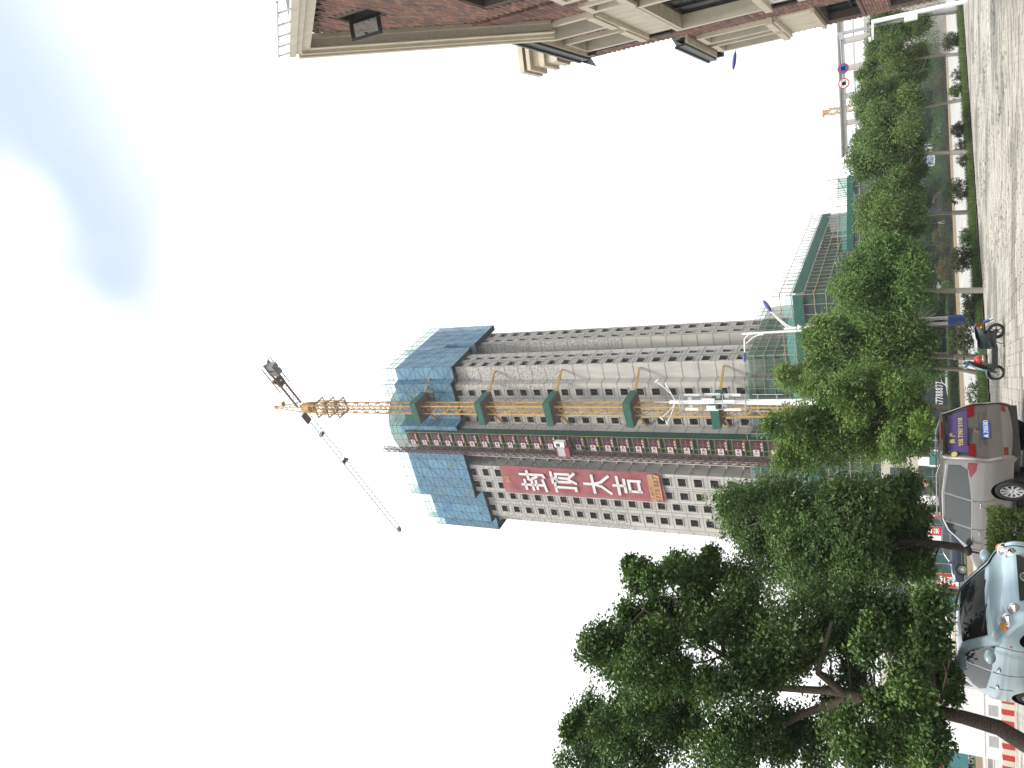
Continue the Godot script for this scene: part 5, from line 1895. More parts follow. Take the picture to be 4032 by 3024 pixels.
func build_shrubs() -> void:
	var dk := Color(0.03, 0.05, 0.018)
	var yg := Color(0.09, 0.115, 0.035)
	var g := "shrubs in the grass strip along the paving"
	var spots := [[23.5, -61.6, 1.3, 1.25, "twiggy wide shrub in the grass strip nearest the brick house"], [19.7, -57.6, 1.0, 0.8, "thin shrub in the grass strip, second from the brick house"], [18.1, -55.8, 0.9, 0.95, "bright green rounded shrub in the strip below the 50 sign"], [14.7, -52.4, 0.95, 0.95, "small dark round shrub in the strip, left of the bright green one"], [13.2, -50.5, 0.8, 0.8, "wispy shrub in the strip beside a whitewashed trunk"],
		[9.9, -46.8, 1.4, 1.5, "largest clipped ball shrub in the strip, right of the middle"], [7.0, -44.2, 0.9, 0.7, "fresh green little shrub in the strip between two ball shrubs"], [5.8, -43.0, 1.3, 1.15, "clipped brown-green ball shrub in the strip left of the fresh green one"], [3.6, -40.6, 0.9, 0.75, "twiggy low shrub at the foot of the round street tree"], [11.9, -48.6, 0.75, 0.75, "thin twiggy shrub right of the largest ball shrub"],
		[1.75, -38.8, 1.45, 1.3, "dark ball shrub right behind the scooter's tail"], [-0.6, -36.6, 1.2, 0.7, "wispy shrub left of the scooter's front wheel"], [3.0, -39.8, 0.95, 0.7, "low shrub beside the blue lamp base"], [-1.6, -35.6, 1.2, 0.65, "low grassy shrub between the scooter and the grey van"]]
	for i in spots.size():
		var s = spots[i]
		shrub("roadside_shrub", s[4], Vector3(s[0], 0.02, s[1]), s[2], s[3], Color(0.04, 0.085, 0.018) if i in [2, 6] else dk, Color(0.10, 0.16, 0.03) if i in [2, 6] else yg, 300 + i, 420 if s[2] > 1.2 else (90 if i in [1, 4, 8, 9, 11] else 230), g)
	# the bed behind the far kerb
	var g2 := "rounded bushes in the bed behind the far kerb"
	var far := [[36.5, -129.5, 4.6, 2.5, "long feathery green bush in the far bed, right of the picture panel"], [31.5, -122.7, 4.4, 3.0, "tall light green bush in front of the hoarding's picture panel"], [26.8, -116.4, 4.2, 2.8, "light green bush in the far bed, left of the picture panel"], [21.6, -109.4, 4.4, 2.4, "red-tipped bush in the far bed under the blue panel"], [16.2, -102.1, 4.6, 2.4, "wide red-brown tipped bush under the hoarding's middle words"], [11.8, -96.1, 3.2, 2.0, "dark red-tipped bush near the printed bird"], [42.0, -136.9, 5.0, 2.6, "dark bush at the right end of the far bed"], [49.0, -146.4, 6.0, 2.4, "purple-brown bush at the far right end of the bed"], [9.0, -92.4, 2.6, 1.6, "small green bush between the hedge and the red-tipped bushes"], [52.5, -151.5, 8.0, 5.0, "tall dark thicket right of the printed hoarding, fourth from the brick house"], [58.5, -159.5, 9.0, 5.5, "tall dark thicket at the far bend, third from the brick house"], [65.0, -168.0, 9.0, 5.5, "tall dark thicket at the far bend, second from the brick house"], [72.0, -169.0, 10.0, 6.0, "tall dark thicket at the far bend, right beside the brick house corner"]]
	for i in far.size():
		var s = far[i]
		var red := i in [3, 4, 5, 7]
		shrub("far_bush", s[4], Vector3(s[0], 0.0, s[1]), s[2], s[3], Color(0.045, 0.08, 0.03) if i > 8 else Color(0.05, 0.075, 0.03) if red else Color(0.055, 0.13, 0.035), Color(0.22, 0.13, 0.06) if red else Color(0.12, 0.24, 0.05), 330 + i, 700 if i < 9 else 2600, g2)
	# young small trees that fill in behind the street trees
	var young := [[17.6, -106.0, 4.0], [12.6, -99.5, 3.7], [24.0, -114.5, 4.3], [7.2, -92.5, 3.3], [3.6, -88.2, 3.1], [46.0, -143.0, 4.8], [38.0, -132.5, 4.2]]
	var names := ["small dark tree before the hoarding's middle words", "small dark tree left of the printed bird", "small dark tree beside the blue hoarding panel", "small tree behind the white street lamp", "small tree behind the scooter's saddle above the hedge", "small dark tree at the far right before the grey wall", "small dark tree right of the picture panel"]
	for i in young.size():
		var s = young[i]
		var t := thing("young_tree", names[i], "tree", Vector3(s[0], 0, s[1]), 0, "small trees before the hoarding")
		var m := MB.new()
		m.tube(Vector3.ZERO, Vector3(0, s[2] * 0.7, 0), 0.07, 0.03, 7)
		part("trunk", m, "bark", t)
		var blobs := []
		R.seed = 360 + i
		for k in 10:
			blobs.append([s[0] + R.randfn() * 0.9, s[2] * R.randf_range(0.55, 1.0), s[1] + R.randfn() * 0.9, 0.75])
		crown(t, blobs, "far", 75, 0.7, Color(0.024, 0.055, 0.024), Color(0.06, 0.11, 0.035), 380 + i)
	# clipped hedge at the kerb, in three lengths
	var h := thing("clipped_hedge", "long clipped green hedge behind the far kerb, under the printed phone number", "hedge", Vector3(0, 0, -78.4), 53.5)
	R.seed = 88
	var xs := []
	var cs := []
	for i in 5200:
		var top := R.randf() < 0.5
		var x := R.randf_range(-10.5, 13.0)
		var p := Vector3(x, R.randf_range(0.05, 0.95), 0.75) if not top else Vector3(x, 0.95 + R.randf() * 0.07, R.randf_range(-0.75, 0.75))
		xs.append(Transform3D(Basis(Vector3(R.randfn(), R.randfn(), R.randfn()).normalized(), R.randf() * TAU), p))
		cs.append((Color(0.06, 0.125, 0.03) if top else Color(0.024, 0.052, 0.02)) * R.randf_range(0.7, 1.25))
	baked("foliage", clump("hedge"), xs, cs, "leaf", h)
	var body := MB.new()
	body.span(Vector3(-10.5, 0, -0.7), Vector3(13, 0.92, 0.7))
	part("inner_twigs", body, "soil", h)
	# ground-cover bed to the right of the hedge
	xs = []
	cs = []
	for i in 4200:
		var x := R.randf_range(8, 46)
		xs.append(Transform3D(Basis(Vector3.UP, R.randf() * TAU), Vector3(x, 0.1 + R.randf() * 0.35, -77.6 - 1.35 * x - R.randf() * 2.5)))
		cs.append(Color(0.075, 0.05, 0.055) * R.randf_range(0.6, 1.3) if R.randf() < 0.75 else Color(0.05, 0.09, 0.03))
	var gc := swarm("ground_cover", clump("shrub"), xs, cs, "leaf", self)
	tag(gc, "low purple-brown ground cover in the bed behind the far kerb", "plants")


const CROWN_A := [
	[-5.1, 7.5, -13.7, 0.27], [-5.7, 7.6, -14.6, 0.25], [-5.2, 7.2, -14.1, 0.20], [-4.8, 7.2, -14.8, 0.25],
	[-5.1, 7.0, -14.9, 0.30], [-4.6, 6.1, -13.1, 0.25], [-5.0, 6.3, -12.9, 0.31], [-6.7, 7.4, -15.6, 0.31],
	[-5.7, 6.4, -13.7, 0.32], [-6.2, 6.6, -13.6, 0.26], [-7.5, 8.6, -16.1, 0.29], [-7.0, 7.6, -14.4, 0.30],
	[-7.8, 8.7, -15.6, 0.23], [-7.2, 7.2, -14.4, 0.34], [-8.0, 8.4, -14.9, 0.33], [-6.7, 8.0, -13.4, 0.12],
	[-7.9, 7.9, -14.9, 0.36], [-7.5, 7.0, -15.7, 0.44], [-7.5, 6.8, -14.6, 0.38], [-6.5, 6.3, -15.3, 0.35],
	[-6.9, 6.2, -15.0, 0.35], [-5.0, 5.8, -13.1, 0.21], [-4.9, 6.7, -15.3, 0.30], [-4.5, 6.7, -14.8, 0.17],
	[-3.7, 6.6, -13.9, 0.20], [-3.5, 6.1, -13.0, 0.14], [-3.9, 6.2, -15.7, 0.23], [-3.8, 5.8, -14.4, 0.20],
	[-3.5, 5.7, -15.2, 0.10], [-3.9, 5.7, -15.7, 0.23], [-4.4, 5.7, -15.2, 0.33], [-5.0, 6.3, -15.8, 0.27],
	[-4.5, 5.3, -14.2, 0.22], [-4.1, 5.3, -15.5, 0.31], [-4.2, 4.9, -14.3, 0.35], [-5.1, 5.1, -15.9, 0.35],
	[-5.5, 5.2, -15.7, 0.31], [-5.3, 5.2, -13.2, 0.27], [-5.2, 4.7, -13.3, 0.33], [-5.0, 4.4, -13.6, 0.24],
	[-5.4, 4.7, -16.0, 0.33], [-4.3, 4.1, -14.3, 0.34], [-4.9, 4.0, -14.9, 0.25], [-5.0, 4.0, -13.9, 0.21],
	[-6.2, 4.6, -14.5, 0.32], [-6.3, 5.0, -14.1, 0.30], [-6.8, 5.4, -14.0, 0.38], [-7.1, 5.0, -14.8, 0.36],
	[-6.9, 4.4, -14.8, 0.24], [-6.8, 4.2, -15.8, 0.30], [-6.8, 3.7, -15.1, 0.35], [-6.3, 3.4, -15.9, 0.30],
	[-5.6, 3.2, -15.6, 0.26], [-4.6, 3.6, -16.1, 0.37], [-4.7, 3.6, -15.0, 0.19], [-5.8, 3.0, -13.4, 0.31],
	[-4.7, 3.2, -15.7, 0.36], [-4.1, 7.7, -16.0, 0.11], [-3.9, 6.7, -15.8, 0.11], [-4.0, 2.5, -14.7, 0.25],
	[-4.2, 2.1, -15.2, 0.27], [-3.6, 1.8, -13.6, 0.19], [-4.8, 2.5, -15.6, 0.18], [-4.6, 2.1, -14.7, 0.23],
	[-4.1, 1.8, -13.8, 0.19], [-4.5, 2.1, -13.1, 0.19], [-5.3, 1.8, -15.6, 0.22], [-5.4, 1.6, -16.1, 0.14],
	[-5.1, 2.5, -13.2, 0.16], [-6.2, 2.3, -15.5, 0.22], [-5.5, 2.0, -14.2, 0.20], [-5.4, 1.8, -13.4, 0.17],
	[-6.0, 2.8, -13.8, 0.20], [-6.7, 2.5, -15.4, 0.24], [-6.7, 2.1, -15.7, 0.24], [-5.8, 1.9, -13.0, 0.15],
	[-3.9, 3.0, -14.9, 0.22], [-3.9, 2.6, -13.0, 0.14], [-5.2, 1.5, -15.2, 0.08],
]
const CROWN_B := [
	[-3.4, 6.7, -21.9, 0.34], [-4.5, 7.2, -23.9, 0.32], [-4.1, 6.8, -24.2, 0.48], [-3.3, 6.0, -22.5, 0.39],
	[-4.7, 6.3, -24.3, 0.50], [-3.7, 5.3, -21.8, 0.52], [-4.6, 5.0, -21.0, 0.49], [-3.4, 5.1, -22.9, 0.54],
	[-3.9, 4.5, -20.8, 0.53], [-4.7, 4.4, -21.4, 0.50], [-3.5, 4.1, -22.2, 0.55], [-4.4, 4.2, -22.9, 0.57],
	[-3.7, 3.6, -21.3, 0.48], [-4.5, 3.5, -20.9, 0.52], [-6.0, 4.4, -23.8, 0.55], [-5.5, 4.9, -21.8, 0.51],
	[-5.6, 6.0, -24.2, 0.42], [-4.8, 6.6, -23.9, 0.29], [-3.2, 4.0, -22.1, 0.33], [-3.0, 3.4, -22.4, 0.31],
	[-3.6, 2.9, -22.6, 0.33], [-3.1, 2.7, -23.0, 0.28], [-3.8, 3.6, -22.8, 0.34], [-3.7, 2.4, -22.7, 0.28],
	[-4.1, 2.3, -22.9, 0.23], [-4.4, 2.8, -24.1, 0.35], [-4.9, 3.1, -22.5, 0.28], [-4.9, 2.5, -22.3, 0.27],
	[-4.7, 2.2, -23.3, 0.23], [-4.8, 3.6, -21.6, 0.30], [-4.9, 2.1, -21.8, 0.14], [-4.9, 4.2, -24.2, 0.36],
	[-2.8, 2.4, -22.6, 0.20],
]
const CROWN_C := [
	[-0.3, 5.5, -30.2, 0.46], [-0.3, 4.6, -28.0, 0.45], [-0.3, 4.1, -29.7, 0.47], [-0.3, 3.6, -30.3, 0.45],
	[-0.4, 2.9, -28.1, 0.38], [-0.4, 2.6, -30.5, 0.30], [-1.2, 5.2, -30.5, 0.46], [-1.1, 4.2, -28.2, 0.42],
	[-1.2, 3.6, -30.5, 0.45], [-1.2, 2.9, -29.9, 0.37], [-1.2, 2.5, -30.7, 0.31], [-2.0, 5.2, -29.4, 0.45],
	[-2.0, 4.6, -30.8, 0.39], [-2.1, 3.7, -31.0, 0.46], [-1.9, 2.8, -28.1, 0.38], [-1.5, 2.2, -28.2, 0.25],
	[-2.6, 5.1, -30.7, 0.46], [-2.6, 4.0, -31.9, 0.43], [-2.4, 3.0, -29.0, 0.32], [-2.2, 2.3, -29.8, 0.23],
	[-2.0, 6.8, -30.4, 0.38], [-1.5, 6.2, -29.3, 0.37], [-2.3, 6.3, -29.5, 0.37], [-1.9, 5.9, -29.3, 0.40],
	[-2.9, 6.8, -29.5, 0.27], [-3.0, 6.4, -30.4, 0.38], [-1.6, 6.9, -29.2, 0.24], [-2.5, 5.9, -29.5, 0.37],
	[-1.4, 6.1, -31.1, 0.32],
]
const CROWN_D := [
	[2.2, 6.6, -39.6, 0.51], [2.8, 6.2, -41.8, 0.53], [2.5, 5.5, -42.4, 0.54], [2.6, 4.5, -40.7, 0.51],
	[1.5, 5.9, -40.4, 0.61], [1.5, 5.2, -42.7, 0.63], [1.6, 4.2, -40.5, 0.59], [2.1, 3.4, -40.2, 0.49],
	[0.8, 6.4, -41.2, 0.62], [0.6, 5.4, -42.3, 0.63], [0.6, 4.2, -39.9, 0.59], [0.7, 3.5, -40.8, 0.55],
	[1.2, 2.6, -40.8, 0.50], [0.5, 2.4, -42.8, 0.47], [2.4, 3.0, -41.3, 0.41], [2.0, 2.3, -42.9, 0.33],
	[2.1, 7.2, -40.2, 0.32], [1.6, 7.0, -40.8, 0.41], [0.0, 8.7, -42.1, 0.44], [0.3, 8.4, -43.0, 0.29],
	[-0.2, 7.8, -41.3, 0.42], [0.6, 7.3, -40.4, 0.37], [0.3, 8.5, -40.0, 0.23],
]
const CROWN_E := [
	[4.6, 5.6, -38.6, 0.31], [3.9, 5.3, -37.3, 0.43], [5.2, 5.0, -39.7, 0.41], [5.8, 4.7, -39.9, 0.41],
	[5.8, 4.0, -37.2, 0.42], [4.5, 4.3, -37.6, 0.51], [3.8, 4.3, -39.7, 0.54], [5.4, 3.5, -39.1, 0.48],
	[4.6, 3.4, -39.7, 0.53], [3.7, 2.9, -37.9, 0.46], [5.7, 3.3, -37.0, 0.37], [4.8, 2.6, -37.7, 0.38],
	[4.0, 2.4, -39.7, 0.35], [3.3, 4.9, -37.6, 0.47], [5.4, 2.8, -37.9, 0.38], [3.3, 3.6, -38.2, 0.47],
]
const CROWN_F := [
	[9.9, 5.2, -47.7, 0.43], [9.1, 5.2, -47.6, 0.43], [10.8, 4.8, -49.7, 0.51], [8.3, 4.5, -46.6, 0.58],
	[9.2, 4.1, -46.0, 0.62], [10.7, 3.9, -49.8, 0.56], [9.2, 3.6, -49.5, 0.61], [8.5, 3.9, -49.9, 0.61],
	[9.6, 3.1, -47.7, 0.48], [8.7, 3.1, -49.8, 0.50], [8.3, 4.9, -49.7, 0.45], [9.0, 2.8, -46.9, 0.31],
	[10.6, 3.3, -49.0, 0.44], [10.5, 2.9, -49.3, 0.33],
]
const CROWN_G := [
	[13.9, 5.7, -50.7, 0.52], [14.5, 5.3, -50.1, 0.46], [13.4, 4.8, -49.2, 0.61], [14.4, 4.3, -49.4, 0.55],
	[13.2, 4.0, -48.9, 0.60], [13.6, 3.4, -48.3, 0.54], [14.7, 3.1, -50.4, 0.45], [13.2, 2.9, -49.1, 0.44],
	[15.7, 5.2, -51.2, 0.41], [15.0, 4.5, -48.2, 0.43], [13.4, 5.9, -51.6, 0.53], [12.8, 5.2, -50.8, 0.58],
	[13.0, 4.5, -51.7, 0.64], [12.9, 3.7, -51.6, 0.58], [13.0, 3.1, -51.6, 0.46], [12.0, 2.9, -50.3, 0.39],
	[11.3, 3.6, -48.1, 0.43],
]
const CROWN_H := [
	[19.9, 6.3, -60.0, 0.48], [19.7, 5.6, -57.7, 0.52], [18.9, 5.1, -58.2, 0.66], [20.1, 4.5, -59.7, 0.67],
	[19.0, 3.9, -59.1, 0.66], [19.3, 3.3, -58.7, 0.52], [19.0, 3.1, -60.8, 0.47], [18.8, 4.6, -59.4, 0.60],
	[18.5, 5.9, -58.4, 0.46], [18.6, 2.9, -58.0, 0.38], [20.8, 4.1, -60.4, 0.47],
]
const CROWN_I := [
	[24.7, 5.7, -62.9, 0.50], [24.1, 5.4, -64.1, 0.72], [24.0, 4.6, -62.4, 0.70], [22.3, 4.3, -61.8, 0.76],
	[23.6, 3.7, -63.1, 0.70], [23.2, 6.3, -64.3, 0.44], [22.5, 6.6, -61.7, 0.21], [23.5, 5.8, -64.2, 0.65],
	[23.1, 3.5, -64.7, 0.57], [24.1, 2.8, -64.2, 0.57], [23.2, 2.7, -64.3, 0.50], [21.0, 3.2, -61.0, 0.47],
	[22.0, 4.1, -63.5, 0.42], [22.8, 5.4, -64.5, 0.51],
]
const CROWN_J := [
	[27.7, 5.5, -66.2, 0.52], [27.3, 5.2, -67.1, 0.60], [27.9, 4.5, -67.1, 0.67], [27.4, 3.9, -68.1, 0.68],
	[27.5, 3.2, -67.7, 0.60], [27.0, 4.8, -67.9, 0.61], [28.7, 3.6, -69.1, 0.54], [27.1, 2.7, -66.0, 0.44],
	[28.2, 5.5, -66.2, 0.45],
]


class Car:  # a body given by its side outline (x forward, y up) and a half-width for every point of it
	var prof: Array = []  # Vector2, from the front bottom over the roof to the rear bottom
	var half := 0.85
	var x0 := -2.0
	var x1 := 2.0
	var belt := 0.95
	var lean := 0.32
	var taper := 0.10
	var edge := 0.10
	var arches: Array = []  # Vector3(x, y, r)

	func setup(keys: Array) -> void:
		prof = []
		for i in keys.size() - 1:
			var a: Vector2 = keys[maxi(i - 1, 0)]
			var b: Vector2 = keys[i]
			var c: Vector2 = keys[i + 1]
			var d: Vector2 = keys[mini(i + 2, keys.size() - 1)]
			for k in 4:
				prof.append(b.cubic_interpolate(c, a, d, k / 4.0))
		prof.append(keys[-1])

	func wide(x: float, y: float) -> float:
		var t := absf((x - (x0 + x1) / 2) / ((x1 - x0) / 2))
		var w := half * (1.0 - taper * pow(minf(t, 1.05), 5.0))
		if y > belt:
			w -= (y - belt) * lean
		else:
			w -= 0.10 * pow((belt - y) / belt, 2.0) - 0.022 * sin(PI * clampf((y - 0.3) / (belt - 0.3), 0, 1))
		return w

	func normal(i: int) -> Vector2:
		var d: Vector2 = (prof[mini(i + 1, prof.size() - 1)] - prof[maxi(i - 1, 0)]).normalized()
		return Vector2(d.y, -d.x)

	func inset(i: int) -> Vector2:
		return prof[i] - normal(i) * edge

	func point(i: int, f: float, off := 0.0) -> Vector3:  # f across the top strip, -1 to 1
		var p: Vector2 = prof[i]
		var w := wide(p.x, p.y) - edge * 0.9
		var n := normal(i)
		var q := p + n * (off + 0.03 * (1.0 - f * f) - 0.03)
		return Vector3(q.x, q.y, f * w)

	func strip(m: MB, i0: int, i1: int, f0 := -1.0, f1 := 1.0, off := 0.0) -> void:
		var rows := []
		for i in range(i0, i1 + 1):
			var r := PackedVector3Array()
			for k in 9:
				r.append(point(i, lerpf(f0, f1, k / 8.0), off))
			rows.append(r)
		m.grid(rows)

	func shell(m: MB) -> void:
		strip(m, 0, prof.size() - 1)
		for s in [-1.0, 1.0]:
			var rows := []
			for i in prof.size():
				var p: Vector2 = prof[i]
				var n := normal(i)
				var w := wide(p.x, p.y)
				var r := PackedVector3Array()
				for k in 6:
					var a := PI / 2 * k / 5.0
					var q := p - n * (0.03 * (1.0 - k / 5.0) * 0.0 + edge * (1.0 - cos(a)))
					var qq := q
					if k == 0:
						qq = p
					r.append(Vector3(qq.x, qq.y, s * lerpf(w - edge * 0.9, wide(qq.x, qq.y), sin(a))))
				rows.append(r)
			m.grid(rows, s < 0)
			var poly := PackedVector2Array()
			for i in prof.size():
				poly.append(inset(i))
			side(m, poly, s, 0.0, true)

	func side(m: MB, poly: PackedVector2Array, s: float, off: float, cut := false) -> void:
		var parts := [poly]
		if cut:
			for a in arches:
				var c := PackedVector2Array()
				for k in 20:
					c.append(Vector2(a.x + cos(TAU * k / 20.0) * a.z, a.y + sin(TAU * k / 20.0) * a.z))
				var nxt := []
				for q in parts:
					for z in Geometry2D.clip_polygons(q, c):
						nxt.append(z)
				parts = nxt
		var step := 0.2
		for q in parts:
			var x := floorf(x0 / step) * step - step
			while x < x1 + step:
				var col := Geometry2D.intersect_polygons(q, PackedVector2Array([Vector2(x, -0.2), Vector2(x + step, -0.2), Vector2(x + step, 2.4), Vector2(x, 2.4)]))
				var y := 0.0
				while y < 2.2 and col.size():
					for cc in col:
						for z in Geometry2D.intersect_polygons(cc, PackedVector2Array([Vector2(x, y), Vector2(x + step, y), Vector2(x + step, y + 0.12), Vector2(x, y + 0.12)])):
							_fill(m, z, s, off)
					y += 0.12
				x += step

	func _fill(m: MB, z: PackedVector2Array, s: float, off: float) -> void:
		var t := Geometry2D.triangulate_polygon(z)
		for i in range(0, t.size(), 3):
			var p := []
			var n := []
			for k in 3:
				var q := z[t[i + k]]
				p.append(Vector3(q.x, q.y, s * (wide(q.x, q.y) + off)))
				var e := 0.02
				n.append(Vector3(-(wide(q.x + e, q.y) - wide(q.x - e, q.y)) / (2 * e), -(wide(q.x, q.y + e) - wide(q.x, q.y - e)) / (2 * e), s).normalized())
			var f: float = (p[1] - p[0]).cross(p[2] - p[0]).z
			if f * s > 0:
				m.tri3(p[0], p[1], p[2], n[0], n[1], n[2])
			else:
				m.tri3(p[0], p[2], p[1], n[0], n[2], n[1])


func polyv(a: Array) -> PackedVector2Array:
	var o := PackedVector2Array()
	for q in a:
		o.append(Vector2(q[0], q[1]))
	return o


func wheel(t: Node3D, at: Vector3, r: float, s: float, spokes := 10, wide := 0.2) -> void:
	var ax := Vector3(0, 0, s)
	var m := MB.new()
	m.lathe(at, ax, [Vector2(r * 0.62, -wide * 0.5), Vector2(r * 0.86, -wide * 0.5), Vector2(r * 0.97, -wide * 0.42), Vector2(r, -wide * 0.25), Vector2(r, wide * 0.25), Vector2(r * 0.97, wide * 0.42), Vector2(r * 0.86, wide * 0.5), Vector2(r * 0.68, wide * 0.5), Vector2(r * 0.64, wide * 0.3)], 28)
	var wl := part("wheel", m, "rubber", t)
	var k := MB.new()
	k.lathe(at, ax, [Vector2(r * 0.68, wide * 0.46), Vector2(r * 0.645, wide * 0.5), Vector2(r * 0.60, wide * 0.42), Vector2(r * 0.60, -wide * 0.2)], 28)
	k.lathe(at, ax, [Vector2(r * 0.15, wide * 0.3), Vector2(r * 0.14, wide * 0.46), Vector2(0.0, wide * 0.5)], 14)
	for i in spokes:
		var a := TAU * i / spokes
		var d := Vector3(cos(a), sin(a), 0)
		k.bar(at + ax * wide * 0.36 + d * r * 0.1, at + ax * wide * 0.44 + d * r * 0.63, 0.045, 0.03, ax)
	part("rim", k, "alloy", wl)
	var b := MB.new()
	b.lathe(at, ax, [Vector2(0, wide * 0.05), Vector2(r * 0.6, wide * 0.05)], 20)
	part("brake_disc", b, "black_plastic", wl)


func seam(c: Car, m: MB, pts: Array, s: float, w := 0.008) -> void:
	for i in pts.size() - 1:
		var n := 8
		for k in n:
			var a := Vector2(pts[i][0], pts[i][1]).lerp(Vector2(pts[i + 1][0], pts[i + 1][1]), k as float / n)
			var b := Vector2(pts[i][0], pts[i][1]).lerp(Vector2(pts[i + 1][0], pts[i + 1][1]), (k + 1.0) / n)
			m.bar(Vector3(a.x, a.y, s * (c.wide(a.x, a.y) + 0.001)), Vector3(b.x, b.y, s * (c.wide(b.x, b.y) + 0.001)), w, 0.006, Vector3(0, 0, 1))


func car_common(t: Node3D, c: Car, paint: String, floor_y: float) -> MeshInstance3D:
	var b := MB.new()
	c.shell(b)
	var body := part("body", b, paint, t)
	var u := MB.new()
	u.span(Vector3(c.x0 + 0.12, floor_y, -c.half + 0.2), Vector3(c.x1 - 0.12, floor_y + 0.35, c.half - 0.2))
	for a in c.arches:
		for s in [-1, 1]:
			u.lathe(Vector3(a.x, a.y, s * (c.half - 0.42)), Vector3(0, 0, s), [Vector2(0, 0), Vector2(a.z + 0.02, 0), Vector2(a.z + 0.005, 0.40)], 20)
	part("underbody", u, "black_plastic", t)
	return body


func build_vehicles() -> void:
	build_minivan()
	build_hatchback()
	build_navy_suv()
	build_scooter()


func build_minivan() -> void:
	var yaw := 42.0
	var a := deg_to_rad(yaw)
	var f := Vector3(-sin(a), 0, -cos(a))
	var r := Vector3(cos(a), 0, -sin(a))
	var rear_left := Vector3(-1.80, 0, -19.0)
	var at := rear_left + r * 0.84 + f * 2.28
	var t := thing("minivan", "grey brown minivan with a purple advertisement on its rear window", "minivan", at, yaw + 90.0)
	var c := Car.new()
	c.half = 0.885
	c.x0 = -2.38
	c.x1 = 2.40
	c.belt = 1.02
	c.lean = 0.30
	c.taper = 0.085
	c.edge = 0.09
	c.arches = [Vector3(1.45, 0.33, 0.385), Vector3(-1.32, 0.33, 0.385)]
	var keys := []
	for q in [[2.24, 0.20], [2.36, 0.38], [2.40, 0.60], [2.35, 0.82], [2.12, 0.96], [1.72, 1.05], [1.40, 1.13], [1.05, 1.33], [0.70, 1.53], [0.35, 1.65], [-0.1, 1.71], [-0.7, 1.725], [-1.3, 1.715], [-1.8, 1.685], [-2.12, 1.645], [-2.17, 1.60], [-2.20, 1.48], [-2.27, 1.28], [-2.32, 1.10], [-2.335, 0.98], [-2.335, 0.80], [-2.37, 0.66], [-2.40, 0.50], [-2.36, 0.34], [-2.30, 0.26]]:
		keys.append(Vector2(q[0], q[1]))
	c.setup(keys)
	car_common(t, c, "car_grey", 0.2)
	for s in [-1.0, 1.0]:
		for w in [[[1.12, 1.06], [0.34, 1.07], [0.30, 1.57], [0.52, 1.52], [0.86, 1.32]], [[0.24, 1.07], [-0.82, 1.08], [-0.86, 1.60], [0.20, 1.60]], [[-0.9, 1.08], [-1.95, 1.16], [-2.06, 1.30], [-1.98, 1.52], [-0.94, 1.60]]]:
			var g := MB.new()
			c.side(g, polyv(w), s, 0.006)
			part("side_window", g, "glass", t)
		var tr := MB.new()
		for l in [[[1.2, 1.045], [-0.8, 1.055], [-1.98, 1.14]], [[1.2, 1.07], [0.62, 1.52], [0.2, 1.635], [-0.9, 1.645], [-2.0, 1.56]]]:
			for i in l.size() - 1:
				var p0 := Vector2(l[i][0], l[i][1])
				var p1 := Vector2(l[i + 1][0], l[i + 1][1])
				tr.bar(Vector3(p0.x, p0.y, s * (c.wide(p0.x, p0.y) + 0.004)), Vector3(p1.x, p1.y, s * (c.wide(p1.x, p1.y) + 0.004)), 0.022, 0.012, Vector3(0, 0, 1))
		part("window_trim", tr, "chrome", t)
		var sm := MB.new()
		seam(c, sm, [[0.29, 1.04], [0.26, 0.7], [0.3, 0.36]], s)
		seam(c, sm, [[-0.86, 1.05], [-0.9, 0.8], [-1.0, 0.62]], s)
		seam(c, sm, [[1.2, 1.02], [1.16, 0.75], [1.1, 0.4]], s)
		seam(c, sm, [[1.1, 0.3], [-0.95, 0.32]], s)
		part("door_seam", sm, "black_plastic", t)
		for x in [0.42, -0.72]:
			var h := MB.new()
			h.ball(Vector3(x, 0.90, s * (c.wide(x, 0.90) + 0.02)), Vector3(0.11, 0.02, 0.025), 6)
			part("door_handle", h, "chrome", t)
		var mr := MB.new()
		mr.ball(Vector3(1.08, 1.12, s * 1.0), Vector3(0.09, 0.095, 0.13), 8)
		part("mirror", mr, "black_plastic", t)
		# rear lamp wraps round the corner
		var tl := MB.new()
		c.side(tl, polyv([[-1.72, 1.10], [-2.0, 1.0], [-2.24, 0.98], [-2.20, 1.15], [-2.0, 1.165]]), s, 0.008)
		part("tail_light", tl, "tail_red", t)
		var tl2 := MB.new()
		c.strip(tl2, 71, 75, s * 0.52, s * 1.0, 0.012)
		part("tail_light", tl2, "tail_red", t)
		var rf := MB.new()
		c.strip(rf, 88, 90, s * 0.70, s * 1.0, 0.008)
		part("reflector", rf, "tail_red", t)
		var rr := MB.new()
		rr.sweep([Vector3(0.5, 1.66, s * 0.62), Vector3(0.2, 1.76, s * 0.62), Vector3(-1.5, 1.76, s * 0.62), Vector3(-1.9, 1.68, s * 0.62)], [0.018], 6)
		part("roof_rail", rr, "chrome", t)
	for s in [-1, 1]:
		for x in [1.45, -1.32]:
			wheel(t, Vector3(x, 0.325, s * 0.79), 0.325, s)
	var ws := MB.new()
	c.strip(ws, 25, 33, -0.93, 0.93, 0.006)
	part("windshield", ws, "glass", t)
	var rg := MB.new()
	c.strip(rg, 61, 71, -0.93, 0.93, 0.008)
	var rw := part("rear_window", rg, "glass", t)
	var st := MB.new()
	c.strip(st, 63, 71, -0.86, 0.86, 0.014)
	part("advert_sticker", st, "sticker", rw)
	var sp := MB.new()
	sp.box(Vector3(-2.16, 1.655, 0), Vector3(0.26, 0.05, 1.12), Basis(Vector3.BACK, 0.08))
	part("spoiler", sp, "car_grey", t)
	var bl := MB.new()
	bl.box(Vector3(-2.285, 1.635, 0), Vector3(0.02, 0.03, 0.5))
	part("brake_light", bl, "tail_red", t)
	# lettering on the sticker: characters and telephone number in yellow
	var bn := Vector2(0.09, 0.35).normalized()
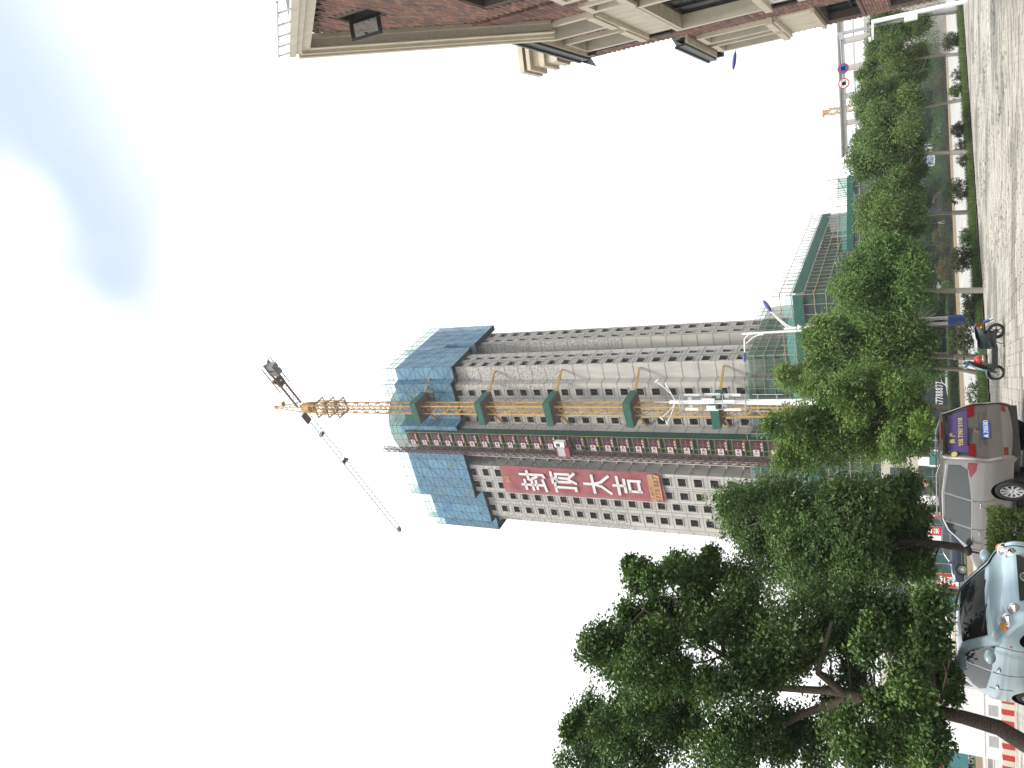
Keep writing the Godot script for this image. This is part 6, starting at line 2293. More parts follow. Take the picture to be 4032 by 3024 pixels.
	var face := Basis(Vector3(0, 0, 1), Vector3(bn.x, bn.y, 0), Vector3(0, 0, 1).cross(Vector3(bn.x, bn.y, 0)))
	var lt := Transform3D(face, Vector3(-2.262, 1.385, 0))
	var lm := MB.new()
	lm.xf = lt
	for q in [["房", -0.26], ["产", -0.08]]:
		glyph(lm, q[0], Vector3(q[1], 0.055, 0.0), 0.115, 0.014, 0.004)
	lm.ball(Vector3(-0.62, 0.02, 0), Vector3(0.07, 0.06, 0.003), 6)
	part("words", lm, "print_yellow", rw)
	text("phone_number", "158 7797 5118", 0.088, "print_yellow", rw, lt.translated_local(Vector3(-0.02, -0.115, 0)), true, 0.003)
	# plate in its recess, chrome strip, emblem
	var ps := MB.new()
	c.strip(ps, 80, 83, -0.5, 0.5, 0.004)
	part("plate_recess", ps, "car_grey", t)
	var pf := Basis(Vector3(0, 0, 1), Vector3.UP, Vector3(-1, 0, 0))
	var px := Transform3D(pf, Vector3(-2.372, 0.80, -0.02))
	var pb := MB.new()
	pb.xf = px
	pb.span(Vector3(-0.22, -0.07, -0.01), Vector3(0.22, 0.07, 0))
	var pp := part("number_plate", pb, "plate_blue", t)
	text("plate_number", "A 2K60D", 0.088, "print_white", pp, px.translated_local(Vector3(0.03, 0, 0.003)), true, 0.003)
	var yn := MB.new()
	yn.xf = px
	glyph(yn, "云", Vector3(-0.175, 0, 0.004), 0.07, 0.012, 0.003)
	part("plate_character", yn, "print_white", pp)
	var em := MB.new()
	em.xf = Transform3D(pf, Vector3(-2.352, 0.985, 0))
	for k in 3:
		em.bar(Vector3(-0.05 + k * 0.028, -0.04, 0), Vector3(-0.01 + k * 0.028, 0.045, 0), 0.012, 0.014, Vector3.BACK)
	em.bar(Vector3(-0.05, 0.05, 0), Vector3(0.05, 0.05, 0), 0.012, 0.012, Vector3.BACK)
	em.bar(Vector3(-0.055, -0.045, 0), Vector3(0.0, -0.06, 0), 0.012, 0.013, Vector3.BACK)
	em.bar(Vector3(0.0, -0.06, 0), Vector3(0.055, -0.03, 0), 0.012, 0.0135, Vector3.BACK)
	part("emblem", em, "chrome", t)
	var ch := MB.new()
	ch.box(Vector3(-2.362, 0.915, 0), Vector3(0.02, 0.022, 0.98))
	part("tailgate_trim", ch, "chrome", t)
	var bb := MB.new()
	bb.span(Vector3(-2.345, 0.2, -0.70), Vector3(-2.1, 0.36, 0.70))
	part("rear_skirt", bb, "black_plastic", t)
	var wp := MB.new()
	wp.bar(Vector3(-2.345, 1.115, 0.05), Vector3(-2.33, 1.15, -0.42), 0.02, 0.03, Vector3.UP)
	part("wiper", wp, "black_plastic", t)
	var an := MB.new()
	an.tube(Vector3(-1.85, 1.70, 0.15), Vector3(-2.1, 1.93, 0.15), 0.012, 0.006, 6)
	part("aerial", an, "black_plastic", t)
	# a narrow red ribbon on the mirror
	var rb := MB.new()
	rb.bar(Vector3(1.06, 1.06, -1.02), Vector3(1.10, 0.82, -1.04), 0.05, 0.012, Vector3.RIGHT)
	part("ribbon", rb, "tail_red", t)


func build_hatchback() -> void:
	var t := thing("small_hatchback", "small pale blue hatchback with round double headlights parked nose towards the van", "car", Vector3(-4.3, 0, -15.75), 41.0 - 90.0)
	var c := Car.new()
	c.half = 0.81
	c.x0 = -1.72
	c.x1 = 1.73
	c.belt = 0.90
	c.lean = 0.36
	c.taper = 0.16
	c.edge = 0.13
	c.arches = [Vector3(1.15, 0.28, 0.335), Vector3(-1.19, 0.28, 0.335)]
	var keys := []
	for q in [[1.60, 0.18], [1.69, 0.34], [1.73, 0.52], [1.68, 0.68], [1.52, 0.80], [1.25, 0.90], [0.98, 0.965], [0.88, 1.0], [0.55, 1.20], [0.22, 1.37], [0.0, 1.425], [-0.4, 1.46], [-0.85, 1.44], [-1.15, 1.38], [-1.32, 1.29], [-1.48, 1.12], [-1.60, 0.95], [-1.67, 0.80], [-1.71, 0.6], [-1.71, 0.42], [-1.64, 0.22]]:
		keys.append(Vector2(q[0], q[1]))
	c.setup(keys)
	car_common(t, c, "car_blue", 0.17)
	for s in [-1.0, 1.0]:
		for w in [[[0.86, 0.93], [-0.16, 0.95], [-0.22, 1.33], [0.06, 1.33], [0.34, 1.24], [0.62, 1.08]], [[-0.24, 0.95], [-1.02, 1.0], [-1.2, 1.10], [-1.1, 1.2], [-0.82, 1.31], [-0.3, 1.34]]]:
			var g := MB.new()
			c.side(g, polyv(w), s, 0.007)
			part("side_window", g, "glass", t)
		var sm := MB.new()
		seam(c, sm, [[-0.2, 0.93], [-0.22, 0.6], [-0.16, 0.32]], s)
		seam(c, sm, [[0.88, 0.92], [0.82, 0.7], [0.74, 0.36]], s)
		seam(c, sm, [[-0.9, 0.96], [-0.84, 0.7], [-0.84, 0.6]], s)
		seam(c, sm, [[0.74, 0.33], [-0.8, 0.33]], s)
		part("door_seam", sm, "black_plastic", t)
		for x in [-0.05, -0.78]:
			var h := MB.new()
			h.ball(Vector3(x, 0.84, s * (c.wide(x, 0.84) + 0.012)), Vector3(0.085, 0.03, 0.022), 6)
			part("door_handle", h, "chrome", t)
		var mr := MB.new()
		mr.ball(Vector3(0.70, 1.0, s * 0.93), Vector3(0.07, 0.085, 0.12), 8)
		part("mirror", mr, "car_blue", t)
		# double round headlight with an amber corner
		var hl := MB.new()
		hl.ball(Vector3(1.56, 0.66, s * 0.49), Vector3(0.13, 0.12, 0.125), 9)
		hl.ball(Vector3(1.45, 0.745, s * 0.62), Vector3(0.13, 0.125, 0.125), 9)
		var hp := part("headlight", hl, "lamp_clear", t)
		var ring := MB.new()
		for q in [Vector3(1.685, 0.675, s * 0.50), Vector3(1.575, 0.76, s * 0.65)]:
			ring.ball(q, Vector3(0.015, 0.06, 0.06), 8, Basis(Vector3.UP, -0.35 * s))
		part("lens", ring, "chrome", hp)
		var am := MB.new()
		am.ball(Vector3(1.40, 0.80, s * 0.69), Vector3(0.095, 0.075, 0.075), 8)
		part("indicator", am, "amber", hp)
		var rp := MB.new()
		rp.ball(Vector3(0.92, 0.72, s * (c.wide(0.92, 0.72) + 0.005)), Vector3(0.03, 0.022, 0.012), 6)
		part("side_repeater", rp, "amber", t)
		for x in [1.15, -1.19]:
			wheel(t, Vector3(x, 0.275, s * 0.71), 0.275, s, 7, 0.16)
	var ws := MB.new()
	c.strip(ws, 29, 37, -0.95, 0.95, 0.006)
	part("windshield", ws, "tinted_glass", t)
	var rg := MB.new()
	c.strip(rg, 57, 64, -0.9, 0.9, 0.006)
	part("rear_window", rg, "glass", t)
	# grille: a dark smile with an oval emblem
	var gr := MB.new()
	var pl := PackedVector2Array()
	for k in 17:
		var q := PI * k / 16.0
		pl.append(Vector2(cos(q) * 0.40, 0.60 - sin(q) * 0.20))
	gr.xf = Transform3D(Basis(Vector3(0, 0, -1), Vector3(-0.12, 0.99, 0).normalized(), Vector3(1, 0.12, 0).normalized()), Vector3(1.785, 0.02, 0))
	gr.plate(pl, 0.03)
	var gp := part("grille", gr, "black_plastic", t)
	var em := MB.new()
	var pts := []
	for k in 21:
		pts.append(Vector3(1.765, 0.54 + sin(TAU * k / 20.0) * 0.045, cos(TAU * k / 20.0) * 0.07))
	em.sweep(pts, [0.007], 5, false)
	part("emblem", em, "chrome", gp)
	text("emblem_letters", "BYD", 0.05, "chrome", gp, Transform3D(Basis(Vector3(0, 0, -1), Vector3.UP, Vector3(1, 0, 0)), Vector3(1.762, 0.54, 0)), true, 0.004)
	var lw := MB.new()
	lw.box(Vector3(1.69, 0.30, 0), Vector3(0.04, 0.10, 0.9))
	part("lower_grille", lw, "black_plastic", t)
	var wp := MB.new()
	wp.bar(Vector3(0.90, 1.02, 0.1), Vector3(0.80, 1.09, 0.55), 0.02)
	wp.bar(Vector3(0.90, 1.02, -0.35), Vector3(0.80, 1.09, 0.1), 0.02)
	part("wiper", wp, "black_plastic", t)
	var an := MB.new()
	an.tube(Vector3(-0.1, 1.43, 0.0), Vector3(-0.28, 1.52, 0.0), 0.012, 0.006, 6)
	part("aerial", an, "black_plastic", t)


func build_navy_suv() -> void:
	var t := thing("navy_suv", "dark navy blue suv across the road, half behind the bare tree trunk", "car", Vector3(-13.0, 0.05, -66.5), 180 + 12)
	var c := Car.new()
	c.half = 0.89
	c.x0 = -2.25
	c.x1 = 2.3
	c.belt = 1.05
	c.lean = 0.30
	c.taper = 0.09
	c.edge = 0.09
	c.arches = [Vector3(1.36, 0.36, 0.43), Vector3(-1.33, 0.36, 0.43)]
	var keys := []
	for q in [[2.18, 0.25], [2.28, 0.45], [2.3, 0.68], [2.24, 0.88], [2.0, 1.0], [1.5, 1.08], [1.1, 1.13], [0.7, 1.38], [0.35, 1.58], [0.0, 1.66], [-0.7, 1.69], [-1.4, 1.66], [-1.9, 1.58], [-1.98, 1.5], [-2.12, 1.25], [-2.2, 1.08], [-2.2, 0.85], [-2.25, 0.62], [-2.22, 0.42], [-2.15, 0.3]]:
		keys.append(Vector2(q[0], q[1]))
	c.setup(keys)
	car_common(t, c, "car_navy", 0.24)
	for s in [-1.0, 1.0]:
		for w in [[[0.95, 1.10], [-0.05, 1.11], [-0.1, 1.58], [0.26, 1.53], [0.62, 1.33]], [[-0.13, 1.11], [-1.12, 1.13], [-1.15, 1.57], [-0.18, 1.59]], [[-1.2, 1.13], [-1.75, 1.2], [-1.7, 1.45], [-1.22, 1.56]]]:
			var g := MB.new()
			c.side(g, polyv(w), s, 0.006)
			part("side_window", g, "glass", t)
		var tr := MB.new()
		for l in [[[1.05, 1.085], [-1.2, 1.10]], [[1.0, 1.18], [0.4, 1.55], [0.0, 1.635], [-1.4, 1.63]], [[1.0, 0.36], [-0.95, 0.36]]]:
			for i in l.size() - 1:
				var p0 := Vector2(l[i][0], l[i][1])
				var p1 := Vector2(l[i + 1][0], l[i + 1][1])
				tr.bar(Vector3(p0.x, p0.y, s * (c.wide(p0.x, p0.y) + 0.006)), Vector3(p1.x, p1.y, s * (c.wide(p1.x, p1.y) + 0.006)), 0.045, 0.014, Vector3(0, 0, 1))
		part("chrome_trim", tr, "chrome", t)
		for x in [1.36, -1.33]:
			wheel(t, Vector3(x, 0.36, s * 0.80), 0.36, s)
		var hl := MB.new()
		c.side(hl, polyv([[1.75, 0.86], [2.2, 0.78], [2.2, 0.92], [1.8, 0.98]]), s, 0.01)
		part("headlight", hl, "lamp_clear", t)
		var tl := MB.new()
		c.side(tl, polyv([[-1.8, 1.0], [-2.14, 0.95], [-2.12, 1.12], [-1.9, 1.12]]), s, 0.01)
		part("tail_light", tl, "tail_red", t)
		var mr := MB.new()
		mr.ball(Vector3(0.95, 1.16, s * 1.0), Vector3(0.09, 0.09, 0.13), 7)
		part("mirror", mr, "car_navy", t)
	var ws := MB.new()
	c.strip(ws, 25, 31, -0.92, 0.92, 0.006)
	part("windshield", ws, "glass", t)


func build_scooter() -> void:
	var t := thing("electric_scooter", "teal and black electric scooter standing on its side stand at the paving edge", "scooter", Vector3(0.75, 0, -26.25), 180 - 14)
	# x points to the scooter's front
	for x in [0.62, -0.62]:
		var m := MB.new()
		m.lathe(Vector3(x, 0.225, 0), Vector3.BACK, [Vector2(0.15, -0.04), Vector2(0.19, -0.05), Vector2(0.222, -0.03), Vector2(0.226, 0), Vector2(0.222, 0.03), Vector2(0.19, 0.05), Vector2(0.15, 0.04)], 26)
		var w := part("wheel", m, "rubber", t)
		var k := MB.new()
		k.lathe(Vector3(x, 0.225, 0), Vector3.BACK, [Vector2(0.155, -0.03), Vector2(0.135, 0), Vector2(0.155, 0.03)], 24)
		k.lathe(Vector3(x, 0.225, 0), Vector3.BACK, [Vector2(0, -0.06), Vector2(0.055, -0.05), Vector2(0.055, 0.05), Vector2(0, 0.06)], 12)
		for i in 6:
			var a := TAU * i / 6.0
			k.bar(Vector3(x, 0.225, 0), Vector3(x + cos(a) * 0.14, 0.225 + sin(a) * 0.14, 0), 0.022, 0.03, Vector3.BACK)
		part("rim", k, "alloy" if x > 0 else "black_plastic", w)
	var fd := MB.new()
	var rows := []
	for i in 10:
		var a := lerpf(0.25, 2.3, i / 9.0)
		var r := PackedVector3Array()
		for j in 7:
			var f := j / 6.0 * 2 - 1
			r.append(Vector3(0.62 + cos(a) * (0.27 - 0.035 * f * f), 0.225 + sin(a) * (0.27 - 0.035 * f * f), f * 0.085))
		rows.append(r)
	fd.grid(rows, true)
	part("front_fender", fd, "scooter_sky", t)
	var fk := MB.new()
	for s in [-1, 1]:
		fk.tube(Vector3(0.62, 0.225, s * 0.07), Vector3(0.46, 0.62, s * 0.06), 0.022, -1, 8)
	fk.tube(Vector3(0.48, 0.55, 0), Vector3(0.33, 0.98, 0), 0.028, -1, 8)
	part("fork", fk, "black_plastic", t)
	# leg shield: sky blue outside, black inside
	var ls := MB.new()
	rows = []
	for q in [[0.60, 0.46, 0.10], [0.565, 0.55, 0.17], [0.53, 0.65, 0.20], [0.47, 0.78, 0.17], [0.41, 0.88, 0.11], [0.37, 0.96, 0.08]]:
		var r := PackedVector3Array()
		for j in 9:
			var f := j / 8.0 * 2 - 1
			r.append(Vector3(q[0] - 0.10 * f * f, q[1], f * q[2]))
		rows.append(r)
	ls.grid(rows, true)
	part("leg_shield", ls, "scooter_sky", t)
	var ib := MB.new()
	rows = []
	for q in [[0.56, 0.30, 0.12], [0.50, 0.42, 0.16], [0.44, 0.60, 0.18], [0.38, 0.78, 0.16], [0.33, 0.92, 0.09]]:
		var r := PackedVector3Array()
		for j in 9:
			var f := j / 8.0 * 2 - 1
			r.append(Vector3(q[0] - 0.09 + 0.06 * f * f, q[1], f * q[2]))
		rows.append(r)
	ib.grid(rows)
	ib.box(Vector3(0.45, 0.36, 0), Vector3(0.16, 0.2, 0.24))
	part("inner_panel", ib, "black_plastic", t)
	var hd := MB.new()
	hd.ball(Vector3(0.37, 1.0, 0), Vector3(0.13, 0.085, 0.13), 9, Basis(Vector3.BACK, 0.5))
	var hc := part("handlebar_cover", hd, "scooter_sky", t)
	var hl := MB.new()
	hl.ball(Vector3(0.465, 1.0, 0), Vector3(0.04, 0.055, 0.08), 8, Basis(Vector3.BACK, 0.3))
	part("headlight", hl, "lamp_clear", hc)
	var bar := MB.new()
	for s in [-1, 1]:
		bar.sweep([Vector3(0.34, 1.0, 0), Vector3(0.31, 1.03, s * 0.18), Vector3(0.22, 1.02, s * 0.34)], [0.014], 7)
		bar.sweep([Vector3(0.27, 1.03, s * 0.24), Vector3(0.26, 1.17, s * 0.3)], [0.008], 6)
	part("handlebar", bar, "black_plastic", t)
	for s in [-1, 1]:
		var g := MB.new()
		g.tube(Vector3(0.27, 1.03, s * 0.24), Vector3(0.215, 1.02, s * 0.36), 0.021, -1, 8)
		part("grip", g, "rubber", t)
		var mi := MB.new()
		mi.ball(Vector3(0.255, 1.21, s * 0.33), Vector3(0.018, 0.05, 0.075), 8)
		part("mirror", mi, "black_plastic", t)
	var fl := MB.new()
	fl.box(Vector3(0.16, 0.27, 0), Vector3(0.62, 0.10, 0.26))
	fl.box(Vector3(0.16, 0.325, 0), Vector3(0.58, 0.012, 0.24))
	part("footboard", fl, "black_plastic", t)
	var fs := MB.new()
	for s in [-1, 1]:
		fs.box(Vector3(0.14, 0.235, s * 0.135), Vector3(0.66, 0.09, 0.03))
	part("side_skirt", fs, "scooter_teal", t)
	# rear body, tapering up to the tail
	var rb := MB.new()
	rows = []
	for q in [[-0.10, 0.30, 0.62, 0.10], [-0.18, 0.30, 0.68, 0.15], [-0.34, 0.36, 0.71, 0.17], [-0.52, 0.48, 0.745, 0.16], [-0.70, 0.58, 0.78, 0.13], [-0.82, 0.66, 0.80, 0.08]]:
		var r := PackedVector3Array()
		for j in 17:
			var a := PI * j / 16.0
			r.append(Vector3(q[0], lerpf(q[1], q[2], 1.0 - pow(absf(cos(a)), 1.6)) if true else 0.0, cos(a) * q[3] * (0.82 + 0.18 * sin(a))))
		rows.append(r)
	rb.grid(rows)
	part("rear_body", rb, "scooter_teal", t)
	var mo := MB.new()
	mo.box(Vector3(-0.38, 0.33, 0), Vector3(0.42, 0.2, 0.2))
	mo.ball(Vector3(-0.42, 0.42, 0), Vector3(0.25, 0.14, 0.13), 8)
	for s in [-1, 1]:
		mo.bar(Vector3(-0.3, 0.28, s * 0.09), Vector3(-0.64, 0.225, s * 0.09), 0.05, 0.06)
		mo.tube(Vector3(-0.6, 0.26, s * 0.10), Vector3(-0.5, 0.6, s * 0.10), 0.03, -1, 7)
	part("rear_frame", mo, "black_plastic", t)
	var se := MB.new()
	rows = []
	for q in [[0.0, 0.70, 0.10], [-0.04, 0.76, 0.135], [-0.2, 0.77, 0.15], [-0.38, 0.775, 0.15], [-0.44, 0.81, 0.15], [-0.62, 0.835, 0.13], [-0.74, 0.84, 0.09], [-0.78, 0.82, 0.05]]:
		var r := PackedVector3Array()
		for j in 13:
			var a := PI * j / 12.0
			r.append(Vector3(q[0], q[1] - 0.07 + 0.075 * sin(a), cos(a) * q[2]))
		rows.append(r)
	se.grid(rows)
	part("saddle", se, "galvanised", t)
	var gr := MB.new()
	gr.sweep([Vector3(-0.62, 0.80, 0.13), Vector3(-0.86, 0.90, 0.12), Vector3(-0.92, 0.92, 0), Vector3(-0.86, 0.90, -0.12), Vector3(-0.62, 0.80, -0.13)], [0.014], 7)
	part("grab_rail", gr, "black_plastic", t)
	var bk := MB.new()
	bk.ball(Vector3(-0.80, 1.0, 0.0), Vector3(0.05, 0.075, 0.09), 8)
	bk.bar(Vector3(-0.8, 0.92, 0), Vector3(-0.8, 0.97, 0), 0.05)
	part("backrest", bk, "black_plastic", t)
	var tl := MB.new()
	tl.ball(Vector3(-0.80, 0.71, 0), Vector3(0.07, 0.06, 0.085), 8)
	part("tail_light", tl, "tail_red", t)
	var am := MB.new()
	for s in [-1, 1]:
		am.ball(Vector3(-0.76, 0.60, s * 0.11), Vector3(0.035, 0.03, 0.035), 6)
	part("indicator", am, "amber", t)
	var mf := MB.new()
	rows = []
	for i in 8:
		var a := lerpf(0.75, 2.9, i / 7.0)
		var r := PackedVector3Array()
		for j in 5:
			var f := j / 4.0 * 2 - 1
			r.append(Vector3(-0.62 + cos(a) * 0.26, 0.225 + sin(a) * 0.26, f * 0.07))
		rows.append(r)
	mf.grid(rows, true)
	mf.bar(Vector3(-0.82, 0.60, 0), Vector3(-0.98, 0.30, 0), 0.16, 0.015, Vector3.RIGHT)
	part("mudguard", mf, "black_plastic", t)
	var lp := MB.new()
	lp.bar(Vector3(-0.90, 0.55, 0), Vector3(-0.965, 0.40, 0), 0.2, 0.012, Vector3.RIGHT)
	lp.col = Color(0.25, 0.6, 0.5)
	var l2 := part("number_plate", lp, "lamp_blue", t)
	var lq := MB.new()
	lq.col = Color(0.5, 0.75, 0.68)
	lq.bar(Vector3(-0.967, 0.397, 0), Vector3(-1.0, 0.31, 0), 0.2, 0.012, Vector3.RIGHT)
	part("plate_lower_part", lq, "paint", l2)
	var ss := MB.new()
	ss.sweep([Vector3(-0.28, 0.22, 0.1), Vector3(-0.2, 0.1, 0.2), Vector3(-0.22, 0.01, 0.24)], [0.014], 7)
	ss.sweep([Vector3(-0.40, 0.2, -0.1), Vector3(-0.44, 0.02, -0.14), Vector3(-0.44, 0.02, 0.14), Vector3(-0.40, 0.2, 0.1)], [0.014], 7)
	part("stand", ss, "steel", t)
	# the helmet that hangs under the handlebar
	var h := thing("helmet", "round red helmet hanging from the scooter under its handlebar", "helmet", t.position + Vector3(-0.22, 0, 0.02).rotated(Vector3.UP, t.rotation.y) * Vector3(-1, 1, -1), 0)
	var hm := MB.new()
	hm.ball(Vector3(0, 0.655, 0), Vector3(0.13, 0.135, 0.145), 10)
	part("shell", hm, "car_red", h)
	var vs := MB.new()
	vs.ball(Vector3(0.02, 0.555, 0.03), Vector3(0.11, 0.045, 0.12), 8)
	part("visor", vs, "lamp_clear", h)


func build_left_corner() -> void:
	# box hedge bush between the two near cars
	var t := thing("cut_bush", "bright green bushy shrub between the grey van and the pale blue car", "shrub", Vector3(-3.05, 0, -17.0))
	R.seed = 71
	var xs := []
	var cs := []
	for i in 1900:
		var d := Vector3(R.randf_range(-1, 1), R.randf(), R.randf_range(-1, 1))
		var m := maxf(absf(d.x), maxf(absf(d.z), d.y))
		d *= lerpf(1.0, 1.0 / maxf(m, 0.2), 0.55)
		xs.append(Transform3D(Basis(Vector3(R.randfn(), R.randfn(), R.randfn()).normalized(), R.randf() * TAU).scaled(Vector3.ONE * R.randf_range(0.8, 1.4)), Vector3(d.x * 0.55, 0.05 + d.y * 0.82, d.z * 0.5)))
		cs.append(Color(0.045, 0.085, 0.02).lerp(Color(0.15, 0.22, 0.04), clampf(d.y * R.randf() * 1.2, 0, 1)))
	baked("foliage", clump("box"), xs, cs, "leaf", t)
	var st := MB.new()
	st.tube(Vector3.ZERO, Vector3(0, 0.5, 0), 0.04, 0.02, 6)
	part("stem", st, "bark", t)
	# cabinets on a striped plinth
	var pb := thing("striped_plinth", "low concrete plinth painted in red and white stripes under the tall grey cabinet", "kerb", Vector3(-9.75, 0, -24.7), 4)
	for i in 14:
		var s := MB.new()
		s.span(Vector3(-1.05 + 0.15 * i, 0, 0), Vector3(-1.05 + 0.15 * i + 0.148, 0.30, 0.25))
		part("stripe", s, "kerb_red" if i % 2 else "kerb_white", pb)
	for i in 16:
		var s := MB.new()
		s.span(Vector3(1.05, 0, -0.15 * i - 0.148), Vector3(1.2, 0.298, -0.15 * i))
		part("stripe", s, "kerb_white" if i % 2 else "kerb_red", pb)
	var body := MB.new()
	body.span(Vector3(-1.03, 0, -2.4), Vector3(1.05, 0.28, -0.002))
	part("slab", body, "beige", pb)
	var c1 := thing("low_cabinet", "low beige metal cabinet behind the pale blue car's tail", "cabinet", Vector3(-7.95, 0, -25.6), 4)
	var m1 := MB.new()
	m1.span(Vector3(-0.8, 0.0, -1.5), Vector3(0.8, 1.36, 0))
	part("housing", m1, "pale_beige", c1)
	var l1 := MB.new()
	l1.span(Vector3(-0.84, 1.36, -1.55), Vector3(0.84, 1.43, 0.05))
	l1.span(Vector3(-0.36, 0.1, 0.0), Vector3(-0.345, 1.3, 0.006))
	part("lid", l1, "cream", c1)
	var c2 := thing("tall_cabinet", "taller pale grey switch cabinet with louvres behind the leaning trunk", "cabinet", Vector3(-9.75, 0, -25.25), 4)
	var m2 := MB.new()
	m2.span(Vector3(-0.95, 0.28, -1.5), Vector3(0.95, 1.72, 0))
	part("housing", m2, "pale_panel", c2)
	for i in 2:
		var d := MB.new()
		d.span(Vector3(-0.92 + 0.94 * i, 0.68, 0.0), Vector3(-0.02 + 0.93 * i, 1.68, 0.018))
		var dp := part("door", d, "pale_panel" if i else "white_paint", c2)
		var h := MB.new()
		h.span(Vector3(-0.12 + 0.2 * i, 1.1, 0.02), Vector3(-0.09 + 0.2 * i, 1.26, 0.05))
		part("handle", h, "steel", dp)
		for k in 6:
			var lv := MB.new()
			lv.span(Vector3(-0.62 + 0.85 * i, 0.36 + 0.04 * k, 0.0), Vector3(-0.32 + 0.85 * i, 0.376 + 0.04 * k, 0.015))
			part("louvre", lv, "galvanised", c2)
	var rf := MB.new()
	rf.span(Vector3(-1.0, 1.72, -1.56), Vector3(1.0, 1.78, 0.08))
	part("roof", rf, "white_paint", c2)
	# shops along the far side on the left
	var sh := thing("shop_building", "pale two-storey shop building with teal glass and white pillars at the far left", "building", Vector3(-31, 0, -106), 8)
	var w := MB.new()
	w.span(Vector3(-34, 4.2, -12), Vector3(27, 8.4, 0))
	w.span(Vector3(-34, 0, -12), Vector3(27, 4.2, -2.0))
	part("wall", w, "beige", sh)
	for i in 13:
		var x := -32.0 + 4.8 * i
		var pl := MB.new()
		pl.span(Vector3(x - 0.55, 0, -0.9), Vector3(x + 0.55, 4.2, 0.05))
		part("pillar", pl, "white_paint", sh)
		if i < 12:
			var g := MB.new()
			g.span(Vector3(x + 0.7, 0.4, -2.0), Vector3(x + 4.1, 3.6, -1.9))
			var gp := part("shop_window", g, "shop_teal", sh)
			var fr := MB.new()
			for k in 4:
				fr.span(Vector3(x + 0.68 + 1.14 * k, 0.3, -1.95), Vector3(x + 0.76 + 1.14 * k, 3.7, -1.82))
			fr.span(Vector3(x + 0.65, 2.6, -1.95), Vector3(x + 4.15, 2.68, -1.83))
			part("frame", fr, "steel", gp)
			var g2 := MB.new()
			g2.span(Vector3(x + 0.9, 5.2, 0.0), Vector3(x + 3.9, 7.4, 0.06))
			part("window", g2, "glass", sh)
	for b in [[-16.6, -72.0, 1.05, 3.9, "回来回报", "red shop banner with white words right behind the dark blue car's bonnet"], [-13.6, -88.0, 1.0, 3.6, "来回报", "red shop banner above the grey van's windscreen"], [-16.1, -92.0, 0.9, 3.4, "回来", "small red shop banner above the dark blue car's roof"], [-11.2, -92.0, 0.45, 3.9, "回报来", "narrow red strip banner left of the white shop pillar"], [-24.2, -71.0, 0.8, 3.3, "来", "red shop banner left of the pale blue car's roof, the right one"], [-27.0, -72.0, 1.0, 3.2, "回", "red shop banner left of the pale blue car's roof, the left one"]]:
		var bn := thing("shop_banner", b[5], "banner", Vector3(b[0], 0, b[1]), 6, "red shop banners")
		var m := MB.new()
		m.span(Vector3(-b[2] / 2, 0.75, -0.02), Vector3(b[2] / 2, b[3], 0.02))
		part("cloth", m, "red_cloth", bn)
		var p := MB.new()
		for s in [-1, 1]:
			p.tube(Vector3(s * (b[2] / 2 + 0.03), 0, 0), Vector3(s * (b[2] / 2 + 0.03), b[3] + 0.05, 0), 0.02, -1, 6)
		part("pole", p, "steel", bn)
		var wd: String = b[4]
		glyphs("words", wd, Vector3(0, b[3] - 0.5, 0.03), b[2] * 0.62, Vector3(0, -b[2] * 0.75, 0), b[2] * 0.09, "print_white", bn)
	# bus stop board and a sign post on the pale pavement
	var bs := thing("bus_stop_board", "teal information board on two white posts at the left edge", "sign board", Vector3(-17.6, 0, -42.5), 24)
	var bm := MB.new()
	bm.span(Vector3(-1.4, 0.7, -0.05), Vector3(0.7, 1.75, 0.05))
	part("board", bm, "shop_teal", bs)
	var bp := MB.new()
	for x in [-1.46, 0.76]:
		bp.span(Vector3(x - 0.05, 0, -0.05), Vector3(x + 0.05, 2.3, 0.05))
	bp.span(Vector3(-1.5, 2.2, -0.3), Vector3(0.8, 2.3, 0.4))
	part("frame", bp, "white_paint", bs)
	var gs := thing("green_notice_sign", "teal green notice sign with white frame behind the van's roof", "sign", Vector3(-6.4, 0, -70), 0)
	var gm := MB.new()
	gm.span(Vector3(-0.55, 1.6, -0.04), Vector3(0.55, 2.5, 0.04))
	part("board", gm, "shop_teal", gs)
	var gf := MB.new()
	for x in [-0.62, 0.62]:
		gf.span(Vector3(x - 0.06, 0, -0.06), Vector3(x + 0.06, 2.56, 0.06))
	part("post", gf, "white_paint", gs)
	var sp := thing("short_sign_post", "thin grey sign post on a round foot on the pale pavement", "post", Vector3(-14.6, 0, -36.3))
	var sm := MB.new()
	sm.tube(Vector3(0, 0, 0), Vector3(0, 1.9, 0), 0.035, -1, 8)
	sm.lathe(Vector3.ZERO, Vector3.UP, [Vector2(0, 0), Vector2(0.2, 0), Vector2(0.2, 0.05), Vector2(0.04, 0.12)], 14)
	part("post", sm, "galvanised", sp)
	var kb := Node3D.new()
	kb.name = "grey_kerb"
	add_child(kb)
	kb.set_meta("kind", "structure")
	for i in 16:
		var k := MB.new()
		k.span(Vector3(-22.0 + 0.9 * i, 0, -36.2), Vector3(-21.12 + 0.9 * i, 0.16, -35.9))
		part("kerbstone", k, "concrete_dark", kb)
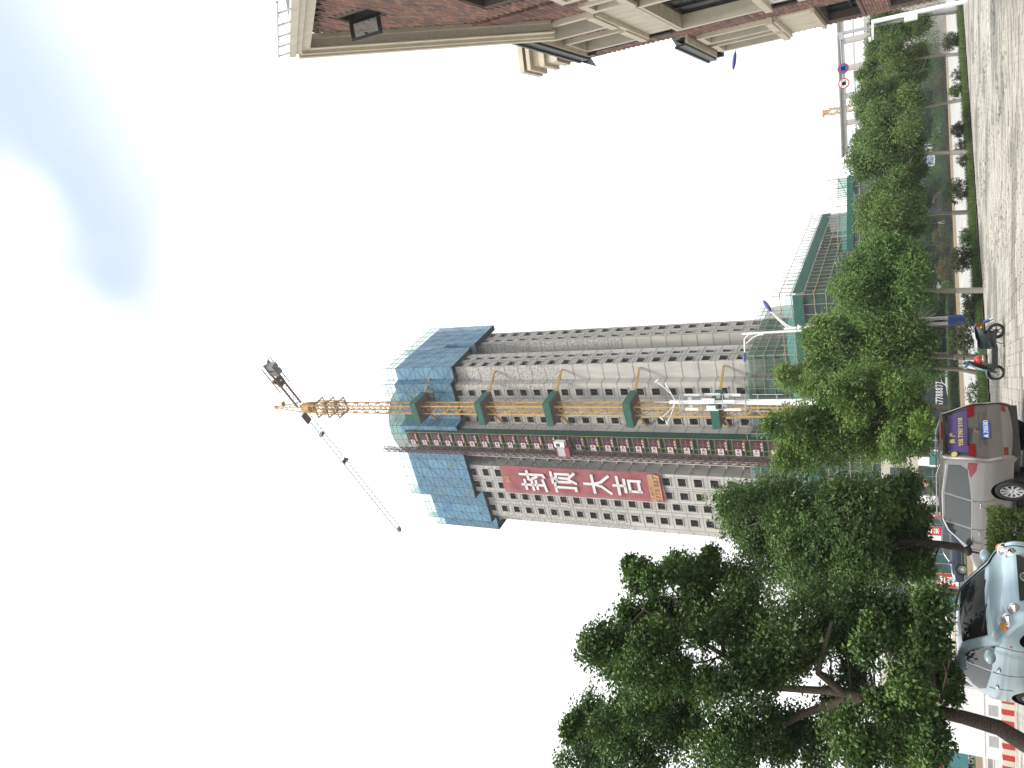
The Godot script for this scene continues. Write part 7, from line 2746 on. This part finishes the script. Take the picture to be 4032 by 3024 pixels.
	# red lorries at the far left edge
	var lorry := func(called: String, label: String, at: Vector3, yaw: float, paint: String) -> void:
		var l := thing(called, label, "lorry", at, yaw)
		var cb := MB.new()
		cb.box(Vector3(2.2, 1.75, 0), Vector3(1.8, 2.1, 2.2))
		cb.box(Vector3(3.05, 1.2, 0), Vector3(0.2, 1.0, 2.1))
		part("cab", cb, paint, l)
		var gw := MB.new()
		gw.box(Vector3(3.12, 2.25, 0), Vector3(0.04, 0.8, 1.9))
		gw.box(Vector3(2.3, 2.2, 1.11), Vector3(1.0, 0.7, 0.03))
		part("windshield", gw, "glass", l)
		var bd := MB.new()
		bd.box(Vector3(-1.0, 1.45, 0), Vector3(4.4, 1.2, 2.3))
		bd.box(Vector3(0.3, 0.7, 0), Vector3(6.0, 0.3, 1.0))
		part("cargo_bed", bd, paint, l)
		for x in [2.1, -1.2, -2.2]:
			for s in [-1, 1]:
				wheel(l, Vector3(x, 0.45, s * 0.95), 0.45, s, 6, 0.28)
	lorry.call("red_lorry", "red lorry with dark windows at the left edge behind the big tree", Vector3(-24.6, 0, -52), 200, "car_red")
	lorry.call("red_lorry", "second red lorry further back behind the first", Vector3(-33.0, 0, -62), 200, "car_red")
	var mc := thing("maroon_car", "dark maroon car behind the pale blue car's roof", "car", Vector3(-20.2, 0.05, -67.5), 188)
	var c := Car.new()
	c.half = 0.86
	c.x0 = -2.2
	c.x1 = 2.2
	c.belt = 0.95
	c.edge = 0.09
	c.arches = [Vector3(1.3, 0.32, 0.38), Vector3(-1.3, 0.32, 0.38)]
	var keys := []
	for q in [[2.1, 0.22], [2.2, 0.5], [2.12, 0.75], [1.7, 0.88], [1.1, 0.98], [0.5, 1.3], [0.1, 1.43], [-0.6, 1.46], [-1.1, 1.38], [-1.6, 1.1], [-2.1, 1.02], [-2.18, 0.8], [-2.2, 0.5], [-2.12, 0.25]]:
		keys.append(Vector2(q[0], q[1]))
	c.setup(keys)
	car_common(mc, c, "car_maroon", 0.2)
	for s in [-1.0, 1.0]:
		var g := MB.new()
		c.side(g, polyv([[0.95, 1.0], [-1.3, 1.02], [-1.0, 1.33], [-0.2, 1.37], [0.4, 1.26]]), s, 0.006)
		part("side_window", g, "glass", mc)
		for x in [1.3, -1.3]:
			wheel(mc, Vector3(x, 0.32, s * 0.76), 0.32, s)
